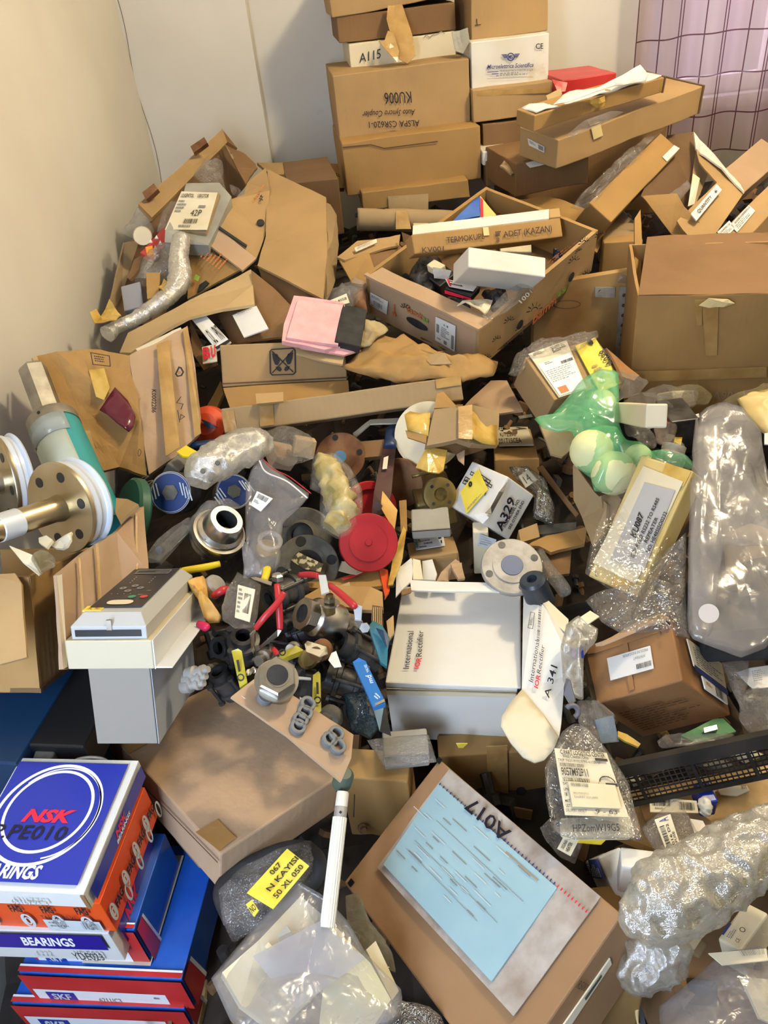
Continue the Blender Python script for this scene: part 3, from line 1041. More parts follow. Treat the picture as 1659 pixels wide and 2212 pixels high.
# --- long flat cartons lying across towards the curtain
fr = fit(1.86,(1205,303),(1511,181),(1118,262),(1222,368), AB=(1437,171), dA=2.05, name='long')
L1 = cbox('long_flat_box', fr, CB, 'longest flat tan carton lying slanted in front of the checked curtain', group='long cartons lying slanted by the curtain')
q = flabel(L1, 'BC', [(1142,298),(1178,316),(1178,329),(1145,313)], PAPER, amp=.0); q.lines(.1,.15,.55,.6,3, 'grey').rect(.65,.1,.95,.8, 'grey').done()
stripe(L1, 'AC', [(1275,275),(1296,267),(1301,292),(1281,301)], MASK, 'masking_tape')
stripe(L1, 'AB', [(1268,262),(1286,256),(1296,266),(1275,274)], MASK, 'masking_tape')
slab('lid_edge', [fr.at(1.002,-.01,-.01), fr.at(1.002,1.01,-.01), fr.at(1.002,1.01,1.0), fr.at(1.002,-.01,1.0)],.006, KRAFT, L1, amp=.001)
pillow('plastic_bag', px3([(1222,292,1.80),(1262,262,1.81),(1320,238,1.84),(1348,242,1.85),(1300,268,1.83),(1235,297,1.80)]),.012, SHEET, 'flat clear bag squeezed between the two slanted long cartons', 'bag', amp=.004)
fr = fit(1.78,(1155,249),(1436,164),(1118,231),(1156,285), AB=(1395,157), dA=1.93, name='long2')
L2 = cbox('long_flat_box', fr, CB2, 'shallower tan carton lying on top of longest flat one', group='long cartons lying slanted by the curtain')
slab('plastic_liner', [fr.at(.02,.06,-.08), fr.at(.55,.04,-.1), fr.at(.98,.05,-.06), fr.at(.97,.95,-.06), fr.at(.5,.97,-.1), fr.at(.02,.94,-.06)],.003, PAPER, L2, amp=.004, scale=20, smooth=True)
slab('edge_board', [fr.at(1.004,-.02,-.02), fr.at(1.004,1.02,-.02), fr.at(1.004,1.02,1.02), fr.at(1.004,-.02,1.02)],.004, KRAFT, L2)
slab('crumpled_tape', [p + fr.face('AC')[1] * .008 for p in onface(fr, 'AC', [(1268,214),(1300,206),(1300,226),(1284,231),(1270,222)])],.002, TAPEY, L2, amp=.006, scale=30)
o = slab('paper_sheet', px3([(1195,226,1.76),(1215,207,1.79),(1290,192,1.82),(1345,162,1.86),(1384,138,1.87),(1402,160,1.88),(1396,174,1.88),(1330,186,1.85),(1270,206,1.80),(1230,218,1.77)]),.0015, PAPER, amp=.003, label='curled white paper sheet lying on upper slanted carton', cat='paper', smooth=True)
fr = upright(2.12,(1212,216),(1330,200),(1194,171),.20,6)
rb = cbox('red_box', fr, REDC, 'flat red box behind upper slanted carton')
slab('torn_flap', px3([(1192,170,2.08),(1226,178,2.08),(1222,196,2.08),(1205,198,2.08)]),.003, REDC, rb, amp=.004)
slab('cardboard_scrap', px3([(1180,205,1.9),(1212,192,1.92),(1214,205,1.9),(1185,222,1.88)]),.003, CB7, amp=.003, label='small scrap of board beside red box', cat='scrap')

# --- tilted carton under them
fr = fit(1.84,(1322,479),(1467,322),(1278,431), AB=(1425,284), c=.08, dA=2.05, dB=1.86, name='tilt')
M1 = cbox('cardboard_box', fr, CB2, 'tan carton tipped steeply on its corner below longest slanted one', amp=.003)
seam(M1, 'AB', [(1283,426),(1430,282)],.004)
stripe(M1, 'AB', [(1455,315),(1467,322),(1440,350),(1430,340)], PAPER, 'clear_tape')
pillow('plastic_wrap', px3([(1405,288,2.0),(1420,292,1.98),(1350,362,1.93),(1282,440,1.84),(1262,452,1.85),(1228,452,1.9),(1262,425,1.9),(1310,375,1.95)]),.012, CLEAR, 'clear wrap hanging off dark side of the tipped carton', 'bag', amp=.010)
fr = upright(2.03,(1112,423),(1266,388),(1088,352),.25,8,0)
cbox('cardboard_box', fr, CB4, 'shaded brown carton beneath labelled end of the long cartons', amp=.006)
fr0 = fr
slab('open_flap', px3([(1082,350,2.02),(1106,372,2.0),(1122,335,2.08),(1175,338,2.08),(1170,322,2.1),(1105,325,2.1)]),.004, CB5, bpy.data.objects[list(FR)[-1]], amp=.006)
slab('white_card', px3([(1136,352,1.99),(1160,345,1.99),(1185,350,1.98),(1145,360,1.98)]),.003, WCARD, label='white card corner on shaded brown carton', cat='card')

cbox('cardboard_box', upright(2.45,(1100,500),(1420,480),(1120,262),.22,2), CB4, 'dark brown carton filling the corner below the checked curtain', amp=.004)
# --- open upright carton with the quantity label
t = empty('open_box', P(1490,500,1.95), 'open tipped carton with white quantity label and black inside', 'box')
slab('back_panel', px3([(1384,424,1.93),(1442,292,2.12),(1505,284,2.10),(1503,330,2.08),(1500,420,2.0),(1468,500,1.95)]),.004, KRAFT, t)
slab('side_panel', px3([(1388,424,1.86),(1462,418,1.84),(1478,446,1.83),(1535,505,1.82),(1480,520,1.84),(1450,505,1.85)]),.004, CB2, t, amp=.004)
slab('inner_side', px3([(1503,326,2.06),(1540,350,2.02),(1520,400,1.98),(1495,460,1.88),(1488,440,1.9),(1495,380,2.0)]),.004, CB5, t)
w = slab('front_panel', px3([(1462,478,1.83),(1548,396,1.90),(1510,350,1.98),(1504,322,2.02),(1545,342,2.0),(1606,418,1.88),(1542,510,1.79),(1490,512,1.80)]),.004, CB, t, amp=.003)
slab('white_lining', px3([(1500,283,2.07),(1512,300,2.06),(1600,398,1.90),(1607,418,1.87),(1560,362,1.93),(1512,332,2.0),(1503,322,2.03)]),.004, WCARD, t, amp=.002)
q = Quad(t, px3([(1491,464,1.812),(1547,400,1.868),(1558,412,1.862),(1503,479,1.806)]), PAPER, t=.002); q.off += .002
q.text('QUANTITY', .14,.30,.66,.70, bold=.015).text('6', .80,.30,.87,.70, bold=.015).done()
slab('clear_label', px3([(1497,375,1.96),(1512,385,1.95),(1500,440,1.87),(1486,445,1.88)]),.001, PAPERY, t)
pillow('plastic_bag', px3([(1440,425,1.9),(1485,395,1.95),(1494,405,1.93),(1470,432,1.89),(1445,436,1.88)]),.015, CLEAR, 'small clear bag in the black opening of the tipped carton', 'bag')
# carton with two labels at the picture's edge
fr = fit(1.74,(1545,515),(1700,352),(1608,515), AB=(1760,372), c=.10, dA=1.95, dB=1.70, name='rlab')
t = cbox('cardboard_box', fr, CB, 'long tan carton with barcode sticker, leaning beside quantity carton', amp=.003)
q = flabel(t, 'AB', [(1577,490),(1617,446),(1631,459),(1592,505)], PAPER); q.bars(.15,.1,.95,.35,30, 'grey').lines(.1,.45,.9,.95,3, 'grey').done()
q = flabel(t, 'AB', [(1549,505),(1575,480),(1588,496),(1565,518)], PAPER); q.text('COUNTRY OF', .05,.2,.9,.4).lines(.1,.5,.9,.9,3, 'grey').done()
fr = fit(1.98,(1604,420),(1700,330),(1560,372), AB=(1640,300), c=.05, dA=2.1, dB=2.02, name='rpink')
cbox('cardboard_box', fr, CB3, 'pale pinkish carton lid by the hem of the checked curtain', amp=.002)

# --- huge carton with raised flap on the right
O = P(1368,640,1.60)
fr = upright(1.60,(1352,905),(1760,905),(1368,640),.30,-15,0)
t = empty('large_open_box', fr.at(.5,0,.5), 'large ochre carton with raised front flap and torn tape', 'box')
fm = M()
th = .006
fm.box(fr.O, fr.A, fr.B, fr.c * th, (14,10,1), crush(.004,4,3))
fp = fm.obj('front_panel', CB2, t, merge=.0004); FR[fp.name] = fr
fm = M()
fm.box(fr.O, fr.C, fr.B, fr.a * th, (12,10,1), crush(.004,4,3)); fm.obj('side_panel', CB2, t, merge=.0004)
fm = M(); fm.box(fr.O + fr.A, fr.C, fr.B, -fr.a * th, (12,10,1), crush(.004,4,3)); fm.obj('side_panel', CB2, t, merge=.0004)
fm = M(); fm.box(fr.O + fr.C, fr.A, fr.B, -fr.c * th, (12,10,1), crush(.004,4,3)); fm.obj('back_panel', CB2, t, merge=.0004)
fm = M(); fm.box(fr.O, fr.A, fr.C, fr.b * th, (12,10,1), crush(.002,4,3)); fm.obj('base', CB2, t, merge=.0004)
slab('flap', [fr.at(0,1,0), fr.at(1,1,0), P(1700,500,1.70), P(1552,506,1.69), P(1398,512,1.68)],.006, CB4, t, amp=.003)
t['_r'] = 0; del t['_r']
for f, pts, mm in (('AB', [(1515,645),(1552,645),(1548,765),(1524,765)], TAPE),('AB', [(1500,645),(1516,645),(1516,700),(1505,700)], TAPE),('AB', [(1372,800),(1655,790),(1655,812),(1370,822)], TAPE)):
    O, n = fr.face(f); slab('tape', [isect(p, O, n) + n * .006 for p in pts],.001, mm, fp, amp=.001)
O, n = fr.face('AB')
slab('peeled_tape', [isect(p, O, n) + n * .012 for p in [(1508,655),(1530,640),(1570,640),(1585,650),(1560,656),(1530,660)]],.001, MASK, fp, amp=.005, scale=30)
q = Quad(fp, [isect(p, O, n) + n * .005 for p in [(1540,840),(1595,838),(1592,862),(1538,862)]]); q.text('A903', 0,.1,1,.9, 'faded').done()
pillow('pouch', px3([(1440,838,1.5),(1510,838,1.5),(1540,855,1.48),(1530,872,1.46),(1480,872,1.46)]),.015, AMBERF, 'yellowish film pouch lying against the large ochre carton', 'bag')

# --- narrow standing carton and board with perforated strip
fr = upright(2.0,(1290,700),(1370,700),(1305,525),.06,-12)
t = cbox('cardboard_box', fr, CB2, 'narrow standing carton between printed fruit tray and large ochre carton', amp=.004)
slab('flap', [fr.at(0,1,.2), fr.at(1,1,.2), P(1372,478,2.0), P(1345,456,2.02), P(1312,480,2.0)],.004, CB5, t, amp=.002)
slab('tape', px3([(1320,590,1.91),(1350,560,1.91),(1356,600,1.91),(1322,620,1.92)]),.001, TAPE, t, amp=.002)
slab('flap', px3([(1372,470,1.74),(1384,452,1.76),(1388,520,1.72),(1384,640,1.62),(1372,660,1.62)]),.005, CB2, t, amp=.003)
fr = upright(1.86,(1150,872),(1352,872),(1140,617),.02,6)
t = cbox('plywood_board', fr, WOOD, 'stained brown board standing behind the carton with yellow tag', 'board', amp=.001, bevel=.001)
q = flabel(t, 'AB', [(1190,648),(1255,646),(1255,665),(1190,667)]); q.ring(.5,.5,.45,.45,.0015, 'brown').done()
O, n = fr.face('AB')
am = M()
pts = [isect(p, O, n) for p in [(1337,618),(1356,618),(1342,862),(1323,862)]]
n_h = 12
strip = slab('perforated_strip', [p + n * .006 for p in pts],.004, LGREY, t, amp=.0003)
for k in range(n_h):
    c = pts[0] * .5 + pts[1] * .5 + (pts[3] + pts[2] - pts[0] - pts[1]) * .5 * (k + .8) / n_h
    lathe('hole', c + n * .0062, n, [(0,0),(.0042,0),(.0042,.0006),(0,.0006)], INK['brown'], strip, k=12, smooth=False)
pts = [isect(p, O, n) for p in [(1284,619),(1326,619),(1325,641),(1284,640)]]
br = slab('corner_bracket', [p + n * .005 for p in pts],.003, LGREY, t)
for u in (.28,.72):
    c = pts[0] * (1 - u) * .5 + pts[1] * u * .5 + pts[3] * (1 - u) * .5 + pts[2] * u * .5
    lathe('hole', c + n * .005, n, [(0,0),(.0075,0),(.0075,.0008),(0,.0008)], INK['brown'], br, k=6, smooth=False)
pillow('plastic_bag', px3([(1330,590,1.72),(1366,585,1.72),(1364,612,1.72),(1327,612,1.72)]),.008, MILK, 'small grey pouch tucked over top corner of the stained board', 'bag')
# ---------------------------------------------------------------- open trays and crates
def tray(name, fr, m_, label, cat='box', th=.005, group=None, amp=.002, sides=('AC', 'BC', 'AC-', 'BC-'), base=True, mats=None):
    """Open carton; its mouth is the AB face. Each wall is a part."""
    t = empty(name, fr.at(.5,.5,1), label, cat, group)
    FR[t.name] = fr
    parts = {}
    d = {'AC': (fr.O, fr.A, fr.C, fr.b), 'AC-': (fr.O + fr.B, fr.A, fr.C, -fr.b), 'BC': (fr.O, fr.B, fr.C, fr.a), 'BC-': (fr.O + fr.A, fr.B, fr.C, -fr.a)}
    for s in sides:
        O, U, V, n = d[s]
        m = M(); m.box(O, U, V, n * th, (seg(np.linalg.norm(U)), seg(np.linalg.norm(V)),1), crush(amp, 6, rnd()))
        parts[s] = m.obj('side_panel', (mats or {}).get(s, m_), t, merge=.0003)
        FR[parts[s].name] = fr
    if base:
        m = M(); m.box(fr.O + fr.C, fr.A, fr.B, -fr.c * th, (8,8,1), crush(amp, 6, rnd()))
        m.obj('base', KRAFT, t, merge=.0003)  # base coloured dark for the shade inside the open carton
    return t, parts

def sun_mark(q, u, v, r, a=200, mat_='ink', asp=1.0):
    """Small printed sun: an arc with rays."""
    q.ring(u, v, r * .45, r * .45 * asp, .0022, mat_, 180,360,10)
    for k in range(6):
        g = math.radians(185 + k * 34)
        q.stroke([(u + r * .65 * math.cos(g), v + r * .65 * asp * math.sin(g)),(u + r * 1.15 * math.cos(g), v + r * 1.15 * asp * math.sin(g))],.0022, mat_)

# --- fruit tray in the middle
fr = fit(1.50,(1036,713),(791,592),(1292,497),(1034,800), AC=(797,676), name='fruit tray')
print('TRAY', FITLOG[-1])
T1, tp = tray('fruit_tray', fr, CB3, 'cardboard fruit tray with sun print and slotted end, full of parts', 'tray', th=.009, amp=.0015, mats={'BC': CB, 'AC-': CB2, 'BC-': CB2})
O, n = fr.face('AC')
e = tp['AC']
def onq(par, f, pts, paper=None, off=.003, **k):
    O, n = fr.face(f)
    return Quad(par, [isect(p, O, n) + n * off for p in pts], paper, **k)
onq(e, 'AC', [(803,630),(841,650),(838,677),(802,656)], PAPER).lines(.08,.1,.9,.3,2, 'grey').bars(.2,.45,.75,.8,14, 'grey').lines(.1,.85,.9,.97,1, 'grey').done()
onq(e, 'AC', [(944,682),(987,702),(985,757),(943,732)], PAPER).bars(.42,.12,.5,.2,3).bars(.55,.12,.68,.2,3).lines(.3,.28,.75,.7,6, 'grey', 4).rect(.06,.25,.2,.6, 'grey').rect(.82,.4,.95,.95, 'grey').text('4607', .1,.8,.3,.86).rect(.45,.78,.6,.93, 'grey').done()
q = onq(e, 'AC', [(883,655),(930,680),(928,700),(882,676)])
q.text('Banvit', 0,.1,.72,.75, 'orange', bold=.02).text('as', .73,.2,1.0,.8, 'green', bold=.02).done()
q = onq(e, 'AC', [(868,646),(892,658),(890,678),(868,668)]); sun_mark(q, .5,.6,.42, asp=1.1); q.done()
q = onq(e, 'AC', [(849,652),(861,658),(860,682),(848,676)]); q.stroke([(.5,0),(.5,.8)],.003, 'orange').ring(.5,.85,.2,.12,.005, 'orange').done()
# slotted hand hole: a flat black patch painted for its dark recess
q = onq(e, 'AC', [(880,677),(926,702),(925,718),(880,694)], off=.0012)
uv = [(.5 + .5 * math.cos(a) * (1 if True else 0),.5 + .5 * math.sin(a)) for a in np.linspace(0,6.28,24)[:-1]]
q.poly(uv, BLACKM).done('hand_hole')
e.children[-1].name = 'hand_hole'
# double rim on the end and side walls
slab('rim_flap', [fr.at(-.0,-.01,-.03), fr.at(1.0,-.01,-.03), P(817,573,1.60), P(1066,688,1.49)][:2] + [fr.at(1.0,.10,.02), fr.at(0,.10,.02)],.005, CB3, T1, amp=.002)
sd = tp['BC']
q = onq(sd, 'BC', [(1150,668),(1208,620),(1200,652),(1145,705)])
q.text('Banvit', 0,.15,.95,.85, 'orange', bold=.02).done()
q = onq(sd, 'BC', [(1197,622),(1222,604),(1218,630),(1196,648)]); q.text('as', 0,.2,1,.85, 'green', bold=.02).done()
for (x, y, s) in ((1095,690,12),(1118,706,10),(1068,730,10),(1092,745,12),(1046,770,11),(1150,665,18),(1256,520,12),(1235,560,13),(1262,590,11),(1245,540,8),(1290,505,10),(1056,790,9)):
    q = onq(sd, 'BC', [(x - s, y - s + 4),(x + s, y - s - 4),(x + s, y + s - 6),(x - s, y + s + 6)]); sun_mark(q, .5,.6,.42, asp=1); q.done()
    sd.children[-1].name = 'sun_print'
for (x, y, r) in ((1120,700,.011),(1231,597,.011)):
    c = isect((x, y), *fr.face('BC')); n = fr.face('BC')[1]
    lathe('vent_hole', c + n * .0035, n, [(0,0),(r, 0),(r, .0008),(0,.0008)], BLACKM, sd, k=20, smooth=False)
q = onq(sd, 'BC', [(1180,560),(1250,505),(1246,525),(1178,582)]); q.lines(0,.1,1,.7,2, 'orange', 3,.4).done()
q = onq(sd, 'BC', [(1215,650),(1262,612),(1258,628),(1214,664)]); q.done()
# far corner flaps
slab('corner_flap', px3([(1278,490,1.92),(1304,482,1.94),(1308,510,1.92),(1290,545,1.90),(1283,540,1.9),(1286,515,1.91)]),.006, CB, T1)
slab('back_rim', px3([(1110,430,2.04),(1180,425,2.03),(1290,458,1.98),(1304,480,1.94),(1280,490,1.93),(1215,470,1.95),(1120,455,2.0)]),.006, CB2, T1, amp=.004)
slab('back_panel', px3([(1215,468,1.96),(1282,490,1.93),(1283,540,1.93),(1215,520,1.96)]),.006, CB4, T1, amp=.004)

# contents of the tray
g = 'small cartons lying in the fruit tray'
fr2 = fit(1.60,(1138,592),(980,567),(1181,554),(1139,633), AB=(1010,535), name='white in tray')
b = cbox('white_box', fr2, WCARD, 'flat white carton lying in the fruit tray', amp=.0015)
seam(b, 'AC', [(1136,594),(982,569)],.002)
q = flabel(b, 'AB', [(1050,545),(1140,556),(1130,570),(1040,558)]); q.lines(.0,.2,.7,.8,2, 'faded', 5,.25).done()
fr2 = fit(1.78,(1148,545),(1080,542),(1145,520),(1148,565), c=.03, name='w2')
cbox('cream_box', fr2, CREAM, 'cream packet behind the flat white carton in fruit tray', amp=.002)
fr2 = fit(1.60,(895,550),(1215,512),(891,508), AB=(1211,469), c=.045, dA=1.68, dB=1.60, name='termokupl')
b = cbox('long_flat_box', fr2, CB2, 'long narrow carton with capital handwriting and white top edge', amp=.0015)
q = flabel(b, 'AB', [(955,512),(1045,502),(1045,520),(956,530)]); q.text('TERMOKUPL', .08,.15,1,.85, 'pen', shear=-.05).done()
q = flabel(b, 'AB', [(1085,499),(1190,484),(1190,505),(1086,516)]); q.text('ADET (KAZAN)', 0,.15,1,.85, 'pen').done()
q = flabel(b, 'AB', [(1065,502),(1082,500),(1082,525),(1066,527)]); q.lines(.2,0,.9,.45,3, 'pen', 2,.8).text('8', .3,.55,.7,.95, 'pen').done()
q = flabel(b, 'AB', [(910,534),(957,531),(957,546),(911,549)]); q.text('KV001', 0,.1,1,.9, 'pen').done()
stripe(b, 'AB', [(1042,492),(1054,491),(1056,509),(1044,510)], MASK, 'masking_tape')
slab('white_top_edge', [p for p in px3([(891,507,1.598),(1186,472,1.668),(1186,452,1.70),(892,488,1.63)])],.004, WCARD, b, amp=.0008)
slab('white_top_edge', px3([(1187,471,1.668),(1211,468,1.674),(1208,450,1.705),(1187,452,1.70)]),.004, CB, b, amp=.0005)
# black relay, striped packet, crumpled tag, braided roll, papers
t = empty('relay_block', P(955,610,1.64), 'black switch block with white terminal head in the fruit tray', 'switch')
m = M(); fb = fit(1.62,(950,620),(925,600),(985,590),(955,655), name='relay'); m.box(fb.O, fb.A, fb.B, fb.C, 2); m.obj('body', BLACK, t, merge=.0002, bevel=.003)
ft = fit(1.60,(945,585),(921,572),(962,572),(948,600), name='relayt'); m = M(); m.box(ft.O, ft.A, ft.B, ft.C, 2); m.obj('terminal_head', CREAM, t, merge=.0002, bevel=.002)
slab('bracket', px3([(935,577,1.59),(975,585,1.59),(968,603,1.6),(938,600,1.6)]),.004, LGREY, t, amp=.003)
fb = fit(1.56,(1020,640),(962,622),(1040,618),(1018,655), name='packet')
b = cbox('printed_packet', fb, BLACK, 'black and red striped packet with white card in the fruit tray', 'packet', amp=.002)
q = flabel(b, 'AB', [(962,606),(1030,622),(1022,632),(970,622)], PAPER); q.lines(.1,.1,.6,.9,2, 'ink', 4).rect(.02,.0,.1,1, 'red').done()
q = flabel(b, 'AC', [(962,624),(1020,642),(1019,648),(963,632)]); q.rect(0,0,1,1, 'red').done()
slab('crumpled_paper', px3([(988,655,1.54),(1010,648,1.54),(1040,640,1.55),(1065,645,1.55),(1058,668,1.53),(1048,682,1.52),(1020,668,1.53)]),.003, PAPERY, amp=.012, label='crumpled cream tag paper by the tray rim', cat='paper', scale=22)
pillow('plastic_bag', px3([(1038,682,1.50),(1075,650,1.53),(1120,612,1.56),(1150,604,1.58),(1158,618,1.58),(1120,655,1.54),(1085,680,1.51),(1060,692,1.49)]),.014, SHEET, 'creased clear bag draped over side rim of the fruit tray', 'bag', amp=.010)
q = Quad(bpy.data.objects[[o.name for o in bpy.data.objects if o.name.startswith('plastic_bag')][-1]], px3([(1118,650,1.515),(1142,626,1.535),(1150,634,1.535),(1126,658,1.515)])); q.text('1001', 0,.1,1,.9, 'grey').done()
br = tube('braided_hose', [(P(1192,545,1.80),.024),(P(1215,545,1.80),.03),(P(1240,530,1.82),.032),(P(1262,515,1.84),.022)], rough_noise(mat('printed_braid', (.05,.05,.07),.5),(.02,.02,.05),(.55,.55,.58),95,1,.5,60, stops=(.50,.56)), 'black and white printed packing roll in far corner of fruit tray', 'roll', n=30, k=18, amp=.002)
lathe('red_cap', P(1225,512,1.775), P(1225,512,1.775) - EYE, [(0,-.01),(.006,-.01),(.006,.01),(0,.01)], REDD, br, k=12)
pillow('plastic_bag', px3([(1060,520,1.74),(1110,512,1.76),(1120,530,1.74),(1075,535,1.73)]),.015, MILK2, 'grey pouch squeezed behind flat white carton', 'bag')
for pts_, mm_, lb_ in (([(880,600,1.66),(905,560,1.72),(950,560,1.72),(962,600,1.66),(925,640,1.62)], DGREY, 'dark wad of packing beside the black switch block'),([(970,655,1.59),(1010,662,1.58),(1030,690,1.55),(990,680,1.56)], BLACKM, 'black filler strip added to darken the tray under the cream tag paper'),([(1040,640,1.62),(1090,625,1.63),(1100,655,1.6),(1060,670,1.59)], DGREY, 'dark grey filler lump added to darken the tray under flat white carton')):
    pillow('packing_wad', px3(pts_),.02, mm_, lb_, 'wad', amp=.010, scale=30)  # dark filler lumps, added so the inside of the tray looks darker
# blue open folding packet
t = empty('blue_packet', P(1045,470,1.85), 'blue folded packet with yellow and red stripe behind long narrow carton', 'packet')
slab('side_panel', px3([(975,480,1.72),(1034,421,1.80),(1040,428,1.80),(1037,466,1.74)]),.004, BLUE2, t)
slab('printed_panel', px3([(1036,424,1.80),(1072,465,1.78),(1036,476,1.735)]),.004, mat('packet_yellow', (.78,.68,.25),.4), t)
q = Quad(t, px3([(1037,428,1.795),(1043,434,1.79),(1044,474,1.73),(1037,475,1.73)])); q.rect(0,0,1,1, 'red').done()
slab('back_panel', px3([(1040,437,1.86),(1100,438,1.88),(1103,424,1.90),(1112,424,1.9),(1114,460,1.85),(1070,465,1.84)]),.004, BLUE2, t)
slab('inner_flap', px3([(1072,452,1.83),(1100,445,1.84),(1100,462,1.82),(1078,466,1.82)]),.003, REDC, t)

# --- open carton behind the tray end
t = empty('open_box', P(820,600,1.8), 'open brown carton with bent flaps behind slotted end of the fruit tray', 'box')
slab('front_panel', px3([(733,562,1.74),(797,545,1.76),(822,622,1.68),(760,610,1.70)]),.005, CB2, t)
slab('flap', px3([(728,555,1.74),(772,522,1.80),(865,505,1.84),(862,528,1.82),(795,546,1.76),(745,560,1.73)]),.005, CB, t, amp=.004)
slab('inner_panel', px3([(797,545,1.77),(862,528,1.84),(895,560,1.86),(880,625,1.75),(822,622,1.69)]),.005, CB4, t)
slab('flap', px3([(812,600,1.66),(842,562,1.72),(862,545,1.76),(866,560,1.75),(850,600,1.69),(838,600,1.67)]),.005, CB3, t, amp=.004)
slab('flap', px3([(866,500,1.80),(890,510,1.76),(893,560,1.72),(880,560,1.74),(870,535,1.78)]),.005, CB4, t, amp=.004)
lathe('hole', P(876,598,1.695), FWD, [(0,0),(.008,0),(.008,.002),(0,.002)], BLACKM, t, k=16)
q = Quad(t, px3([(765,537,1.755),(812,518,1.795),(814,526,1.79),(768,546,1.75)]), PAPERY, t=.002); q.off += .004; q.lines(.1,.2,.9,.8,2, 'grey').done()

# --- pink foam, black foam, packing, padded envelope
pk = slab('pink_foam_sheet', px3([(637,640,1.60),(660,642,1.60),(740,656,1.60),(745,668,1.60),(735,745,1.54),(700,752,1.53),(612,735,1.53),(616,700,1.56)]),.010, PINK, amp=.0015, cuts=4, label='pink foam wrap sheets folded beside the black foam block', cat='foam')
slab('second_layer', px3([(645,648,1.59),(742,662,1.59),(728,742,1.53),(622,728,1.53)]),.006, PINK, pk, amp=.0015, cuts=4)
slab('second_layer', px3([(640,735,1.545),(740,748,1.545),(775,752,1.55),(740,764,1.54),(650,748,1.54)]),.006, PINK, pk, amp=.0015)
fb = fit(1.52,(724,735),(780,744),(742,656), AB=(790,672), c=.02, dB=1.58, name='blackfoam')
cbox('black_foam_block', fb, BLACKM, 'small matt black foam block against the pink foam', 'foam', amp=.001)
pillow('packing_wrap', px3([(722,742,1.50),(770,748,1.49),(800,750,1.49),(838,712,1.53),(832,702,1.54),(792,688,1.55),(786,720,1.52)]),.012, rough_noise(mat('tan_foam', (.4,.3,.15),.9),(.34,.25,.12),(.48,.38,.20),20,4,.5,60), 'tan foam wrap curling out beneath black foam block', 'foam', amp=.008, back=1)
def nearer(o, x, y, dd):
    o.location = Vector(worldloc(o) - ray(x, y) * dd)

nearer(pk, 680,700,.07)
nearer([o for o in bpy.data.objects if o.name.startswith('black_foam_block')][0],755,700,.06)
pb = pillow('plastic_bag', px3([(702,640,1.62),(740,622,1.64),(775,606,1.66),(795,612,1.66),(785,640,1.62),(760,665,1.60),(720,655,1.60)]),.02, CLEAR, 'clear crinkled bag holding a small label behind the foam', 'bag', amp=.01)
q = Quad(pb, px3([(712,650,1.585),(748,635,1.60),(755,655,1.595),(728,662,1.585)]), PAPERY); q.text('A4058', .1,.3,.9,.6).done()
pillow('brown_wad', px3([(760,640,1.66),(790,610,1.68),(792,680,1.62),(765,668,1.62)]),.02, RUST, 'rust brown wad between clear bag and fruit tray', 'wad')
pillow('padded_envelope', px3([(738,795,1.48),(765,770,1.50),(800,725,1.55),(870,735,1.54),(1000,790,1.48),(1078,782,1.50),(1070,812,1.46),(1000,822,1.44),(900,820,1.44),(850,818,1.43),(800,805,1.45),(770,812,1.45)]),.022, CB2, 'large crumpled brown kraft envelope under the fruit tray', 'envelope', amp=.016, scale=16, back=.6)
slab('envelope_scrap', px3([(910,770,1.46),(960,765,1.46),(975,790,1.45),(930,790,1.44)]),.002, CB5, amp=.004, label='torn brown paper scrap on the large kraft envelope', cat='paper')

# --- carton with the crossed-hands symbol and the long thin carton
fr = fit(1.50,(480,835),(752,820),(473,743), c=.16, AB=(742,737), dA=1.52, name='hands')
b = cbox('cardboard_box', fr, CB, 'tan carton bearing a crossed out handling symbol', amp=.003)
q = flabel(b, 'AB', [(583,756),(637,753),(638,809),(584,811)])
rr = [(.08,0),(.92,0),(1,.08),(1,.92),(.92,1),(.08,1),(0,.92),(0,.08),(.08,0)]
q.stroke(rr, .0022).stroke([(.08,.08),(.92,.92)],.002).stroke([(.92,.08),(.08,.92)],.002)
for s in (-1,1):
    q.poly([(.5 + s * x, y) for x, y in ((.42,.15),(.22,.2),(.12,.45),(.2,.62),(.3,.6),(.38,.4))])
    q.poly([(.5 + s * x, y) for x, y in ((.28,.68),(.1,.7),(.05,.82),(.12,.88),(.22,.82))])
q.done()
seam(b, 'AB', [(480,830),(751,816)],.003)
slab('lower_flap', px3([(482,839,1.497),(752,822,1.517),(756,868,1.49),(498,884,1.47)]),.008, CB2, b, amp=.003)
slab('cardboard_scrap', px3([(640,748,1.49),(745,765,1.49),(740,786,1.47),(700,778,1.47),(640,762,1.48)]),.004, CB7, amp=.003, label='thin board strip sticking out beneath the pink foam', cat='scrap')
fr = fit(1.36,(486,937),(1001,866),(478,885), AB=(996,812), c=.05, dA=1.44, dB=1.36, name='thin')
b = cbox('long_flat_box', fr, CB5, 'long shallow dusty carton lying across in front of handling symbol', amp=.002)
stripe(b, 'AB', [(560,872),(590,869),(592,918),(562,922)], TAPE)
stripe(b, 'AB', [(478,890),(505,887),(512,930),(486,934)], TAPE)
stripe(b, 'AB', [(940,820),(994,812),(996,832),(942,840)], TAPE)
slab('torn_flap', px3([(552,850,1.37),(612,846,1.37),(612,866,1.355),(554,872,1.355)]),.004, CB, b, amp=.001)
slab('cardboard_flap', px3([(880,868,1.46),(1000,872,1.44),(985,905,1.40),(890,900,1.42)]),.004, CB4, label='shaded board flap under far end of the long shallow carton', cat='flap')
slab('cardboard_flap', px3([(430,905,1.55),(476,822,1.58),(482,850,1.55),(455,912,1.52)]),.005, CB2, label='loose tan flap standing behind crumpled carton', cat='flap')
# ---------------------------------------------------------------- big burst crate leaning in the corner
def hexp(O, ax, r, l, k=6):
    return [(0,0),(r, 0),(r, l),(0, l)]

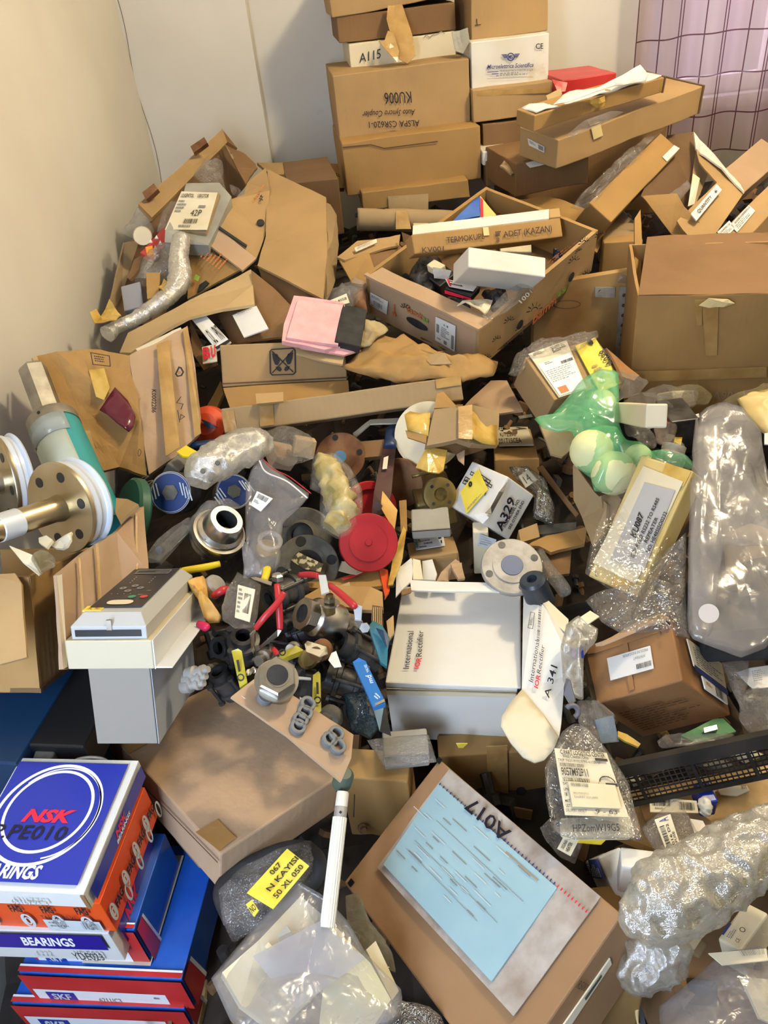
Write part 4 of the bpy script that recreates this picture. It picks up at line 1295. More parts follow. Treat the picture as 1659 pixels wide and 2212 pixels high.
t = empty('burst_crate', P(430,600,1.75), 'burst crate of board leaning in the wall corner, spilling bags', 'crate')
rim = slab('rim_panel', px3([(299,441,1.93),(480,280,2.30),(491,307,2.28),(328,470,1.90)]),.012, CB, t, amp=.002)
for a in (((411,316),(441,296),(448,308),(418,330)),((307,416),(332,396),(341,408),(316,432))):
    c = sum(np.array(p, float) for p in a) / 4; dd = 1.90 + (2.24 - 1.90) * (c[0] - 300) / 190
    slab('wooden_cleat', [P(p[0], p[1], dd - .015) for p in a],.02, RUST, t, amp=.0015, cuts=2)
slab('rim_edge', px3([(480,280,2.30),(491,307,2.28),(512,322,2.25),(505,312,2.3)]),.010, CB4, t)
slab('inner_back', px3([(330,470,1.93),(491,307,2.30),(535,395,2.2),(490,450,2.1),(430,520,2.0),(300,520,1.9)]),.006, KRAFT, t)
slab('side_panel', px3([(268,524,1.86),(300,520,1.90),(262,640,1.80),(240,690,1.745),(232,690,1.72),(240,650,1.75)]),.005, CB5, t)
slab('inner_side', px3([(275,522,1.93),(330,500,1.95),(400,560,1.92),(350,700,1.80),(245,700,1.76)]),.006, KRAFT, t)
slab('bent_flap', px3([(487,307,2.24),(496,316,2.22),(552,347,2.15),(556,360,2.12),(531,398,2.04),(514,370,2.08)]),.005, CB4, t, amp=.006)
slab('inner_flap', px3([(484,308,2.22),(500,330,2.18),(528,395,2.05),(516,372,2.1)]),.005, CB5, t, amp=.004)
f2 = slab('printed_flap', px3([(534,394,1.96),(574,361,1.98),(583,412,1.90),(572,510,1.80),(554,557,1.74),(458,481,1.76),(487,441,1.82),(500,430,1.85),(527,419,1.9)]),.005, CB, t, amp=.002)
q = Quad(t, px3([(528,455,1.855),(575,392,1.925),(583,402,1.915),(536,466,1.845)])); q.off += .006; q.text('Banvitas', 0,.2,.6,.8, 'orange').lines(.65,.3,1,.7,1, 'orange').done()
q = Quad(t, px3([(562,430,1.88),(572,425,1.88),(572,455,1.85),(563,458,1.85)])); q.off += .008; sun_mark(q, .5,.5,.4, asp=1); q.done()
lathe('hole', P(563,482,1.815), FWD * -1 + UP * .3,[(0,0),(.009,0),(.009,.003),(0,.003)], BLACKM, t, k=16)
slab('flap_crease', px3([(460,479,1.755),(534,529,1.745),(532,533,1.74),(458,484,1.75)]),.003, BLACKM, t, amp=.0005)
slab('folded_edge', px3([(433,513,1.74),(458,484,1.76),(554,557,1.73),(524,584,1.69)]),.005, CB3, t, amp=.002)
f4 = slab('lower_printed_panel', px3([(408,538,1.76),(426,526,1.76),(518,582,1.70),(404,645,1.72)]),.005, CB2, t, amp=.002)
q = Quad(t, px3([(436,560,1.735),(458,530,1.745),(506,562,1.71),(480,590,1.70)])); q.off += .006; q.lines(0,0,1,1,7, 'orange', 8,.4).done()
q = Quad(t, px3([(412,632,1.72),(426,596,1.73),(436,602,1.73),(424,638,1.715)])); q.off += .008; q.text('Banvit', 0,.2,.6,.8, 'orange').rect(.65,0,.95,.9, 'green').done()
slab('hand_hole', px3([(425,632,1.71),(430,615,1.715),(445,606,1.715),(452,612,1.71),(436,626,1.71)]),.002, BLACKM, t)
f1 = slab('large_flap', px3([(578,365,1.98),(636,394,1.92),(704,426,1.84),(706,549,1.66),(697,645,1.56),(556,573,1.70),(574,510,1.78)]),.006, CB, t, amp=.0015, cuts=4)
slab('rear_panel', px3([(704,436,1.90),(716,440,1.92),(730,463,1.92),(727,604,1.75),(701,655,1.66),(705,549,1.74)]),.006, CB5, t, amp=.004)
slab('lower_panel', px3([(556,573,1.72),(697,645,1.62),(640,730,1.60),(600,700,1.62)]),.006, CB4, t, amp=.002)
# carton with a white label below (the coded square of the photo is left out)
fr = fit(1.58,(612,729),(500,745),(628,661), c=.12, AB=(545,590), dA=1.60, name='qr')
t2 = empty('open_box', fr.at(.5,.5,1), 'dark open carton with plain white sticker and long corrugated flap', 'box')
slab('side_panel', px3([(542,582,1.66),(592,622,1.63),(630,661,1.60),(640,728,1.54),(612,729,1.54),(560,734,1.56),(502,745,1.58),(470,682,1.64),(549,656,1.62)]),.006, CB4, t2, amp=.003)
q = Quad(t2, px3([(503,683,1.585),(555,663,1.585),(581,712,1.545),(528,731,1.545)]), PAPER, t=.002); q.off += .004
q.lines(.2,.05,.85,.14,2, 'grey', 3).done()
fl = slab('corrugated_flap', px3([(258,761,1.50),(276,717,1.56),(400,655,1.62),(542,582,1.68),(546,615,1.64),(549,656,1.58),(480,668,1.56),(408,689,1.53),(340,722,1.50),(281,761,1.48)]),.006, CB7, t2, amp=.002, cuts=4)
q = Quad(t2, px3([(414,690,1.56),(440,678,1.57),(500,742,1.53),(470,760,1.52)]), PAPER, t=.002); q.off += .003
q.text('PN7', .62,.45,.95,.85, bold=.02).text('OL', .15,.45,.38,.85, bold=.02).rect(0,.93,1,1).done()
q = Quad(t2, px3([(438,752,1.53),(468,745,1.525),(470,782,1.50),(440,788,1.51)]), PAPERY, t=.002); q.off += .003
q.text('B', .1,.15,.6,.8, 'red', bold=.05).text('U', .65,.15,1.0,.8, 'red', bold=.04).done()
slab('inner_side', px3([(410,690,1.58),(440,750,1.55),(470,785,1.52),(440,800,1.52),(415,760,1.55)]),.005, CB4, t2)
slab('torn_edge', px3([(292,752,1.475),(372,712,1.50),(390,706,1.505),(395,716,1.5),(300,760,1.47)]),.003, PAPERY, t2, amp=.003)

# contents of the burst crate
fr = fit(1.72,(357,499),(448,499),(393,417), AB=(471,419), c=.05, dA=1.71, dB=1.80, name='lab')
b = cbox('bagged_carton', fr, CB5, 'dusty carton with big white paper label, leaning in the burst crate', amp=.003)
slab('body_top', px3([(395,420,1.80),(402,396,1.83),(474,394,1.83),(500,425,1.80),(470,490,1.74),(450,530,1.71),(356,525,1.71),(357,500,1.71)]),.03, GCARD, b)
q = flabel(b, 'AB', [(393,417),(471,419),(448,499),(357,499)], PAPERY, amp=.001)
q.text('ULKENTOL', .05,.07,.4,.17, bold=.01).text('USKOTOR', .5,.07,.8,.17, bold=.01).text('42P', .48,.50,.75,.66, 'pen').rect(.62,.38,.8,.44, 'grey').bars(.38,.74,.72,.86,16).lines(.3,.9,.8,.99,1, 'grey').lines(.05,.25,.3,.6,4, 'grey', 3).done()
tube('bubble_wrap_strip', [(P(392,512,1.68),.018),(P(386,560,1.66),.021),(P(388,604,1.64),.024),(P(360,642,1.62),.018),(P(300,684,1.60),.014),(P(252,706,1.58),.012),(P(232,722,1.56),.017)], BUBBLE, 'long twisted strip of bubble wrap hanging out of the burst crate', 'wrap', n=60, k=14, amp=.002, bub=.003, scale=60)
pb = pillow('plastic_bag', px3([(262,505,1.82),(300,452,1.86),(318,465,1.86),(336,500,1.84),(320,520,1.82),(312,533,1.81),(292,520,1.81)]),.02, MILK2, 'cloudy bag with cream part, by the wall in the burst crate', 'bag', amp=.01)
lathe('cream_part', P(308,510,1.80), P(308,510,1.80) - EYE, [(0,-.02),(.02,-.02),(.022,0),(.012,.004),(.008,-.008),(0,-.008)], CREAM, pb, k=18)
b = slab('red_mesh_net', px3([(303,545,1.76),(352,492,1.82),(358,494,1.82),(356,530,1.78),(330,560,1.74),(312,552,1.75)]),.01, REDC, amp=.006, label='red printed bag with orange sticker in the burst crate', cat='bag')
q = Quad(b, px3([(315,536,1.735),(330,533,1.735),(332,552,1.72),(319,554,1.72)]), ORANGE, name='sticker', t=.002)
for a_ in ((326,522),(338,512),(346,524),(335,534),(322,553),(334,542)):
    slab('white_print', px3([(a_[0] - 4, a_[1] + 3,1.755),(a_[0], a_[1] - 5,1.76),(a_[0] + 4, a_[1] + 3,1.755)]),.002, PAPER, b, cuts=0)
b.children[0].name = 'sticker'
pillow('plastic_bag', px3([(340,500,1.82),(350,470,1.85),(372,440,1.88),(390,440,1.88),(384,458,1.86),(360,495,1.82)]),.02, MILK2, 'grey bag with black ring between the red bag and labelled carton', 'bag', amp=.008)
pillow('plastic_bag', px3([(418,382,1.98),(444,352,2.05),(462,346,2.06),(480,356,2.05),(482,388,2.0),(490,415,1.95),(474,400,1.97),(440,396,1.97)]),.025, MILK2, 'crumpled bag at the top of the burst crate', 'bag', amp=.012)
pillow('plastic_bag', px3([(495,405,1.92),(520,412,1.9),(522,424,1.88),(500,420,1.9)]),.015, CLEAR, 'little clear box with rounded corners beside printed flap', 'bag')
tube('bubble_wrap_loop', [(P(312,610,1.70),.018),(P(318,580,1.71),.016),(P(340,548,1.72),.014),(P(362,545,1.71),.016),(P(366,570,1.69),.018),(P(345,592,1.68),.02),(P(320,606,1.68),.018)], MILK2, 'loop of cloudy wrap below the red bag', 'wrap', n=40, amp=.004)
fr = fit(1.64,(268,672),(312,664),(262,622), AB=(300,604), c=.05, dA=1.64, name='greybox')
cbox('grey_box', fr, mat('grey_lilac_card', (.30,.30,.33),.6), 'small grey lilac box low in the burst crate', amp=.001)
slab('card_scrap', px3([(316,590,1.66),(345,588,1.66),(342,640,1.62),(318,645,1.62)]),.004, CB2, amp=.003, label='tan card scrap behind the cloudy wrap loop', cat='scrap')
slab('card_scrap', px3([(275,600,1.74),(290,560,1.78),(310,545,1.78),(300,580,1.74),(282,605,1.73)]),.006, CB4, amp=.004, label='dark brown scrap against side wall of the burst crate', cat='scrap')
slab('crumpled_tape', px3([(342,625,1.62),(352,596,1.64),(366,610,1.63),(362,640,1.61)]),.003, TAPEY, amp=.01, label='shiny brown tape curl inside the burst crate', cat='tape', scale=30)
slab('crumpled_tape', px3([(194,668,1.55),(208,656,1.56),(218,672,1.56),(236,650,1.58),(262,682,1.57),(250,698,1.56),(224,700,1.55),(205,690,1.55)]),.002, TAPEY, amp=.012, label='brown tape tangle sticking out towards the wall', cat='tape', scale=25)
# flattened printed cartons at the foot of the back wall
b = slab('flat_carton', px3([(555,352,2.42),(640,352,2.42),(645,375,2.40),(585,378,2.38)]),.01, CB, amp=.003, label='flattened tan carton edge at the foot of the pillar', cat='box')
b = slab('flat_carton', px3([(640,354,2.44),(738,356,2.46),(744,408,2.40),(690,405,2.36),(645,392,2.36)]),.012, CB2, amp=.004, label='crushed carton with printed suns at the foot of the back wall', cat='box')
for (x, y) in ((655,362),(682,372),(705,366),(725,382),(690,396)):
    q = Quad(b, px3([(x - 10, y - 8,2.355),(x + 10, y - 8,2.355),(x + 10, y + 8,2.355),(x - 10, y + 8,2.355)])); sun_mark(q, .5,.5,.42, asp=1); q.done(); b.children[-1].name = 'sun_print'
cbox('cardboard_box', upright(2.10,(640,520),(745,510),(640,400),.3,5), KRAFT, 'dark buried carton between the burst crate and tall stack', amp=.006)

# --- tall crumpled carton, corner towards the viewer
t = empty('crumpled_carton', P(320,1024,1.30), 'tall crumpled taped carton standing corner-on beside the wall', 'box')
lf = slab('front_panel', px3([(78,770,1.30),(120,763,1.32),(163,758,1.35),(217,754,1.38),(278,770,1.395),(300,900,1.34),(320,1024,1.30),(295,1015,1.30),(258,1008,1.31),(225,1020,1.30),(190,1015,1.28),(110,940,1.24)]),.008, CB2, t, amp=.006, cuts=4, scale=14)
rt = slab('side_panel', px3([(278,768,1.395),(330,745,1.42),(405,706,1.47),(421,787,1.42),(434,900,1.37),(432,935,1.35),(380,985,1.32),(322,1024,1.30),(300,900,1.34)]),.008, CB3, t, amp=.004, cuts=4, scale=12)
slab('left_edge', px3([(70,772,1.28),(79,769,1.29),(92,810,1.27),(84,812,1.26)]),.004, CB7, t)
slab('tape', px3([(338,745,1.405),(364,733,1.42),(388,965,1.30),(358,985,1.29)]),.001, TAPE, t, amp=.0015, cuts=4)
slab('tape', px3([(395,712,1.45),(405,706,1.46),(434,935,1.335),(420,945,1.335)]),.001, TAPE, t, amp=.0015, cuts=4)
slab('tape', px3([(192,800,1.335),(225,795,1.34),(238,840,1.33),(225,865,1.32),(208,858,1.32)]),.001, TAPEY, t, amp=.004)
slab('tape', px3([(110,925,1.24),(195,930,1.27),(215,1000,1.275),(150,985,1.25)]),.001, TAPE, t, amp=.004)
slab('torn_hole', px3([(215,885,1.315),(235,855,1.325),(248,835,1.335),(276,865,1.335),(293,900,1.32),(288,920,1.31),(278,932,1.305),(250,912,1.31),(232,895,1.31)]),.002, mat('maroon_film', (.12,.015,.03),.15), t, amp=.006, cuts=4, smooth=True)
q = Quad(t, px3([(198,768,1.345),(238,775,1.35),(240,797,1.345),(203,793,1.34)])); q.off += .008
q.stroke([(0,0),(1,0),(1,1),(0,1),(0,0)],.0015).lines(.15,.2,.85,.8,3, 'ink', 5,.5).done()
q = Quad(t, px3([(342,852,1.352),(342,902,1.325),(330,901,1.325),(330,851,1.352)])); q.off += .010; q.text('K0002286', 0,.1,1,.9, bold=.02).done()
q = Quad(t, px3([(378,806,1.385),(398,802,1.39),(398,824,1.38),(378,828,1.375)])); q.off += .012
q.stroke([(.5,0),(.15,.6),(.35,.85),(.75,.85),(.95,.55),(.7,.1),(.5,0)],.003).text('20', .38,.4,.66,.65).done()
q = Quad(t, px3([(392,868,1.365),(402,922,1.335),(384,924,1.33),(376,872,1.355)])); q.off += .012
q.stroke([(0,.2),(.2,.9),(.3,.1),(.5,.5)],.0015).stroke([(.5,.9),(1,.9)],.0015).stroke([(.8,.2),(.9,.8),(.7,.6),(.8,.2)],.0015).done()
q = Quad(t, px3([(298,1000,1.30),(306,990,1.305),(307,980,1.31),(299,975,1.31)])); q.off += .01; q.ring(.5,.5,.4,.4,.001).done()

# ---------------------------------------------------------------- teal roller with hexagonal shaft
axv = P(190,1090,1.16) - P(112,912,1.24)
O = P(112,908,1.24)
Lr = float(np.linalg.norm(axv)) + .06
ax, _, _ = basis(axv)
t = empty('hex_shaft_roller', P(170,1060,1.2), 'teal roller with grey end disc and hexagonal steel shaft by the wall', 'roller')
hs = P(84,833,1.255) - O
lathe('hexagonal_shaft', O, hs, [(0,0),(.0225,0),(.0225,.098),(.019,.103),(0,.103)], DSTEEL, t, k=6, smooth=False, phase=.3)
lathe('end_disc', O, ax, [(0,0),(.037,0),(.0405,.003),(.0405,.022),(0,.022)], DSTEEL, t, k=48)
lathe('teal_sleeve', O, ax, [(.038,.022),(.0395,.024),(.0395, Lr),(0, Lr)], TEAL, t, k=48)
# clear sleeve with a paper tag round the left of the roller
m = M()
u_ = P(62,912,1.24) - O; u_ = u_ - (u_ @ ax) * ax; u_ /= np.linalg.norm(u_)
v_ = np.cross(ax, u_)
if v_ @ (EYE - O) < 0:
    v_ = -v_
def wrap(r, a0, a1, l0, l1, mname, mm, k=16):
    m = M(); b = 0
    for i in range(k + 1):
        a = math.radians(a0 + (a1 - a0) * i / k)
        d = u_ * math.cos(a) + v_ * math.sin(a)
        m.v += [O + d * r + ax * l0, O + d * r + ax * l1]
    for i in range(k):
        m.f.append((2 * i, 2 * i + 1,2 * i + 3,2 * i + 2))
    m.mi = []
    o = link(mname, m.v, m.f, mm, t, smooth=True)
    md = o.modifiers.new('s', 'SOLIDIFY'); md.thickness = .0006
    return o
PGREEN = mat('paper_pale_green', (.52,.62,.58),.5)
wrap(.0402,-20,118,.045, Lr, 'paper_tag', PGREEN)
wrap(.0415,-40,128,.022,.060, 'clear_sleeve', mat('clear_sleeve_rim', (.55,.60,.58),.15, Alpha=.55))
q = Quad(t, [O + (u_ * math.cos(a) + v_ * math.sin(a)) * .0405 + ax * l for a, l in ((math.radians(78),.062),(math.radians(25),.062),(math.radians(25),.048),(math.radians(78),.048))])
q.off = .0016; q.text('A422', 0,0,1,1, 'pen').done()
lathe('set_hole', O + (u_ * .2 + v_ * .98) * .0402 + ax * .012, u_ * .2 + v_ * .98,[(0,0),(.0028,0),(.0028,.001),(0,.001)], BLACK, t, k=12)

# ---------------------------------------------------------------- gold flanged spools lying in the carton
WRIM = mat('bluish_white_rim', (.62,.68,.76),.3)

def spool(O, ax, R, th, shaft_r, shaft_l, label, wt, holes=6, hr=.007, ph=0.0):
    ax, u, v = basis(ax)                       # ax points out of the visible face
    t = empty('flanged_spool', O, label, 'spool', 'gold flanged spools in the torn carton')
    lathe('flange', O - ax * th, ax, [(0,0),(R, 0),(R, th * .7),(R * .985, th),(0, th)], GOLD, t, k=64)
    if wt:
        w = O - ax * (th + wt)
        lathe('white_rim', w, ax, [(0,0),(R * .97,0),(R * 1.0, wt * .12),(R * .97, wt * .25),(R * .93, wt * .3),(R * .93, wt * .6),(R * .97, wt * .65),(R * .98, wt),(0, wt)], WRIM, t, k=64)
    for k in range(holes):
        a = 2 * math.pi * k / holes + ph
        c = O + (u * math.cos(a) + v * math.sin(a)) * R * .72
        lathe('bolt_hole', c, ax, [(hr * .98,.0006),(hr, -.004),(0,-.004),(0,.0004),(hr * .98,.0004)], BLACK, t, k=20)
    lathe('shaft', O, ax, [(shaft_r * 1.12,0),(shaft_r * 1.08,.005),(shaft_r, .009),(shaft_r, shaft_l),(0, shaft_l)], GOLD, t, k=40)
    return t, ax

O1 = P(128,1098,1.02)
A1 = P(-30,1150,.93) - O1
s1, ax1 = spool(O1, A1 * np.array([1,1,1]),.062,.006,.0165,.17, 'gold flanged spool with white rims and taped shaft', .030, ph=.35)
lathe('silver_band', O1 + ax1 * .062, ax1,[(.0166,0),(.0178,.001),(.0178,.030),(.0166,.031)], SILVERW, s1, k=40)
O2 = P(0,1040,1.10)
s2, ax2 = spool(O2, A1 + RIGHT * -.05,.066,.006,.0165,.10, 'gold flanged spool farther back against the white wall', .022, ph=.1)
slab('foam_scrap', px3([(106,1172,.985),(140,1152,.985),(156,1150,.99),(158,1172,.975),(150,1186,.97),(118,1182,.975)]),.004, FOAM, amp=.008, label='torn masking scrap under the gold spool shaft', cat='scrap', scale=30)
slab('foam_scrap', px3([(88,1168,.99),(104,1162,.99),(118,1172,.98),(106,1190,.97),(90,1180,.98)]),.004, FOAM, amp=.006, label='small pale scrap beside torn masking scrap', cat='scrap')

# torn carton that holds them, its pinkish flap standing up
fr = fit(.93,(62,1248),(-160,1262),(210,1178),(79,1496), dA=.88, dB=1.06, name='G')
t, tp = tray('torn_carton', fr, CB2, 'torn brown carton at the left edge with upright pinkish flap'.replace('at the left edge ', ''), th=.006, amp=.003, sides=('AC', 'BC', 'AC-'), base=True)
slab('torn_rim', px3([(-20,1242,.925),(34,1240,.925),(48,1262,.915),(50,1330,.90),(58,1420,.885),(0,1435,.875),(-20,1435,.875)]),.005, CB, t, amp=.003)
fp = slab('upright_flap', px3([(125,1242,.93),(181,1195,.99),(250,1150,1.06),(311,1094,1.14),(313,1160,1.12),(316,1236,1.09),(262,1290,1.05),(150,1445,.93),(138,1445,.91)]),.007, CB3, t, amp=.003, cuts=4)
slab('flap_fold', px3([(123,1244,.92),(134,1240,.92),(146,1440,.915),(136,1446,.91)]),.006, CB7, t, amp=.002)
for a_ in (((206,1176,1.008),(212,1172,1.01),(222,1330,.985),(216,1336,.98)),((170,1206,.968),(174,1204,.97),(183,1330,.945),(178,1334,.942)),((292,1110,1.112),(296,1106,1.115),(298,1240,1.075),(294,1244,1.072))):
    slab('crease', px3([(p[0], p[1], p[2] - .004) for p in a_]),.002, TAPE, t, amp=.001)
slab('back_flap', px3([(252,1078,1.12),(276,1080,1.12),(300,1092,1.1),(260,1130,1.06),(250,1110,1.09)]),.005, CB5, t, amp=.003)
slab('paper_tag', px3([(20,1178,.95),(70,1200,.94),(90,1236,.925),(84,1240,.92),(50,1215,.93)]),.002, PAPERY, amp=.003, label='long paper tag lying inside the torn brown carton', cat='tag')
pillow('plastic_bag', px3([(68,1210,.93),(95,1198,.94),(122,1206,.935),(120,1222,.92),(85,1238,.915)]),.012, AMBERF, 'yellowish clear lump of wrap in the torn brown carton', 'bag')

# ---------------------------------------------------------------- control unit
t = empty('control_unit', P(290,1560,.98), 'cream and grey electronic control unit with keypad, standing on end', 'control unit')
fr = fit(.90,(327,1383),(146,1385),(431,1264),(333,1445), AB=(270,1268), AC=(143,1447), name='dev')
m = M(); m.box(fr.O, fr.A, fr.B, fr.C, 2); hb = m.obj('tray_housing', DEVC, t, merge=.0001, bevel=.0015); FR[hb.name] = fr
n = fr.face('BC')[1]
m = M(); m.box(fr.O + n * .0004, fr.B, fr.C, n * .0015); m.obj('side_plate', DEVW, t, merge=.0001)
m = M(); m.box(fr.at(0,0,.93), n * .022, fr.B, fr.C * .05); m.obj('mounting_lip', DEVW, t, merge=.0001, bevel=.001)
n2 = fr.face('AB')[1]
def dv(u, v, h):
    return fr.O + fr.A * u + fr.B * v + n2 * h
# keypad block with chamfered edges
kb = M()
lo = [dv(.06,.02,0), dv(.93,.02,0), dv(.93,.99,0), dv(.06,.99,0)]
mid = [dv(.06,.02,.016), dv(.93,.02,.016), dv(.93,.99,.016), dv(.06,.99,.016)]
hi = [dv(.16,.10,.028), dv(.83,.10,.028), dv(.83,.95,.028), dv(.16,.95,.028)]
kb.v = lo + mid + hi
for a_, b_ in ((0,4),(4,8)):
    for k in range(4):
        kb.f.append((a_ + k, a_ + (k + 1) % 4, b_ + (k + 1) % 4, b_ + k))
kb.f += [(8,9,10,11),(3,2,1,0)]; kb.mi = []
link('keypad_housing', kb.v, kb.f, DEVG, t, bevel=.001)
KEY = mat('keypad_black', (.03,.03,.032),.35)
q = Quad(t, [dv(.80,.94,.0282), dv(.20,.94,.0282), dv(.20,.17,.0282), dv(.80,.17,.0282)], KEY, t=.0008)
q.rect(.12,.05,.88,.17, 'kg').rect(.14,.07,.86,.15, 'ink').rect(.55,.09,.84,.13, 'kg')
for k in range(4):
    q.rect(.25,.26 + .05 * k, .27,.275 + .05 * k, 'pale'); q.rect(.66,.26 + .05 * k, .68,.275 + .05 * k, 'pale')
for (u, v) in ((.24,.56),(.44,.50),(.40,.63),(.60,.56)):
    q.ring(u, v, .045,.022,.0035, 'kg')
for k in range(4):
    q.rect(.12 + .13 * k, .70,.14 + .13 * k, .71, 'pale')
q.lines(.8,.62,.95,.66,1, 'kg').lines(.7,.72,.85,.76,1, 'kg')
q.poly([(.62 + .08 * math.cos(a),.78 + .035 * math.sin(a)) for a in np.linspace(0,6.2,16)], 'grn')
q.poly([(.86 + .08 * math.cos(a),.78 + .035 * math.sin(a)) for a in np.linspace(0,6.2,16)], 'rd')
q.poly([(.5 + .26 * math.copysign(abs(math.cos(a)) ** .5, math.cos(a)),.91 + .055 * math.sin(a)) for a in np.linspace(0,6.2,24)], CREAM)
q.done()
for ch in t.children:
    if ch.name.startswith('lettering') and ch.data.materials[0].name in ('key_green', 'key_red', 'cream_card', 'key_grey'):
        ch.name = 'button'
q = Quad(t, [dv(.86,.20,.0265), dv(.64,.20,.0265), dv(.64,.12,.0265), dv(.86,.12,.0265)], YPAPER, t=.0012); q.text('3L 90', .2,.25,.8,.8, 'redpen').done()
q = Quad(t, [dv(.62,.985,.024), dv(.34,.985,.024), dv(.34,.955,.026), dv(.62,.955,.026)]); q.off = .003; q.lines(0,.1,1,.9,1, 'ink', 4).done()
m = M(); m.box(dv(.12,.018,.004), fr.A * .76, fr.b * -.001, n2 * .008); m.obj('slot', BLACK, t)
m = M(); m.box(dv(.45,.012,.012), fr.A * .06, fr.b * .004, n2 * .012); m.obj('latch', DSTEEL, t, bevel=.0006)
fr2 = Frame(fr.at(.07,.02,1), fr.A * .72, fr.B * .82, fr.c * .10)
m = M(); m.box(fr2.O, fr2.A, fr2.B, fr2.C, 2); m.obj('lower_body', DEVD, t, merge=.0001, bevel=.001)
m = M(); m.box(fr2.O - fr2.a * .001, fr2.B, fr2.C, -fr2.a * .001); m.obj('side_plate', mat('device_blue_grey', (.40,.44,.52),.5), t)
for k in range(3):
    c = P(397 + k * 5,1482 - k * 12,.965)
    d_ = P(440,1476 - 3 * k, .95) - P(397,1482,.965)
    lathe('cable_gland', c, d_, [(0,0),(.0095,0),(.0095,.012),(.006,.013),(.006,.022),(.0075,.022),(.0075,.027),(.004,.027),(.004,.034),(0,.034)], LGREY, t, k=16)

# blue painted cabinet edge under the torn carton, dark things behind
O = P(150,1458,1.05)
a = isect((40,1640), O, np.array([0,0,1.])) - O
z0 = float(O[2])
b_ = np.array([-1.0,0,0]); b_ = b_ - (b_ @ a) / (a @ a) * a; b_ /= np.linalg.norm(b_)
fr = Frame(O - a * .1, a * 1.15, b_ * .17, np.array([0,0,-z0 + .001]))
t = cbox('blue_metal_cabinet', fr, BLUED, 'dark blue painted metal cabinet under the torn brown carton', 'cabinet', amp=.0003, bevel=.003)

fr = upright(1.00,(40,1665),(210,1668),(38,1608),.2,-10)
b = cbox('black_instrument_box', fr, BLACK, 'black instrument housing in shadow behind the blue bearing box', 'instrument', amp=.0005)
for x in (52,138):
    lathe('brass_screw', P(x, 1622,.985),-FWD, [(0,-.01),(.004,-.01),(.004,.004),(0,.004)], BRASSG, b, k=10)
fr = upright(.97,(80,1662),(125,1660),(82,1642),.05,0)
cbox('grey_block', fr, GSTONE, 'small grey block just behind the blue bearing box', 'block', amp=.001)
# ---------------------------------------------------------------- bearing boxes, topmost first
def fullq(o, f, c, off=.0):
    """Quad over a whole face of carton o; c gives its corners (a,b,c fractions) in reading order."""
    fr = FR[o.name]; n = fr.face(f)[1]
    return Quad(o, [fr.at(*k) + n * (.0012 + off) for k in c])

GB = 'bearing cartons of the small stack in front'
WHT = mat('glossy_white_card', (.68,.69,.66),.3)
NB = mat('glossy_blue_card', (.018,.035,.36),.25)
fr = flat(.80,(180,1932),(-112,1918),(291,1642),(205,1962))
b = cbox('bearing_box', fr, WHT, 'blue and white bearing carton with ring emblem, topmost of the small stack', group=GB, amp=.0004, bevel=.001)
q = fullq(b, 'AB', [(1,1,0),(0,1,0),(0,0,0),(1,0,0)])
q.rect(.03,.05,.945,.955, NB); q.off += .0004
q.ring(.47,.46,.40,.38,.0040, 'white', k=60).ring(.47,.44,.33,.31,.0036, 'white', k=60, rot=.1).ring(.50,.45,.37,.345,.0018, 'white', 200,420, rot=.3)
q.off += .0004
q.text('NSK', .30,.44,.70,.53, 'red', bold=.045, shear=.25)
q.text('BEARINGS', .16,.84,.64,.93, 'white', bold=.035, shear=.2)
q.off += .0004
q.text('P.PE010', .12,.56,.70,.66, 'pen', bold=.01, shear=.1)
q.done()
q = fullq(b, 'BC', [(0,0,0),(0,1,0),(0,1,1),(0,0,1)])
q.rect(.05,.14,.97,.90, NB); q.off += .0004
q.text('NSK', .44,.24,.62,.56, 'red', bold=.045, shear=.2).text('BEARINGS', .42,.62,.66,.80, 'white', bold=.035, shear=.2).done()
q = fullq(b, 'AC', [(1,0,0),(0,0,0),(0,0,1),(1,0,1)])
q.text('6316ZZC3', .45,.35,.72,.7, 'grey').lines(.0,.35,.35,.75,1, 'grey').done()
m = M(); m.box(fr.at(-.004,-.002,.05), fr.A * .03,-fr.b * .001, fr.C * .9); m.obj('brown_corner', CB4, b)
th = []
for k in range(17):
    a = math.pi * k / 16
    th.append((fr.at(.42 + .14 * math.cos(a),1.0 + .045 * math.sin(a),.25),.0022))
tube('carry_loop', th, LGREY, parent=b, n=30, k=6)
fr = flat(.845,(216,1952),(-70,1940),(318,1700),(237,2012))
b = cbox('bearing_box', fr, ORED, 'orange red bearing carton, second from the top of the small stack', group=GB, amp=.0004, bevel=.001)
q = fullq(b, 'AC', [(1,0,0),(0,0,0),(0,0,1),(1,0,1)])
for u in (.10,.38,.62,.84):
    q.ring(u, .62,.035,.22,.0035, 'pale').ring(u, .62,.018,.11,.002, 'pale')
for u in (.30,.54,.80):
    q.text('FAG', u, .08, u + .09,.30, 'ink', bold=.04)
q.rect(.50,.55,.93,.92, 'pale').text('T41AB 130.XL', .50,.40,.78,.52, 'ink').bars(.78,.62,.92,.85,12).lines(.53,.62,.7,.85,2, 'grey').done()
q = fullq(b, 'BC', [(0,0,0),(0,1,0),(0,1,1),(0,0,1)])
for u in (.08,.34,.58,.82):
    q.text('FAG', u + .02,.40, u + .15,.62, 'ink', bold=.04).ring(u - .03,.5,.03,.22,.003, 'pale').ring(u - .03,.5,.015,.1,.0025, 'pale').ring(u + .19,.8,.03,.22,.003, 'pale')
q.done()
fr = flat(.88,(234,2016),(-70,2008),(322,1780),(256,2075))
b = cbox('bearing_box', fr, WHT, 'violet blue bearing carton below the orange red one', group=GB, amp=.0004, bevel=.001)
q = fullq(b, 'AC', [(1,0,0),(0,0,0),(0,0,1),(1,0,1)])
VB = mat('violet_blue_card', (.022,.012,.26),.3)
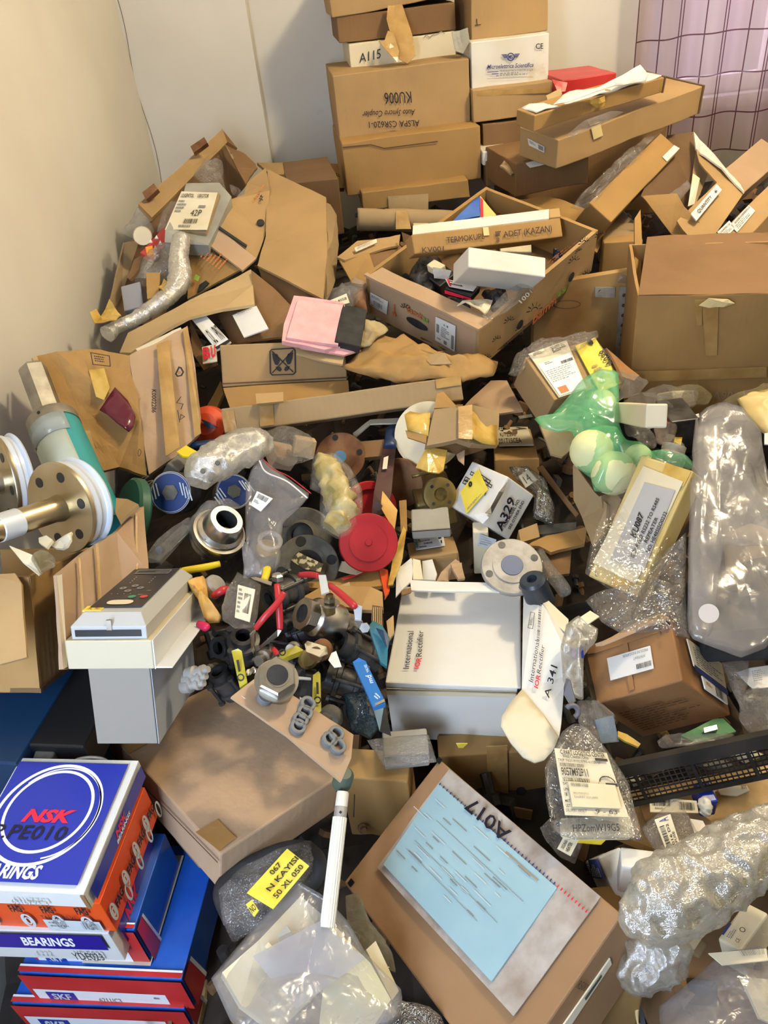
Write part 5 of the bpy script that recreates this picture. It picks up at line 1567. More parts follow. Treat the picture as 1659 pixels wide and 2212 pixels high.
q.rect(0,.0,.95,.50, VB); q.off += .0004; q.text('BEARINGS', .36,.10,.74,.38, 'white', bold=.035, shear=.2)
q.text('6222', .38,.66,.50,.85, 'pale').text('YDE023', .66,.62,.88,.88, 'ink').done()
q = fullq(b, 'BC', [(0,0,0),(0,1,0),(0,1,1),(0,0,1)]); q.rect(.10,.0,.97,.75, VB); q.off += .0004; q.text('NSK', .22,.2,.5,.6, 'red', bold=.04, shear=.2).done()

def skf(fr, label, white=.55, rim=True):
    b = cbox('bearing_box', fr, BLUE2, label, group=GB, amp=.0006, bevel=.0012)
    q = fullq(b, 'AC', [(1,0,0),(0,0,0),(0,0,1),(1,0,1)])
    q.rect(0,0,1,1, REDC); q.off += .0004; q.rect(.03, white, .86,.98, 'white'); q.off += .0004
    q.rect(.10, white + .08,.28,.90, 'nsk'); q.off += .0004
    q.text('SKF', .13, white + .13,.25,.84, 'pale', bold=.03).text('6211/C3', .42,.72,.56,.88, 'grey').lines(.78, white + .1,.84,.7,1, 'grey').done()
    q = fullq(b, 'BC', [(0,0,0),(0,1,0),(0,1,1),(0,0,1)])
    q.poly([(-.0,.0),(.13,.0),(.20,1),(-.0,1)], REDC); q.off += .0004; q.poly([(.13,0),(.16,0),(.23,1),(.20,1)], 'white').done()
    q = fullq(b, 'AB', [(1,1,0),(0,1,0),(0,0,0),(1,0,0)])
    q.rect(0,.965,1,1, REDC); q.rect(0,.95,1,.965, 'white').done()
    return b

fr = flat(.915,(290,2008),(30,2000),(358,1800),(318,2092))
skf(fr, 'blue and red bearing carton showing beside violet blue one', .45)
fr = flat(.94,(392,2116),(40,2100),(464,1828),(424,2172))
b = skf(fr, 'large blue bearing carton with red base and blank beige strip', .5)
q = fullq(b, 'AB', [(1,1,0),(0,1,0),(0,0,0),(1,0,0)])
q.off += .001; q.rect(.38,.10,.80,.93, 'tan').done()
fr = flat(.975,(398,2180),(25,2166),(466,1890),(425,2240))
skf(fr, 'red fronted bearing carton, lowest of the small stack', .35)
fr = flat(1.0,(425,2230),(250,2230),(484,1890), c=.10)
cbox('cardboard_box', fr, CB7, 'light tan board edge behind the blue bearing cartons', amp=.001)

# ---------------------------------------------------------------- big flat brown carton
fr = fit(.92,(476,1846),(232,1598),(724,1685),(486,1934), AB=(497,1462), AC=(240,1650), BC=(722,1752), name='H')
b = cbox('cardboard_box', fr, CB3, 'large flat smooth brown carton with tape squares, behind the bearing cartons', amp=.0010)
H1 = b
ET = rough_noise(mat('parcel_tape_square', (.46,.27,.10),.35),(.36,.19,.06),(.42,.23,.08),10,3)
stripe(b, 'AB', [(249,1594),(292,1575),(320,1608),(279,1630)], ET)
stripe(b, 'AB', [(423,1800),(470,1772),(510,1813),(474,1840)], ET)
q = flabel(b, 'AC', [(232,1598),(476,1846),(480,1890),(236,1640)]); q.stroke([(.0,.28),(1,.28)],.0025, 'brown').done(); b.children[-1].name = 'flap_seam'
fr = flat(1.0,(420,1850),(240,1648),(600,1720), c=.03)
cbox('cardboard_box', fr, CB5, 'thin shaded carton beneath the large flat brown carton', amp=.003)

# card of rubber rings
pts = px3([(499,1506,.895),(563,1456,.935),(660,1520,.93),(762,1589,.925),(757,1640,.90),(737,1688,.88),(620,1590,.885)])
t = slab('ring_card', pts, .004, CB3, amp=.0015, cuts=4, label='pinkish board card carrying rows of grey rubber rings', cat='card')
nn = newell([pts[0], pts[1], pts[3], pts[5]])
if (pts[0] - EYE) @ nn > 0: nn = -nn
c0 = pts[0]
RUB = mat('grey_rubber', (.16,.17,.17),.55)
for (x, y) in ((600,1487),(581,1499),(569,1512),(660,1528),(654,1547),(644,1562),(639,1577),(721,1592),(707,1604),(725,1619)):
    c = isect((x, y), c0, nn)
    r = .0098
    for dz in (0,.0042):
        lathe('rubber_ring', c + nn * (.003 + dz), nn, [(r * .55,0),(r, 0),(r, .003),(r * .9,.0038),(r * .6,.0038),(r * .55,.003)], RUB, t, k=28, closed=True)
for a in (((520,1504),(536,1513),(562,1535),(548,1530)),((598,1570),(612,1572),(632,1592),(612,1585))):
    slab('clear_tape', [isect(p, c0, nn) + nn * .003 for p in a],.0008, PAPER, t)
pillow('tape_blob', [isect(p, c0, nn) + nn * .004 for p in ((705,1630),(730,1622),(748,1635),(735,1652),(712,1650))],.004, SHEET, parent=t, amp=.003)

# hexagonal zinc fitting
O = P(598,1466,.90)
ax = P(603,1436,.86) - P(594,1490,.94)
t = empty('hexagonal_bushing', O, 'zinc hexagonal pipe bushing standing on the ring card', 'pipe fitting')
axn, u, v = basis(ax)
lathe('threaded_base', O - axn * .030, axn, [(0,0),(.0235,0)] + [(.0235 - .0012 * (k % 2),.003 * k + .001) for k in range(7)] + [(.0235,.021),(0,.021)], STEEL, t, k=40)
lathe('collar', O - axn * .009, axn, [(0,0),(.026,.001),(.026,.004),(0,.005)], STEEL, t, k=40)
lathe('hexagon', O - axn * .005, axn, [(0,0),(.0235,0),(.0235,.016),(.021,.018),(0,.018)], STEEL, t, k=6, smooth=False)
lathe('bore', O + axn * .0125, axn, [(0,.0008),(.0125,.0008)], BLACKM, t, k=30)
lathe('bore_rim', O + axn * .0128, axn, [(.0125,0),(.0125,.0012),(.0145,.0012),(.0145,0)], STEEL, t, k=30, closed=True)

# ---------------------------------------------------------------- carton with the blue delivery note
fr = fit(.76,(1079,2361),(748,1910),(1350,1978), c=.085, AB=(941,1637), name='A017')
print(FITLOG[-1])
b = cbox('cardboard_box', fr, rough_noise(card('cardboard_brown_smooth', (.40,.24,.12)),(.31,.175,.08),(.37,.215,.105),7,5,.2,60, dirt=((.28,.15,.06),3.2,.63)), 'brown mailer carton with pale blue delivery note in a film pocket', amp=.001)
A17 = b
q = flabel(b, 'AB', [(819,1877),(974,1664),(1302,1941),(1115,2199)]);
slab('film_pocket', [p + q.n * .003 for p in q.c],.0012, PAPER if False else rough_noise(mat('wrinkled_pocket', (.50,.46,.42),.22),(.32,.26,.21),(.50,.46,.42),26,4,.9,30), b, amp=.0012, cuts=5)
q = flabel(b, 'AB', [(836,1873),(955,1699),(1211,1924),(1070,2126)])
sh = Quad(b, [p + q.n * .0042 for p in q.c], BPAPER, t=.0008, name='delivery_note')
b.children[-1].name = 'delivery_note'
# reading order turned: the note's text runs from lower right to upper left
q = Quad(b, [q.c[i] + q.n * .0052 for i in (2,3,0,1)])
rr = random.Random(3)
q.lines(.06,.10,.09,.55,1, 'faded')
for k in range(26):
    v0 = .08 + k * .030
    if k % 3 != 1:
        x = rr.uniform(.1,.3)
        while x < .92:
            w_ = rr.uniform(.04,.14)
            if rr.random() < .45:
                q.rect(v0, x, v0 + .009, x + w_, 'pale' if rr.random() < .5 else INK['grey'])
            x += w_ + .07
q.stroke([(.30,.1),(.30,.85)],.0006, 'grey').stroke([(.60,.15),(.60,.9)],.0006, 'grey').stroke([(.72,.25),(.72,.92)],.0006, 'grey')
q.done()
for ch in b.children:
    if ch.name.startswith('lettering'):
        ch.name = 'note_print'
q = flabel(b, 'AB', [(1098,1832),(1010,1755),(1028,1728),(1115,1805)]); q.off += .006
q.text('A017', 0,.05,1,1, 'pen', bold=.012).done()
q = flabel(b, 'AB', [(990,1772),(1042,1815),(1030,1808),(985,1760)])
q = Quad(b, [p for p in onface(FR[b.name], 'AB', [(983,1776),(995,1756),(1040,1795),(1030,1815)],.0052)], PAPER, t=.0004, name='sticker'); q.lines(.15,.2,.5,.5,1, 'grey').done()
# red and dark perforation stitches
fA = FR[b.name]; OO, n_ = fA.face('AB')
for k in range(42):
    u = k / 41
    x, y = 958 + (1275 - 958) * u, 1700 + (1975 - 1700) * u
    c = isect((x, y), OO, n_) + n_ * .0088
    if k % 1 == 0:
        e1 = fA.b * .0016; e2 = fA.a * .0009
        st = M(); tpatch(st, [c - e1 - e2, c + e1 - e2, c + e1 + e2, c - e1 + e2]); st.obj('stitch', INK['red'] if u > .8 else INK['blue'], b)
q = flabel(b, 'AB', [(756,1914),(752,1900),(945,1645),(955,1652)]); q.done()
q = Quad(b, onface(fA, 'AB', [(770,1905),(962,1652),(962,1652),(770,1905)])); q.stroke([(0,0),(1,0)],.004, 'brown').done(); b.children[-1].name = 'flap_seam'
for p in ((950,1644),(1350,1978),(760,1908)):
    c = isect(p, OO, n_); m = M(); m.box(c + n_ * .001 - fA.a * .004 - fA.b * .004, fA.a * .008, fA.b * .008, n_ * .002); m.obj('corner_slot', BLACK, b)
q = Quad(b, onface(fA, 'BC', [(1315,2068),(1318,2080),(1215,2235),(1205,2225)]), PAPERY, t=.001); q.lines(.2,.2,.9,.8,1, 'ink', 4).done()
q = Quad(b, onface(fA, 'BC', [(1255,2110),(1275,2120),(1245,2160),(1225,2150)])); q.text('R500', 0,.1,.9,.5, 'brown').done()

# taped brown cartons under the white one and behind the mailer
fr = upright(1.17,(762,1818),(900,1810),(752,1678),.05,-12)
b = cbox('cardboard_box', fr, CB2, 'ochre carton with a staple, standing behind the white tube', amp=.002)
tube('staple', [(P(766,1716,.965),.0008),(P(764,1765,.965),.0008)], BLACK, parent=b, n=3, k=6)
fr = upright(1.23,(960,1770),(1185,1770),(945,1636),.04,-4)
b = cbox('cardboard_box', fr, CB2, 'brown taped carton in the shade under the white carton', amp=.003)
stripe(b, 'AB', [(1050,1610),(1095,1608),(1098,1715),(1055,1718)], TAPE)
slab('yellow_sticker', onface(fr, 'AB', [(985,1604),(1010,1603),(1000,1614),(990,1614)],.004),.001, YPAPER, b)
fr = flat(1.06,(830,1640),(930,1630),(796,1592),(836,1668))
b = cbox('wrapped_box', fr, GCARD, 'dull grey wrapped box under corner of the white carton', amp=.004)
pillow('film_wrap', onface(fr, 'AB', [(792,1600),(925,1588),(945,1650),(830,1662)],.002),.004, MILK2, parent=b, amp=.004)

# white striped tube
O = P(740,1716,.92); ax = P(712,1960,.86) - O
t = empty('white_tube', O, 'white ribbed plastic tube with cap, standing between brown cartons', 'tube')
L_ = float(np.linalg.norm(ax)); axn, u, v = basis(ax)
lathe('cap', O - axn * .003, axn, [(0,0),(.0068,0),(.0075,.0015),(.0075,.017),(0,.017)], WPLAS, t, k=24)
lathe('collar', O + axn * .014, axn, [(.0072,0),(.0076,.001),(.0076,.014),(.0072,.015)], LGREY, t, k=24)
prof = []
m = M()
kk = 36
for ln in (.026, L_ + .02):
    for j in range(kk):
        a = 2 * math.pi * j / kk; r = .0086 - .0006 * (j % 2)
        m.v.append(O + axn * ln + (u * math.cos(a) + v * math.sin(a)) * r)
for j in range(kk):
    m.f.append((j, (j + 1) % kk, kk + (j + 1) % kk, kk + j))
m.f.append(tuple(range(kk)))
link('ribbed_body', m.v, m.f, WPLAS, t)
lathe('dark_window', O + axn * .020 + (EYE - O) / np.linalg.norm(EYE - O) * .0074, EYE - O, [(0,0),(.002,0),(.002,.0006),(0,.0006)], BLACK, t, k=4, smooth=False)
lathe('grey_green_plug', P(738,1692,.94), P(742,1680,.93) - P(734,1705,.95),[(0,0),(.012,0),(.012,.02),(.008,.026),(0,.026)], mat('grey_green_plastic', (.08,.11,.08),.5), k=18, label='grey green plug standing just above the white tube cap', cat='plug')

# belt in a bag with the yellow label
t = tube('drive_belt', [(P(500,1990,.92),.010),(P(478,1925,.93),.010),(P(520,1880,.95),.010),(P(600,1840,.96),.010),(P(660,1835,.95),.010),(P(690,1870,.93),.010),(P(665,1920,.92),.010),(P(560,1990,.91),.010),(P(505,2000,.91),.010)], BLACKM, 'looped black belt inside the clear bag with yellow label', 'belt', n=60, flat=1, k=8)
pb = pillow('plastic_bag', px3([(480,1990,.90),(470,1925,.91),(520,1870,.93),(600,1830,.95),(670,1815,.95),(700,1850,.94),(690,1900,.92),(640,1950,.90),(560,2010,.88),(505,2035,.88)]),.022, CLEAR, 'clear bag with yellow label holding the black belt', 'bag', amp=.008)
q = Quad(pb, px3([(533,1930,.868),(620,1835,.905),(668,1872,.895),(590,1965,.862)]), YPAPER, t=.001, amp=.001)
q.text('067', .48,.08,.72,.26, bold=.012).text('N KAYISI', .22,.38,.98,.56, bold=.015).text('50 XL 050', .18,.70,.92,.88, bold=.012).done()
q = Quad(pb, px3([(532,1955,.865),(545,1945,.868),(560,1968,.858),(550,1982,.855)]), YPAPER, t=.001); q.text('NO', .1,.3,.9,.8, bold=.01).done()

# large milky pouch with foam pads, bottom of the view
t = empty('foam_pad_bag', P(650,2110,.88), 'cloudy pouch holding pale foam pads, in front of the mailer carton', 'bag')
slab('foam_pad', px3([(480,2100,.82),(560,2030,.85),(650,1935,.89),(745,2020,.87),(700,2130,.83),(600,2230,.80),(520,2170,.80)]),.02, FOAM, t, amp=.002, cuts=4)
slab('foam_pad', px3([(742,2024,.865),(705,2070,.85),(690,2200,.82),(690,2260,.80),(800,2230,.80),(845,2160,.82),(800,2080,.85)]),.015, mat('pale_yellow_foam', (.80,.74,.42),.6), t, amp=.004, cuts=4)
slab('foam_pad', px3([(792,2050,.87),(812,2032,.88),(862,2140,.85),(848,2160,.84)]),.015, FOAM, t, amp=.002)
slab('tan_pad', px3([(572,2045,.842),(580,2035,.845),(612,2072,.835),(606,2082,.832)]),.004, FOAM, t)
slab('grey_pad', px3([(600,2020,.85),(620,2000,.855),(634,2020,.85),(612,2060,.84)]),.004, GCARD, t)
pillow('pouch_film', px3([(455,2115,.82),(500,2060,.84),(560,1990,.87),(640,1900,.90),(700,1935,.89),(750,1990,.88),(790,2060,.86),(870,2140,.83),(866,2200,.80),(780,2240,.79),(600,2300,.76),(500,2210,.78)]),.012, MILK, parent=t, amp=.003, scale=9, R=16)
slab('inner_pouch', px3([(545,2065,.82),(690,1990,.85),(790,2070,.83),(640,2180,.80)]),.001, film('soft_film', (.60,.60,.66), f0=.35, f1=.5, gl=.1, rough=.3, scale=6, bump=.2), t, amp=.002)
pillow('amber_film_bag', px3([(745,1935,.93),(770,1930,.93),(800,1990,.91),(850,2060,.89),(858,2100,.88),(800,2070,.88),(750,2000,.9)]),.015, AMBERF, 'olive tinted crinkled bag between cloudy pouch and mailer carton', 'bag', amp=.006)
pillow('black_bag', px3([(850,2160,.86),(920,2170,.86),(980,2240,.85),(880,2300,.8),(840,2240,.82)]),.02, film('smoky_film', (.12,.12,.14), f0=.6, f1=.9, gl=.4, scale=20, bump=.8), 'smoky dark bag at the foot of the mailer carton', 'bag', amp=.008)
# ---------------------------------------------------------------- white carton with the hanging flap
fr = fit(1.09,(1127,1486),(833,1480),(1131,1263),(1117,1612), AB=(869,1274), AC=(848,1593), name='IOR')
WB = rough_noise(mat('white_corrugated', (.78,.76,.70),.6),(.76,.74,.67),(.84,.83,.79),5,6,.2,40, dirt=((.66,.58,.38),7,.67), corr=28)
b = cbox('white_carton', fr, WB, 'big white carton with red and black maker print and hanging end flap', amp=.0018)
q = flabel(b, 'AB', [(868,1449),(878,1368),(895,1368),(885,1449)]); q.text('International', 0,.15,1,.95).done()
q = flabel(b, 'AB', [(891,1449),(895,1425),(913,1425),(905,1449)]); q.text('IOR', 0,.3,1,.95, 'red', bold=.03).done()
q = flabel(b, 'AB', [(895,1423),(899,1367),(916,1367),(912,1423)]); q.text('Rectifier', 0,.2,1,.95).done()
seam(b, 'AC', [(836,1485),(1125,1493)],.004)
q = Quad(b, onface(fr, 'AC', [(836,1484),(1115,1492),(1115,1502),(838,1496)],.002), CREAM, t=.001, name='lid_edge')
m = M(); m.box(fr.at(-.012,-.01,.0), fr.A * .045, fr.b * -.001, fr.C * .09); m.obj('corner_gap', BLACK, b)
slab('tucked_flap', px3([(886,1253,1.22),(1128,1262,1.19),(1128,1280,1.18),(888,1275,1.20)]),.003, WB, b, amp=.001)
slab('liner_board', px3([(868,1275,1.17),(888,1268,1.19),(890,1278,1.18),(870,1284,1.165)]),.003, CB4, b)
# flap: main leaf and turned-down tongue
fl = slab('end_flap', px3([(1131,1263,1.20),(1158,1272,1.17),(1228,1338,1.14),(1226,1375,1.12),(1219,1400,1.10),(1224,1460,1.08),(1218,1482,1.065),(1212,1560,1.03),(1207,1590,1.015),(1173,1540,1.035),(1127,1492,1.075)]),.004, WB, b, amp=.0025, cuts=4)
slab('tongue', px3([(1127,1490,1.075),(1173,1540,1.033),(1207,1590,1.010),(1196,1618,1.0),(1176,1640,.995),(1155,1646,.995),(1130,1634,1.0),(1104,1604,1.01),(1082,1568,1.025),(1084,1548,1.035),(1100,1522,1.055)]),.004, CREAM, b, amp=.002, cuts=4, smooth=True)
slab('inner_corner', px3([(1131,1263,1.198),(1158,1272,1.167),(1228,1338,1.135),(1227,1372,1.118),(1205,1352,1.13),(1168,1296,1.155)]),.001, CREAM, b, amp=.001)
def fq(pts, dd):
    q = Quad(b, px3([(x, y, d_) for (x, y), d_ in zip(pts, dd)])); q.off = .006; return q
q = fq([(1138,1476),(1152,1385),(1164,1388),(1150,1478)],(1.075,1.11,1.11,1.075)); q.text('International', 0,.1,1,.9, shear=.2).done()
q = fq([(1150,1489),(1155,1460),(1166,1462),(1160,1491)],(1.07,1.08,1.08,1.07)); q.text('IOR', 0,.1,1,.9, 'red', bold=.03, shear=.2).done()
q = fq([(1155,1458),(1164,1395),(1175,1398),(1166,1460)],(1.08,1.105,1.105,1.08)); q.text('Rectifier', 0,.1,1,.9, shear=.2).done()
q = fq([(1170,1510),(1186,1438),(1204,1440),(1184,1512)],(1.055,1.08,1.08,1.055)); q.text('A 341', 0,.1,1,.95, 'pen', bold=.008, shear=.2).done()
q = fq([(1156,1388),(1162,1298),(1168,1300),(1162,1390)],(1.11,1.14,1.14,1.11)); q.bars(0,0,1,1,34).done()
q = fq([(1138,1360),(1144,1326),(1152,1328),(1148,1362)],(1.12,1.135,1.135,1.12)); q.stroke([(0,0),(1,0),(1,1),(0,1),(0,0)],.0008).lines(.2,.2,.8,.8,2).done()

# papers and torn boxes behind the white carton
t = slab('white_card', px3([(856,1232,1.25),(888,1205,1.27),(894,1215,1.27),(890,1255,1.23),(868,1275,1.20),(855,1290,1.19)]),.003, WCARD, amp=.002, label='white card flap leaning behind corner of the white carton', cat='card')
t = slab('white_card', px3([(892,1206,1.27),(908,1210,1.27),(914,1252,1.24),(892,1252,1.24)]),.003, CREAM, amp=.001, label='cream card strip standing behind the white carton', cat='card')
t = slab('white_card', px3([(912,1212,1.29),(934,1208,1.29),(944,1240,1.26),(940,1253,1.25),(914,1252,1.26)]),.003, WCARD, amp=.001, label='white torn card beside crumpled board pieces', cat='card')
for k, pp in enumerate(([(945,1252,1.25),(955,1232,1.26),(985,1205,1.28),(995,1212,1.28),(978,1225,1.27),(972,1252,1.25)],[(975,1215,1.265),(998,1212,1.27),(1004,1252,1.24),(990,1252,1.24),(978,1235,1.25)])):
    slab('crumpled_board', px3(pp),.005, CB3, amp=.006, label=('folded crumpled tan board behind the white carton', 'upright strip of torn tan board beside folded crumpled one')[k], cat='board', scale=26)

# small maker carton, grey carton
fr = fit(1.30,(885,1208),(990,1192),(879,1172), AB=(978,1158), c=.05, name='sie')
b = cbox('small_carton', fr, CB, 'small tan carton with white maker sticker', amp=.001)
q = flabel(b, 'AB', [(894,1170),(958,1160),(962,1182),(899,1192)], PAPER)
q.text('SIEMENS', .0,.85,.10,.0) if False else None
q.rect(.14,.12,.2,.2).lines(.14,.25,.8,.42,1, 'grey', 4).bars(.3,.5,.6,.66,18).lines(.14,.8,.55,.95,1).rect(.82,.1,.92,.35).rect(.88,.5,.92,.8).done()
q = flabel(b, 'AB', [(897,1192),(894,1171),(903,1169),(906,1191)]); q.off += .002; q.text('SIEMENS', .03,.1,.97,.85, 'cyan', bold=.03).done()
slab('label_edge', onface(fr, 'AC', [(886,1210),(960,1204),(988,1196),(988,1206),(930,1214),(888,1222)],.001),.002, CB2, b)
fr = flat(1.29,(890,1146),(973,1140),(888,1100),(892,1166))
b = cbox('small_carton', fr, GCARD, 'small grey carton just above the tan one with maker sticker', amp=.001)
seam(b, 'AC', [(890,1145),(973,1139)],.002)
fr = upright(1.36,(1024,1240),(1056,1242),(1036,1150),.03,-8)
b = cbox('small_carton', fr, CREAM, 'narrow pale carton with yellow print, behind the blank flange', amp=.001)
q = flabel(b, 'AB', [(1036,1150),(1072,1162),(1066,1185),(1031,1178)]); q.rect(0,0,1,.9, 'pale').lines(.1,.1,.9,.8,4, 'tan').done()

# hydrant-yellow tag carton A329
fr = fit(1.30,(1041,1131),(967,1081),(1106,1168),(1100,1036), AC=(1014,996), BC=(1160,1066), dA=1.34, dB=1.33, dC=1.34, name='A329')
t = cbox('white_carton', fr, WB, 'dusty white carton with yellow paper tag and hand numbered end', amp=.0015)
q = flabel(t, 'BC', [(1064,1140),(1095,1070),(1110,1078),(1080,1147)]) ; q.text('A329', 0,.0,1,1.0, 'pen', bold=.02, shear=.1).done()
q = flabel(t, 'BC', [(1082,1134),(1113,1074),(1121,1079),(1089,1138)]); q.text('FOR MODEL NO.', 0,.15,1,.85, bold=.02).done()
q = flabel(t, 'BC', [(1092,1139),(1123,1078),(1130,1082),(1099,1143)]); q.text('SEE OTHER END', 0,.15,1,.85, bold=.02).done()
q = flabel(t, 'AC', [(998,1062),(1035,1014),(1060,1055),(1012,1110)], YPAPER, t=.0012, name='yellow_tag') if False else Quad(t, onface(fr, 'AC', [(999,1066),(1037,1015),(1058,1060),(1012,1112)],.004), YPAPER, t=.001, name='yellow_tag', amp=.0008)
q.lines(.1,.88,.9,.97,2, 'grey').ring(.5,.2,.05,.08,.003).done()
q = Quad(t, onface(fr, 'AC', [(1000,1045),(1018,1008),(1072,1045),(1060,1078)],.003))
for u0, v0 in ((.02,.05),(.22,.05),(.62,.15),(.78,.5),(.60,.6)):
    q.stroke([(u0, v0),(u0 + .16, v0),(u0 + .16, v0 + .35),(u0, v0 + .35),(u0, v0)],.0016).lines(u0 + .03, v0 + .06, u0 + .13, v0 + .3,2, 'ink', 3,.6)
q.lines(.0,.6,.25,.95,3, 'ink', 5,.35).done()
slab('torn_gap', px3([(1096,1040,1.285),(1088,1062,1.275),(1062,1110,1.258),(1048,1108,1.258),(1060,1095,1.265),(1078,1062,1.275)]),.001, BLACK, t, amp=.0005)
slab('torn_flap', px3([(1024,1112,1.262),(1046,1108,1.262),(1056,1118,1.258),(1042,1132,1.262)]),.002, WB, t, amp=.004)

# ---------------------------------------------------------------- cluster of castings and fittings
def flange(px, d, R, ax_to, m_, label, th=.016, bore=.4, bolts=4, ph=.4, boss=None, bm_=None, name='pipe_flange', raised=.62, cat='flange', boltr=.12):
    O = P(px[0], px[1], d)
    ax = P(*ax_to) - O if len(ax_to) == 3 and max(ax_to) > 3 else np.array(ax_to, float)
    axn, u, v = basis(ax)
    t = empty(name, O, label, cat)
    lathe('disc', O - axn * th, axn, [(0,0),(R * .97,0),(R, .002),(R, th - .002),(R * .97, th),(R * raised, th),(R * raised, th + .002),(R * bore, th + .002),(R * bore * .97, th - .004),(0, th - .004)], m_, t, k=56)
    for k in range(bolts):
        a = 2 * math.pi * k / bolts + ph
        c = O + (u * math.cos(a) + v * math.sin(a)) * R * .80
        lathe('bolt_hole', c + axn * .0004, axn, [(0,0),(R * boltr, 0),(R * boltr, .0006),(0,.0006)], bm_ or BLACKM, t, k=18)
    if boss:
        lathe('hub', O - axn * (th + boss[1]), axn, [(boss[0],0),(boss[0] * .8, boss[1] * .5),(boss[0], boss[1])], m_, t, k=32)
    return t, O, axn, u, v

VW = lambda d=0: (EYE)
# red cap
t, O, ax, u, v = flange((796,1172),1.22,.047,(.10,-.72,.62), RED, 'dark red round flange cap in the middle of the castings', th=.014, bore=.02, bolts=0, raised=.64, name='red_flange_cover', cat='flange cover')
lathe('centre_boss', O, ax, [(.006,.002),(.005,.004),(0,.004)], RED, t, k=20)
# valve with maroon lever rising behind
t, O, ax, u, v = flange((800,1100),1.36,.050,(.3,-.8,.5), RED, 'red rimmed valve body with long maroon lever and blue grip', th=.012, bore=.72, bolts=0, raised=.8, name='lever_valve', cat='valve')
lathe('valve_body', O - ax * .05, ax, [(.034,0),(.040,.02),(.036,.045),(0,.045)], DGREY, t, k=30)
slab('lever', px3([(818,1012,1.36),(850,1012,1.36),(846,1060,1.33),(836,1108,1.30),(802,1118,1.30),(808,1062,1.33)]),.006, MAROON, t, amp=.0005)
slab('lever_arm', px3([(828,960,1.42),(855,960,1.42),(850,1014,1.36),(818,1014,1.36)]),.006, MAROON, t, amp=.0005)
slab('lever_sticker', px3([(829,988,1.372),(839,984,1.375),(836,1012,1.352),(826,1014,1.352)]),.001, PAPERY, t)
tube('blue_grip', [(P(842,968,1.41),.0115),(P(846,930,1.45),.0115),(P(845,924,1.46),.009)], mat('worn_blue_grip', (.02,.04,.10),.4), parent=t, n=8, k=16, flat=.6)
lathe('nut', P(816,1094,1.292), FWD * -1,[(0,0),(.008,0),(.008,.006),(0,.006)], MAROON, t, k=6, smooth=False)
slab('yellow_tag', px3([(826,1060,1.31),(858,1100,1.28),(852,1145,1.26),(835,1118,1.275),(822,1095,1.29)]),.001, YPAPER if False else OPAPER, amp=.002, label='folded orange yellow paper tag wired to the maroon lever', cat='tag', cuts=3)
# brown flange with blue plug
t, O, ax, u, v = flange((735,987),1.42,.046,(-.02,-.8,.6), RUST, 'rusty brown flange with blue plastic plug, under the long shallow carton', th=.014, bore=.22, bolts=4, ph=.15)
lathe('blue_plug', O + ax * .002, ax, [(0,.003),(.0115,.003),(.0115,-.004)], mat('blue_plug', (.10,.25,.42),.5), t, k=24)
lathe('blue_back', O - ax * .045, ax, [(.040,0),(.048,.012),(.048,.026),(.038,.028)], mat('blue_grey_casting', (.07,.13,.18),.6), t, k=40)
# two grey flanges
t, O, ax, u, v = flange((655,1158),1.38,.052,(-.15,-.75,.62), GSTONE, 'dull grey flange lying behind the zip pouch', th=.018, bore=.5, bolts=4, ph=.9, boltr=.17, bm_=GSTONE)
lathe('neck', O, ax, [(.030,0),(.028,.012),(.024,.02),(.020,.006)], GSTONE, t, k=32)
t, O, ax, u, v = flange((662,1222),1.24,.052,(.02,-.62,.78), GSTONE, 'large dull grey flange with black bolt holes, below the red cap', th=.02, bore=.5, bolts=4, ph=.1, boltr=.16)
lathe('dark_bore', O + ax * .001, ax, [(0,0),(.026,0),(.026,.002),(0,.002)], BLACKM, t, k=30)
slab('printed_scrap', px3([(627,1208,1.215),(645,1192,1.22),(698,1218,1.21),(692,1236,1.20),(655,1228,1.205)]),.002, PAPERY if False else rough_noise(mat('smudged_print', (.3,.26,.15),.6),(.05,.04,.02),(.50,.44,.26),90,2, stops=(.45,.5)), amp=.002, label='smudged printed scrap lying on the large dull grey flange', cat='paper')
# blank pale flange
t, O, ax, u, v = flange((1106,1222),1.20,.048,(.03,-.42,.9), LGREY, 'pale blank flange with bluish centre, behind the white carton', th=.012, bore=.36, bolts=4, ph=.25, bm_=GSTONE, boltr=.12)
lathe('blue_centre', O + ax * .002, ax, [(0,.0012),(.017,.0012),(.017,0)], mat('slate_blue', (.12,.15,.24),.5), t, k=30)
t = lathe('black_elbow', P(1168,1300,1.18), P(1150,1254,1.15) - P(1168,1300,1.18),[(0,0),(.022,0),(.020,.05),(.016,.054),(.008,.054),(.007,.045),(0,.045)], mat('slate_plastic', (.03,.04,.055),.35), label='slate black plastic fitting against the blank flange', cat='fitting', k=24)
# gold painted actuator
t = empty('painted_valve', P(930,1060,1.40), 'olive gold painted valve casting beneath taped board packet', 'valve')
fr = fit(1.36,(898,1090),(985,1072),(882,1035), AB=(960,1010), c=.06, name='gold'); m = M(); m.box(fr.O, fr.A, fr.B, fr.C, 3); m.obj('body', BRASSG, t, merge=.0002, bevel=.006)
O = P(952,1068,1.335); a_ = np.array([.25,-.75,.5]); axn, u, v = basis(a_)
lathe('flange', O - axn * .012, axn, [(0,0),(.030,0),(.030,.010),(.024,.012),(.012,.012),(.012,.004),(0,.004)], BRASSG, t, k=40)
for k in range(4):
    c = O + (u * math.cos(k * 1.57 + .6) + v * math.sin(k * 1.57 + .6)) * .021
    lathe('bolt_hole', c, axn, [(0,0),(.003,0),(.003,.001),(0,.001)], BLACKM, t, k=12)
tube('rib', [(P(890,1030,1.352),.003),(P(965,1008,1.36),.003)], BRASSG, parent=t, n=4, k=8)
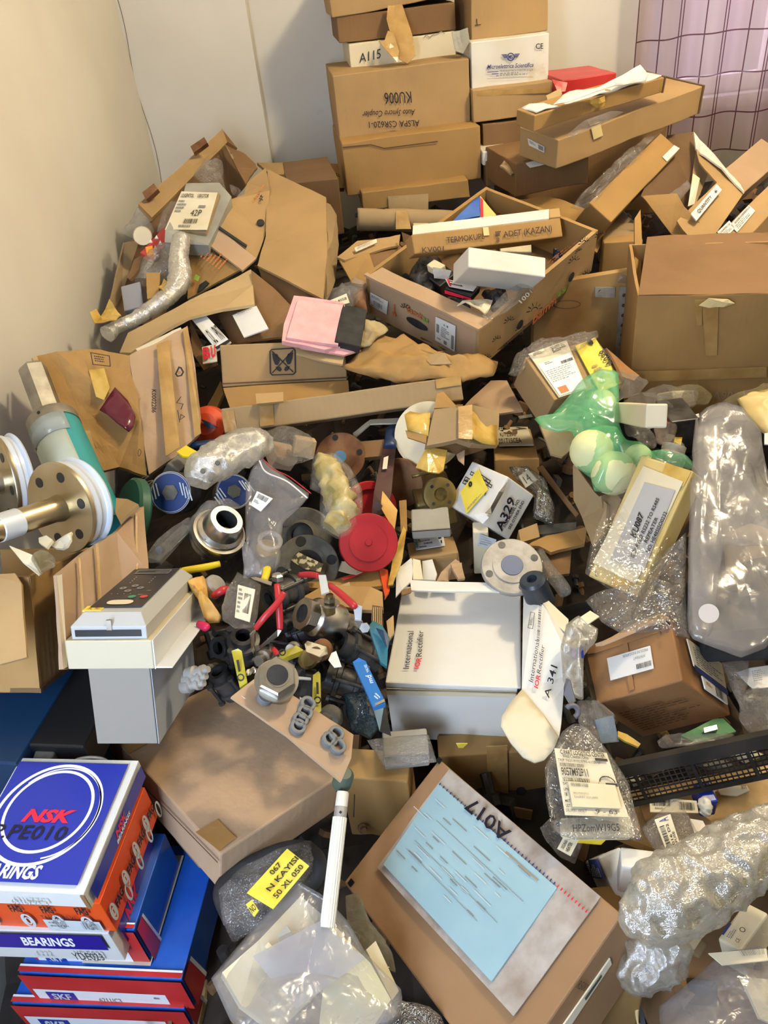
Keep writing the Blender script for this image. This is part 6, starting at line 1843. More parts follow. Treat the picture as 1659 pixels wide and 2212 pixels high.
lathe('worn_wheel', P(872,1040,1.44), np.array([-.5,-.75,.3]),[(0,0),(.042,0),(.046,.004),(.046,.012),(.036,.016),(0,.012)], RUST, k=40, label='brown wheel rim in shadow beside the olive gold valve', cat='wheel')
# white disc and taped board packet
t = lathe('white_disc', P(925,940,1.42), P(915,930,1.3) - P(925,940,1.42),[(0,0),(.062,0),(.062,.004),(.057,.004),(.057,.0045),(0,.0045)], CREAM, label='thin cream disc standing behind taped board packet', cat='disc', k=60)
t = empty('taped_board_packet', P(975,985,1.36), 'bent brown board packet bound with shiny amber tape', 'packet')
slab('front_panel', px3([(938,885,1.36),(992,878,1.35),(1020,874,1.36),(1078,890,1.40),(1077,960,1.36),(1020,958,1.32),(990,948,1.31),(922,962,1.32),(930,920,1.34)]),.012, CB5, t, amp=.003, cuts=4)
slab('upper_flap', px3([(938,880,1.37),(944,850,1.40),(958,845,1.41),(988,878,1.37)]),.005, CB2, t, amp=.002)
slab('amber_tape', px3([(874,898,1.36),(885,886,1.37),(930,894,1.36),(925,942,1.33),(880,928,1.34)]),.004, TAPEY, t, amp=.004, cuts=4, scale=20, smooth=True)
slab('lower_wing', px3([(876,930,1.345),(922,942,1.33),(920,958,1.325),(880,945,1.34)]),.005, CB2, t, amp=.002)
slab('amber_tape', px3([(988,874,1.345),(1076,892,1.395),(1076,962,1.35),(1045,955,1.33),(1022,942,1.312),(1022,885,1.352)]),.002, TAPEY, t, amp=.003, cuts=4, smooth=True)
slab('pale_tape', px3([(990,878,1.342),(1020,874,1.350),(1020,950,1.305),(990,948,1.302)]),.001, TAPE, t, amp=.002, cuts=4)
slab('hanging_flap', px3([(898,1010,1.33),(922,962,1.33),(965,968,1.33),(958,1015,1.31),(948,1022,1.31),(925,1020,1.31)]),.004, TAPEY, t, amp=.005, cuts=4)
slab('hanging_flap', px3([(985,980,1.34),(1003,970,1.34),(1001,1000,1.32),(988,990,1.33)]),.003, CB3, t, amp=.002)
slab('underside', px3([(922,962,1.34),(990,950,1.33),(1075,962,1.38),(1000,985,1.38)]),.006, CB4, t, amp=.002)
fr = fit(1.50,(1068,992),(1168,990),(1068,890), c=.08, AB=(1130,884), name='kitz')
b = cbox('cardboard_box', fr, CB2, 'brown carton with cream part label behind taped board packet', amp=.002)
slab('lid_panel', px3([(1003,878,1.56),(1060,820,1.66),(1095,822,1.62),(1130,888,1.50),(1070,892,1.50)]),.004, CB3, b, amp=.002)
q = Quad(b, onface(fr, 'AB', [(1075,915),(1135,912),(1153,966),(1078,968)],.003), PAPERY)
q.text('095', .0,.08,.22,.38, bold=.02).text('KITZ202', .05,.50,.55,.66, bold=.01).text('201T15CEA', .0,.74,.68,.92, bold=.01).done()

# coupling hub, roll ends, green wheel
t = empty('shaft_coupling', P(470,1150,1.15), 'polished steel shaft coupling with keyed bore', 'coupling')
O = P(490,1122,1.14); A_ = O - P(455,1180,1.19); axn, u, v = basis(A_)
k0 = O - axn * .062
lathe('hub', k0, axn, [(.0,0),(.036,0),(.038,.004),(.038,.012),(.034,.013),(.034,.017),(.0405,.018),(.0415,.022),(.0405,.030),(.036,.031),(.0355,.036),(.030,.040),(.0285,.046),(.026,.060),(.0245,.062),(.0165,.062),(.0155,.060),(.0155,.03),(0,.03)], STEEL, t, k=64)
lathe('dark_groove', k0 + axn * .0125, axn, [(.0345,0),(.0372,.0),(.0372,.005),(.0345,.005)], BLACK, t, k=50, closed=True)
lathe('bore', k0 + axn * .0306, axn, [(0,0),(.0152,0),(.0152,.0305),(.0153,0.0305),(.0153,0)], BLACKM, t, k=40)
m = M(); m.box(O + u * .0 - v * .003 + u * .0150, u * .004, v * .006,-axn * .03); m.obj('keyway', BLACK, t)
for k in range(6):
    c = k0 + axn * .0362 + (u * math.cos(k * 1.047 + .3) + v * math.sin(k * 1.047 + .3)) * .0325
    lathe('screw_hole', c, axn, [(0,0),(.0024,0),(.0024,.0008),(0,.0008)], BLACK, t, k=12)
pillow('plastic_bag', px3([(428,1102,1.2),(452,1082,1.2),(500,1078,1.2),(520,1095,1.18),(505,1105,1.17),(450,1112,1.17),(420,1150,1.16),(408,1165,1.16),(410,1130,1.18)]),.008, MILK2, 'loose grey film behind polished coupling', 'bag')

def rollend(px, d, R, ax, label, th=.05):
    O = P(px[0], px[1], d); axn, u, v = basis(ax)
    t = empty('wire_spool', O, label, 'spool')
    lathe('drum', O - axn * th, axn, [(0,0),(R * .95,0),(R, .004),(R, th - .002),(R * .97, th),(0, th)], DGREY, t, k=48)
    lathe('blue_disc', O + axn * .0002, axn, [(0,.001),(R * .96,.001),(R * .96,0)], mat('spool_blue', (.015,.045,.20),.4), t, k=48)
    lathe('metal_rim', O + axn * .0002, axn, [(R * .96,0),(R * .96,.0018),(R, .0018),(R, 0)], STEEL, t, k=48)
    lathe('hexagonal_hub', O + axn * .001, axn, [(0,0),(R * .40,0),(R * .40,.003),(R * .22,.004),(0,.004)], GSTONE, t, k=6, smooth=False)
    q = Quad(t, [O + (-u + v) * R + axn * .001, O + (u + v) * R + axn * .001, O + (u - v) * R + axn * .001, O + (-u - v) * R + axn * .001])
    for s in (-1,1):
        for k in range(4):
            x = s * (.30 + .075 * k); L = .22 - .03 * abs(k - 1)
            q.stroke([(.5 + x * .98 - .05,.5 - L + .05 * k - .04),(.5 + x * .98 + .02,.5 + L * .6 + .05 * k - .04)],.0022, 'silver')
    q.ring(.5,.5,.46,.46,.0008, 'silver').done()
    for ch in t.children:
        if ch.name.startswith('lettering'): ch.name = 'silver_print'
    return t

rollend((369,1064),1.22,.0335, np.array([-.12,-.80,.58]), 'spool with blue end disc and silver stripes, beside green wheel')
rollend((505,1062),1.30,.030, np.array([.35,-.7,.6]), 'half hidden spool with blue end disc behind the zip pouch')
t = lathe('green_plastic_disc', P(300,1112,1.20), np.array([-.75,-.35,.55]),[(0,0),(.052,0),(.056,.004),(.056,.016),(.052,.02),(0,.02)], GREEND, label='dark green plastic wheel standing between spool and pinkish flap', cat='disc', k=56)
tube('cord', [(P(292,1040,1.3),.0012),(P(320,1028,1.28),.0012),(P(305,1045,1.28),.0012),(P(330,1038,1.27),.0012),(P(318,1050,1.26),.0012)], GSTONE, 'thin knotted grey cord above the spool with blue disc', 'cord', k=6)
b = cbox('small_carton', fit(1.26,(362,1000),(390,1018),(400,968), c=.03, AB=(425,985), name='yb'), GSTONE, 'small dark carton with bright yellow lid by the wrapped roll', amp=.001)
slab('yellow_lid', px3([(382,975,1.26),(402,962,1.275),(430,978,1.265),(425,988,1.255),(395,985,1.25)]),.003, YEL, b, amp=.0005)
# bubble wrapped rolls
t = tube('bubble_wrapped_roll', [(P(428,1045,1.18),.018),(P(440,1015,1.19),.028),(P(490,985,1.21),.030),(P(545,962,1.24),.028),(P(578,955,1.26),.016)], BUBBLE, 'long bubble wrapped part lying over the spools', 'wrapped part', n=60, k=24, amp=.003, scale=45)
for (x, y) in ((438,1018),(455,1035),(470,1000)):
    lathe('dark_hole', P(x, y, 1.158),-FWD, [(0,0),(.004,0),(.003,.002),(0,.002)], GSTONE, t, k=12)
pillow('wrapped_blocks', px3([(560,945,1.32),(600,925,1.34),(650,935,1.34),(680,955,1.33),(675,990,1.3),(620,1008,1.28),(580,990,1.28)]),.03, SHEET, 'clear bag of tan wooden blocks above the zip pouch', 'bag', amp=.006)
for k, (a_, b_, c_) in enumerate((((585,950),(640,935),(600,985)),((640,945),(672,955),(632,985)))):
    x = fit(1.33, c_, (c_[0] + 45, c_[1] + 8), a_, c=.03, name='wb')
    cbox('wood_block', x, (CB3, CB7)[k],('longer pale wooden block inside the clear bag', 'shorter light wooden block inside the clear bag')[k], 'block', amp=.001)
pillow('wrapped_bar', px3([(312,1205,1.12),(330,1180,1.14),(395,1130,1.18),(412,1118,1.19),(415,1140,1.17),(362,1195,1.13),(345,1214,1.11),(322,1216,1.11)]),.012, LGREY if False else SHEET, 'clear bag around flat grey bar with round hole', 'bag', amp=.004)
t = slab('flat_bar', px3([(318,1205,1.13),(395,1132,1.185),(412,1138,1.18),(345,1212,1.12)]),.008, GSTONE, amp=.0005, label='flat grey metal bar with round hole, in clear wrap', cat='bar')
lathe('round_hole', P(344,1188,1.132),-FWD, [(0,0),(.006,0),(.006,.001),(0,.001)], BLACK, t, k=16)
# zip pouch with brass plug
t = empty('zip_pouch', P(590,1180,1.16), 'clear zip pouch with red seam, holding a brass plug', 'pouch')
slabs = pillow('pouch_film', px3([(565,988,1.24),(585,1005,1.22),(672,1068,1.18),(650,1095,1.17),(612,1128,1.16),(608,1160,1.15),(605,1215,1.12),(585,1250,1.11),(525,1248,1.12),(532,1180,1.15),(528,1110,1.18),(530,1050,1.21),(545,1010,1.23)]),.014, MILK, parent=t, amp=.003, scale=10)
tube('zip_seam', [(P(560,995,1.215),.0012),(P(575,1020,1.20),.0012),(P(620,1040,1.18),.0012),(P(664,1076,1.16),.0012)], PAPER, parent=t, n=24, k=6)
tube('red_seam', [(P(567,990,1.22),.0008),(P(588,1012,1.20),.0008),(P(625,1030,1.18),.0008),(P(672,1066,1.165),.0008)], REDD, parent=t, n=24, k=6)
q = Quad(t, px3([(556,1062,1.172),(590,1078,1.165),(564,1106,1.158),(542,1092,1.165)]), PAPER, t=.001); q.bars(.15,.1,.85,.4,16).lines(.1,.55,.6,.75,2, 'grey').done()
tb = empty('brass_plug', P(575,1190,1.14), 'brass threaded plug with clear cap inside the zip pouch', 'pipe fitting')
a_ = P(583,1160,1.12) - P(570,1215,1.16)
lathe('plug_body', P(570,1215,1.16), a_, [(0,0),(.015,0),(.015,.015),(.018,.016),(.018,.032),(.016,.034),(.0,.034)], BRASSG, tb, k=30)
lathe('clear_cap', P(583,1170,1.13), a_, [(.012,0),(.0185,0),(.0185,.004),(.015,.0055),(.012,.003)], MILK, tb, k=30, closed=True)
pillow('plastic_bag', px3([(522,1165,1.16),(530,1170,1.15),(560,1215,1.13),(572,1240,1.12),(530,1250,1.12),(524,1200,1.14)]),.006, MILK, 'bluish film corner below the zip pouch', 'bag')
# crumpled amber wrap
t = empty('crumpled_wrap', P(730,1120,1.25), 'tall crumpled yellowish wrap in a clear bag between flanges', 'wrap')
tube('wad', [(P(698,992,1.30),.012),(P(715,1030,1.27),.018),(P(735,1080,1.24),.022),(P(738,1115,1.23),.018),(P(715,1145,1.22),.012)], rough_noise(mat('crumpled_yellow_foam', (.60,.48,.18),.4),(.34,.26,.08),(.62,.52,.26),30,5,.8,60), parent=t, n=50, k=22, amp=.007, scale=34)
pillow('clear_bag', px3([(674,982,1.31),(720,978,1.31),(760,1010,1.29),(782,1050,1.27),(780,1120,1.23),(755,1150,1.21),(728,1162,1.20),(690,1140,1.22),(692,1060,1.27),(668,1055,1.28)]),.02, CLEAR, parent=t, amp=.008)

# ---------------------------------------------------------------- ball valves
def nutm(m, O, ax, r=.006, h=.005):
    lathe('', O, ax, [(0,0),(r, 0),(r, h),(0, h)], None, k=6, m=m)

# big nickel valve
t = empty('ball_valve', P(720,1345,1.09), 'large nickel plated ball valve with red sleeved levers', 'valve')
O = P(652,1325,1.05); a_ = P(752,1355,1.10) - O
axn, u, v = basis(a_)
lathe('body', O, axn, [(.013,.01),(.013,0),(.0215,0),(.0215,.016),(.0225,.017),(.026,.019),(.028,.022),(.028,.060),(.026,.064),(.022,.066),(.020,.070),(.020,.085),(0,.085)], STEEL, t, k=48)
lathe('hexagon_end', O + axn * .001, axn, [(.014,0),(.0235,0),(.0235,.014),(.014,.014)], STEEL, t, k=8, smooth=False, closed=True)
lathe('bore', O + axn * .004, axn, [(0,0),(.0135,0)], BLACKM, t, k=24)
up_ = P(708,1285,1.05) - P(708,1325,1.06); upn = up_ / np.linalg.norm(up_)
S = P(712,1310,1.045)
lathe('stem', S - upn * .01, upn, [(0,0),(.008,0),(.008,.016),(.005,.017),(.005,.028),(0,.028)], BRASSG, t, k=16)
lathe('stem_nut', S + upn * .008, upn, [(0,0),(.0085,0),(.0085,.006),(0,.006)], STEEL, t, k=6, smooth=False)
lathe('washer', S + upn * .004, upn, [(0,0),(.014,0),(.014,.002),(0,.002)], STEEL, t, k=24)
slab('lever_plate', px3([(688,1243,1.06),(704,1243,1.06),(711,1278,1.035),(694,1284,1.035)]),.0025, SILVERW, t)
tube('red_sleeve', [(P(646,1242,1.09),.004),(P(670,1241,1.08),.0045),(P(688,1244,1.065),.004)], REDD, parent=t, n=10, k=12, flat=.7)
tube('red_sleeve', [(P(712,1264,1.05),.004),(P(735,1282,1.03),.0048),(P(762,1306,1.01),.005),(P(768,1310,1.01),.004)], REDD, parent=t, n=14, k=14)
slab('lever_plate', px3([(762,1304,1.01),(782,1312,1.01),(780,1348,1.02),(768,1345,1.02)]),.0025, SILVERW, t)
slab('lever_clip', px3([(766,1340,1.015),(782,1342,1.015),(792,1362,1.02),(776,1360,1.02)]),.0025, STEEL, t)
nb = M(); nutm(nb, P(788,1355,1.01),-FWD, .007); nb.obj('nut', STEEL, t)

def black_valve(px, d, a_to, label, R=.020, L=.055, m_=DGREY, plates=True):
    O = P(px[0], px[1], d); a_ = P(*a_to) - O; axn, u, v = basis(a_)
    t = empty('ball_valve', O, label, 'valve')
    lathe('body', O, axn, [(R * .55,.01),(R * .55,0),(R * .9,0),(R * .9, L * .2),(R * 1.2, L * .22),(R * 1.2, L * .32),(R, L * .34),(R, L * .66),(R * 1.2, L * .68),(R * 1.2, L * .78),(R * .9, L * .8),(R * .9, L),(R * .55, L),(R * .55, L - .01),(0, L - .01)], m_, t, k=26)
    for k in range(4):
        g = k * math.pi / 2 + .7
        c = O + (u * math.cos(g) + v * math.sin(g)) * R * 1.32
        lathe('tie_bolt', c + axn * L * .14, axn, [(0,0),(.005,0),(.005,.004),(.0028,.0045),(.0028, L * .66),(.005, L * .67),(.005, L * .75),(0, L * .75)], m_, t, k=8)
    return t, O, axn, u, v

t, O, ax, u, v = black_valve((580,1295,0),1.10,(652,1262,1.14), 'black steel ball valve standing behind crossed red levers', R=.019, L=.062)
lathe('steel_nut', P(600,1252,1.085), UP * 1 - FWD * .4,[(0,0),(.009,0),(.009,.007),(.006,.009),(0,.009)], STEEL, t, k=6, smooth=False)
slab('lever_plate', px3([(541,1247,1.09),(552,1246,1.09),(588,1258,1.085),(586,1266,1.08),(548,1252,1.085)]),.002, STEEL, t)
tube('yellow_grip', [(P(570,1256,1.09),.0055),(P(575,1240,1.10),.0055),(P(577,1228,1.11),.006),(P(577,1225,1.11),.004)], YEL, parent=t, n=8, k=14, flat=.6)
t, O, ax, u, v = black_valve((525,1372),1.06,(528,1420,1.10), 'black ball valve with round dark mouth below the bagged fitting', R=.019, L=.055)
t, O, ax, u, v = black_valve((735,1390),1.06,(800,1425,1.08), 'black bolted ball valve beside the teal lever', R=.020, L=.062)
t, O, ax, u, v = black_valve((705,1460),1.05,(770,1480,1.05), 'greasy black ball valve in the deep shade near the blue lever', R=.020, L=.06)
t, O, ax, u, v = black_valve((560,1420),1.08,(640,1430,1.09), 'shadowed black valve behind the zinc bushing', R=.018, L=.05)
t, O, ax, u, v = black_valve((690,1345),1.12,(620,1370,1.12), 'dark valve half buried under nickel plated one', R=.018, L=.05)
for px_, d_, to_, lb in (((470,1400),1.08,(520,1385,1.12), 'dark greasy valve beside control unit cable glands'),((610,1530),1.06,(660,1500,1.08), 'black valve behind upright lever at edge of the ring card'),((755,1545),1.06,(800,1520,1.08), 'black valve in the shade below the blue lever neck'),((640,1462),1.07,(690,1430,1.09), 'black valve half hidden behind the bright steel strap'),((470,1450),1.08,(500,1490,1.1), 'shadowed valve body over the large flat brown carton')):
    black_valve(px_, d_, to_, lb, R=.017, L=.05)
# long levers
def lever(name, pts, w, m_, label, cat='lever', slot=None, neck=None, th=.006, flat=None):
    t = empty(name, P(*pts[0]), label, cat)
    if flat:
        slab('grip', px3(flat), th, m_, t, amp=.0004)
    else:
        tube('grip', [(P(*p), w * (1.0 if 0 < i < len(pts) - 1 else .85)) for i, p in enumerate(pts)], m_, parent=t, n=16, k=14, flat=.75)
    if slot:
        slab('slot', px3(slot),.001, BLACKM, t, cuts=1)
    if neck:
        slab('steel_neck', px3(neck),.0025, STEEL, t, amp=.0003)
    return t

lever('red_lever', [(614,1280,.99),(600,1302,.985),(570,1335,.98),(552,1358,.985)],.0043, REDD, 'red sleeved lever slanting across upright red one', neck=[(540,1372,.99),(553,1360,.985),(549,1370,.985),(550,1395,1.0),(560,1430,1.02),(555,1440,1.02),(543,1405,1.0)])
lever('red_lever', [(598,1262,1.02),(602,1300,1.01),(604,1335,1.01),(605,1360,1.01)],.0046, REDD, 'upright red sleeved lever behind slanting red one', neck=[(600,1360,1.01),(608,1362,1.01),(600,1375,1.01),(562,1402,1.03),(558,1398,1.03)])
lever('yellow_lever', [(475,1218,1.14),(440,1226,1.13),(395,1234,1.12),(352,1246,1.12)],.0055, YEL, 'long bright yellow lever with red hand lettering near control unit')
q = Quad(bpy.data.objects['yellow_lever'], px3([(354,1232,1.108),(404,1224,1.108),(404,1236,1.106),(354,1244,1.106)])); q.off = .002; q.text('KIMDAK', 0,.1,.8,.8, 'redpen', bold=.01, shear=.2).done()
lever('yellow_lever', [],.006, YELD, 'upright olive yellow lever with slot above the large flat brown carton', slot=[(511,1428,.968),(517,1426,.968),(522,1452,.962),(518,1454,.962)], flat=[(500,1405,.98),(515,1400,.98),(522,1408,.98),(534,1474,.95),(516,1485,.95)]) if False else None

def flatlever(pts, slot, m_, label, circ=None):
    t = empty('flat_lever', P(*pts[0]), label, 'lever')
    slab('grip', px3(pts),.007, m_, t, amp=.0003)
    if slot:
        slab('slot', px3(slot),.001, BLACKM, t, cuts=1)
    if circ:
        lathe('emblem', P(*circ),-FWD, [(.003,0),(.0045,0),(.0045,.001),(.003,.001)], BLACKM, t, k=16, closed=True)
    return t

flatlever([(500,1406,.98),(514,1401,.98),(522,1406,.98),(534,1474,.95),(518,1486,.945)],[(511,1427,.966),(516,1426,.966),(520,1450,.958),(516,1452,.958)], YELD, 'upright olive yellow lever with slot, above large flat brown carton', (520,1463,.951))
flatlever([(558,1440,1.0),(610,1408,1.01),(640,1394,1.02),(656,1404,1.02),(620,1418,1.0),(572,1446,.985)],[(578,1425,.992),(602,1412,.998),(604,1416,.996),(582,1429,.99)], YELD, 'olive yellow lever lying flat behind the zinc bushing', (610,1409,.995))
flatlever([(676,1458,.99),(688,1450,.99),(692,1455,.99),(694,1535,.96),(686,1545,.955),(674,1530,.96)],[(683,1475,.978),(688,1475,.978),(689,1500,.968),(684,1500,.968)], YELD, 'upright olive yellow lever in the dark beside the ring card', (686,1512,.962))
t = flatlever([(762,1430,1.0),(775,1421,1.0),(790,1428,1.0),(832,1515,.95),(832,1520,.945),(806,1528,.945)], None, BLUEV, 'bright blue valve lever with silver lettering against the white carton')
q = Quad(t, px3([(800,1487,.953),(782,1440,.98),(796,1434,.98),(812,1480,.955)])); q.off = .002; q.text('m', .10,.1,.34,.75, 'silver', bold=.03, shear=.3).text('cf', .36,.0,.54,.8, 'silver', bold=.03, shear=.3).text('VALVES', .62,.35,.98,.7, 'silver', bold=.02).done()
q = Quad(t, px3([(815,1512,.942),(800,1500,.946),(816,1494,.946),(826,1505,.942)])); q.off = .003; q.lines(0,.1,1,.9,2, 'silver').done()
slab('steel_neck', px3([(806,1530,.945),(832,1519,.945),(838,1560,.97),(845,1590,.98),(820,1580,.98)]),.004, STEEL, t)
flatlever([(796,1352,1.03),(806,1341,1.04),(826,1352,1.03),(842,1378,1.02),(838,1400,1.01),(836,1440,1.0),(822,1430,1.0),(812,1400,1.01)], None, TEAL2, 'bent teal blue lever tucked against side of the white carton')
slab('inner_fold', px3([(812,1356,1.02),(828,1362,1.015),(840,1380,1.01),(836,1400,1.0)]),.002, BLUED, bpy.data.objects[[o.name for o in bpy.data.objects if o.name.startswith('flat_lever')][-1]])
tube('red_lever_end', [(P(590,1400,1.02),.003),(P(604,1420,1.01),.0045),(P(632,1455,1.0),.003)], REDD, 'thin red lever end beside the zinc bushing', 'lever', n=8, k=10)
slab('steel_strap', px3([(632,1458,1.0),(640,1462,.995),(672,1466,.99),(672,1470,.99),(636,1467,.99)]),.002, SILVERW, label='bright steel strap beside the red lever end', cat='strap')
tube('magenta_grip', [(P(430,1348,1.03),.005),(P(445,1355,1.02),.006),(P(449,1358,1.02),.004)], MAG, 'magenta grip peeking out beside control unit', 'grip', n=6, k=12)
lathe('grey_pipe_plug', P(456,1272,1.10), P(475,1262,1.10) - P(452,1278,1.11),[(0,0),(.0165,0),(.0165,.012),(.0135,.016),(0,.016)], LGREY, label='pale grey pipe plug beside orange wrapping', cat='plug', k=28)
tube('red_lever', [(P(458,1288,1.07),.004),(P(480,1276,1.07),.006),(P(490,1270,1.08),.004)], REDD, 'short red lever tip beside pale grey pipe plug', 'lever', n=8, k=12)
pillow('orange_wrapping', px3([(405,1265,1.08),(440,1250,1.10),(448,1270,1.08),(450,1290,1.06),(462,1310,1.05),(480,1335,1.04),(476,1350,1.04),(450,1352,1.04),(438,1335,1.05),(432,1290,1.06)]),.02, OPAPER, 'crumpled orange paper wrapping beside control unit', 'wrapping', amp=.010, scale=26)
pillow('plastic_bag', px3([(515,1236,1.08),(530,1245,1.07),(562,1265,1.05),(555,1330,1.02),(545,1355,1.01),(505,1362,1.01),(482,1345,1.02),(480,1315,1.03),(488,1275,1.06),(505,1255,1.07)]),.022, SHEET, 'crinkled clear bag with barcode paper, in front of the zip pouch', 'bag', amp=.008)
q = Quad(bpy.data.objects[[o.name for o in bpy.data.objects if o.name.startswith('plastic_bag')][-1]], px3([(515,1265,1.03),(552,1275,1.02),(540,1345,.99),(508,1335,.995)]), PAPERY, t=.001); q.bars(.45,.2,.85,.8,20).lines(.08,.1,.4,.9,6, 'grey').done()
for (x, y, d, mm, lab, rr_) in ((700,1400,1.03, RUST, 'rusty fitting end in the shaded middle of valves', .014),(665,1425,1.03, BRASSG, 'dull brass elbow beside cream tag', .013),(640,1400,1.05, DSTEEL, 'dull steel nipple between yellow levers', .010),(575,1415,1.02, DSTEEL, 'small steel fitting near slanting red lever neck', .010),(540,1450,.97, PAPERY, 'tiny cream cap beside upright olive lever', .004),(552,1448,.97, STEEL, 'tiny steel cap beside tiny cream one', .004),(720,1545,1.0, GSTONE, 'grey washer stack in the dark beside ring card', .016),(640,1340,1.1, DGREY, 'dark threaded stub behind nickel valve', .014)):
    lathe('pipe_fitting', P(x, y, d), np.array([R_.uniform(-.6,.6),-.7, R_.uniform(.2,.8)]),[(rr_ * .5,-.01),(rr_ * .5,0),(rr_ * .8,0),(rr_, .003),(rr_, rr_),(rr_ * .7, rr_ * 1.2),(rr_ * .7, rr_ * 2.2),(0, rr_ * 2.2)], mm, label=lab, cat='pipe fitting', k=20)
slab('paper_tag', px3([(658,1392,1.01),(664,1385,1.01),(706,1398,1.0),(708,1412,1.0),(690,1418,.99),(662,1408,1.0)]),.002, rough_noise(mat('stained_tag', (.7,.6,.4),.6),(.30,.22,.10),(.74,.66,.46),60,3, stops=(.35,.45)), amp=.002, label='grease spotted cream tag among the valves', cat='tag')
slab('paper_tag', px3([(709,1425,.99),(716,1410,1.0),(726,1406,1.0),(738,1440,.98),(722,1442,.98)]),.001, PAPER, amp=.002, label='white curled tag beside the black valve', cat='tag')
b = cbox('small_carton', fit(.99,(645,1505),(672,1512),(652,1450), c=.03, name='yc'), BLACKM, 'small black and yellow carton in the dark behind the ring card', amp=.0005)
q = flabel(b, 'AB', [(652,1450),(674,1455),(674,1470),(652,1466)], YEL); q.lines(.2,.3,.8,.8,1).done()
q = flabel(b, 'AB', [(650,1485),(672,1490),(670,1512),(648,1508)], PAPERY); q.lines(.1,.1,.9,.9,4, 'orange').done()
pillow('dark_blue_bag', px3([(740,1500,1.0),(800,1490,1.0),(830,1560,.98),(800,1600,.98),(760,1580,.98)]),.02, film('dark_teal_film', (.02,.06,.08), f0=.6, f1=.9, gl=.12, scale=14, bump=.4), 'dark teal film crumpled in the shade below the blue lever', 'bag', amp=.006)
# orange carton with corrugated edges behind the valves
t = empty('torn_carton', P(740,1330,1.2), 'torn tan and orange carton with exposed fluting behind the nickel valve', 'box')
slab('front_panel', px3([(650,1292,1.18),(700,1265,1.20),(800,1268,1.18),(826,1280,1.17),(828,1320,1.13),(780,1318,1.13),(690,1305,1.16)]),.006, CB, t, amp=.002)
slab('top_panel', px3([(645,1255,1.24),(730,1248,1.24),(812,1220,1.26),(830,1230,1.25),(826,1262,1.21),(760,1270,1.20),(660,1268,1.21)]),.006, CB2, t, amp=.003)
slab('orange_side', px3([(818,1225,1.25),(838,1230,1.25),(842,1275,1.20),(832,1290,1.19),(826,1262,1.21)]),.006, ORED, t)
slab('fluted_edge', px3([(804,1308,1.12),(826,1312,1.12),(828,1352,1.09),(812,1362,1.08),(802,1340,1.1)]),.012, KRAFT, t)
for k in range(5):
    slab('flute', px3([(806 + 4 * k, 1312,1.115),(808 + 4 * k, 1312,1.115),(808 + 4 * k, 1352,1.085),(806 + 4 * k, 1352,1.085)]),.0015, CB7, t, amp=.0008, cuts=3, scale=90)
slab('torn_fluting', px3([(710,1262,1.195),(755,1258,1.195),(758,1270,1.185),(715,1272,1.185)]),.005, CB7, t, amp=.004, scale=60)
slab('pencil_stripe', px3([(738,1250,1.222),(792,1232,1.23),(794,1236,1.226),(742,1254,1.218)]),.001, REDD, t, amp=.001)
slab('white_paper', px3([(730,1230,1.24),(738,1212,1.26),(775,1215,1.25),(793,1232,1.23),(770,1242,1.22)]),.002, PAPERY, amp=.003, label='cream paper lying between grey flange and torn orange carton', cat='paper')
slab('torn_kraft_strip', px3([(838,1262,1.2),(850,1200,1.25),(872,1140,1.28),(878,1150,1.28),(870,1205,1.24),(848,1262,1.2)]),.003, TAPEY, amp=.008, label='torn brown strip hanging between red cap and small cartons', cat='strip')
slab('torn_kraft_strip', px3([(862,1080,1.34),(878,1078,1.34),(880,1150,1.29),(866,1150,1.29)]),.003, CB2, amp=.006, label='upright kraft strip beside the maroon lever valve', cat='strip')
slab('cream_board', px3([(762,935,1.46),(800,908,1.50),(862,905,1.5),(856,915,1.48),(800,918,1.48),(766,945,1.45)]),.003, PAPERY, amp=.003, label='pale curved board strip under far end of the shallow carton', cat='board')
slab('rust_strip', px3([(775,955,1.44),(830,950,1.44),(828,985,1.42),(780,990,1.42)]),.01, CB4, amp=.003, label='brown carton corner behind the maroon lever', cat='box')
t = lathe('red_ball', P(452,920,1.44),-FWD, [(0,.035),(.02,.033),(.034,.02),(.038,0),(.034,-.02)], mat('orange_red_rubber', (.62,.06,.01),.5), label='orange red ball in dark behind the crumpled carton', cat='ball', k=28)
slab('dark_fin', px3([(434,905,1.40),(452,912,1.40),(468,925,1.40),(448,925,1.40)]),.003, BLUED, t)
tube('blue_tube', [(P(415,962,1.35),.006),(P(470,955,1.35),.006)], BLUED, 'dark blue tube edge behind the bubble wrapped part', 'tube', n=4)
# ---------------------------------------------------------------- carton with yellow tag, green bag
def lastof(n):
    return bpy.data.objects[sorted([o.name for o in bpy.data.objects if o.name.split('.')[0] == n])[-1]]

fr = fit(1.42,(1197,865),(1134,774),(1355,821),(1168,922), AB=(1285,728), name='8098')
b = cbox('cardboard_box', fr, CB, 'tan carton wrapped in film with yellow numbered tag and shipping label', amp=.002)
q = flabel(b, 'AB', [(1140,768),(1222,738),(1266,842),(1206,862)], PAPERY, amp=.0008)
q.lines(.08,.03,.4,.09,2, 'grey').lines(.55,.03,.95,.16,4, 'ink', 4).rect(.04,.26,.96,.98, 'white')
q.off += .0005; q.bars(.60,.36,.95,.42,22).lines(.2,.28,.45,.34,2, 'grey').lines(.1,.45,.9,.72,7, 'grey', 6,.3).rect(.12,.82,.40,.95, 'orange').done()
q = Quad(b, onface(fr, 'AB', [(1240,752),(1283,734),(1340,832),(1292,852)],.005), YPAPER, t=.0012, name='yellow_tag', amp=.001)
q.text('8098', .45,.80,.95,.55, 'pen', bold=.004) if False else None
q.ring(.65,.06,.06,.04,.006).lines(.2,.5,.6,.9,5, 'faded')
q.done()
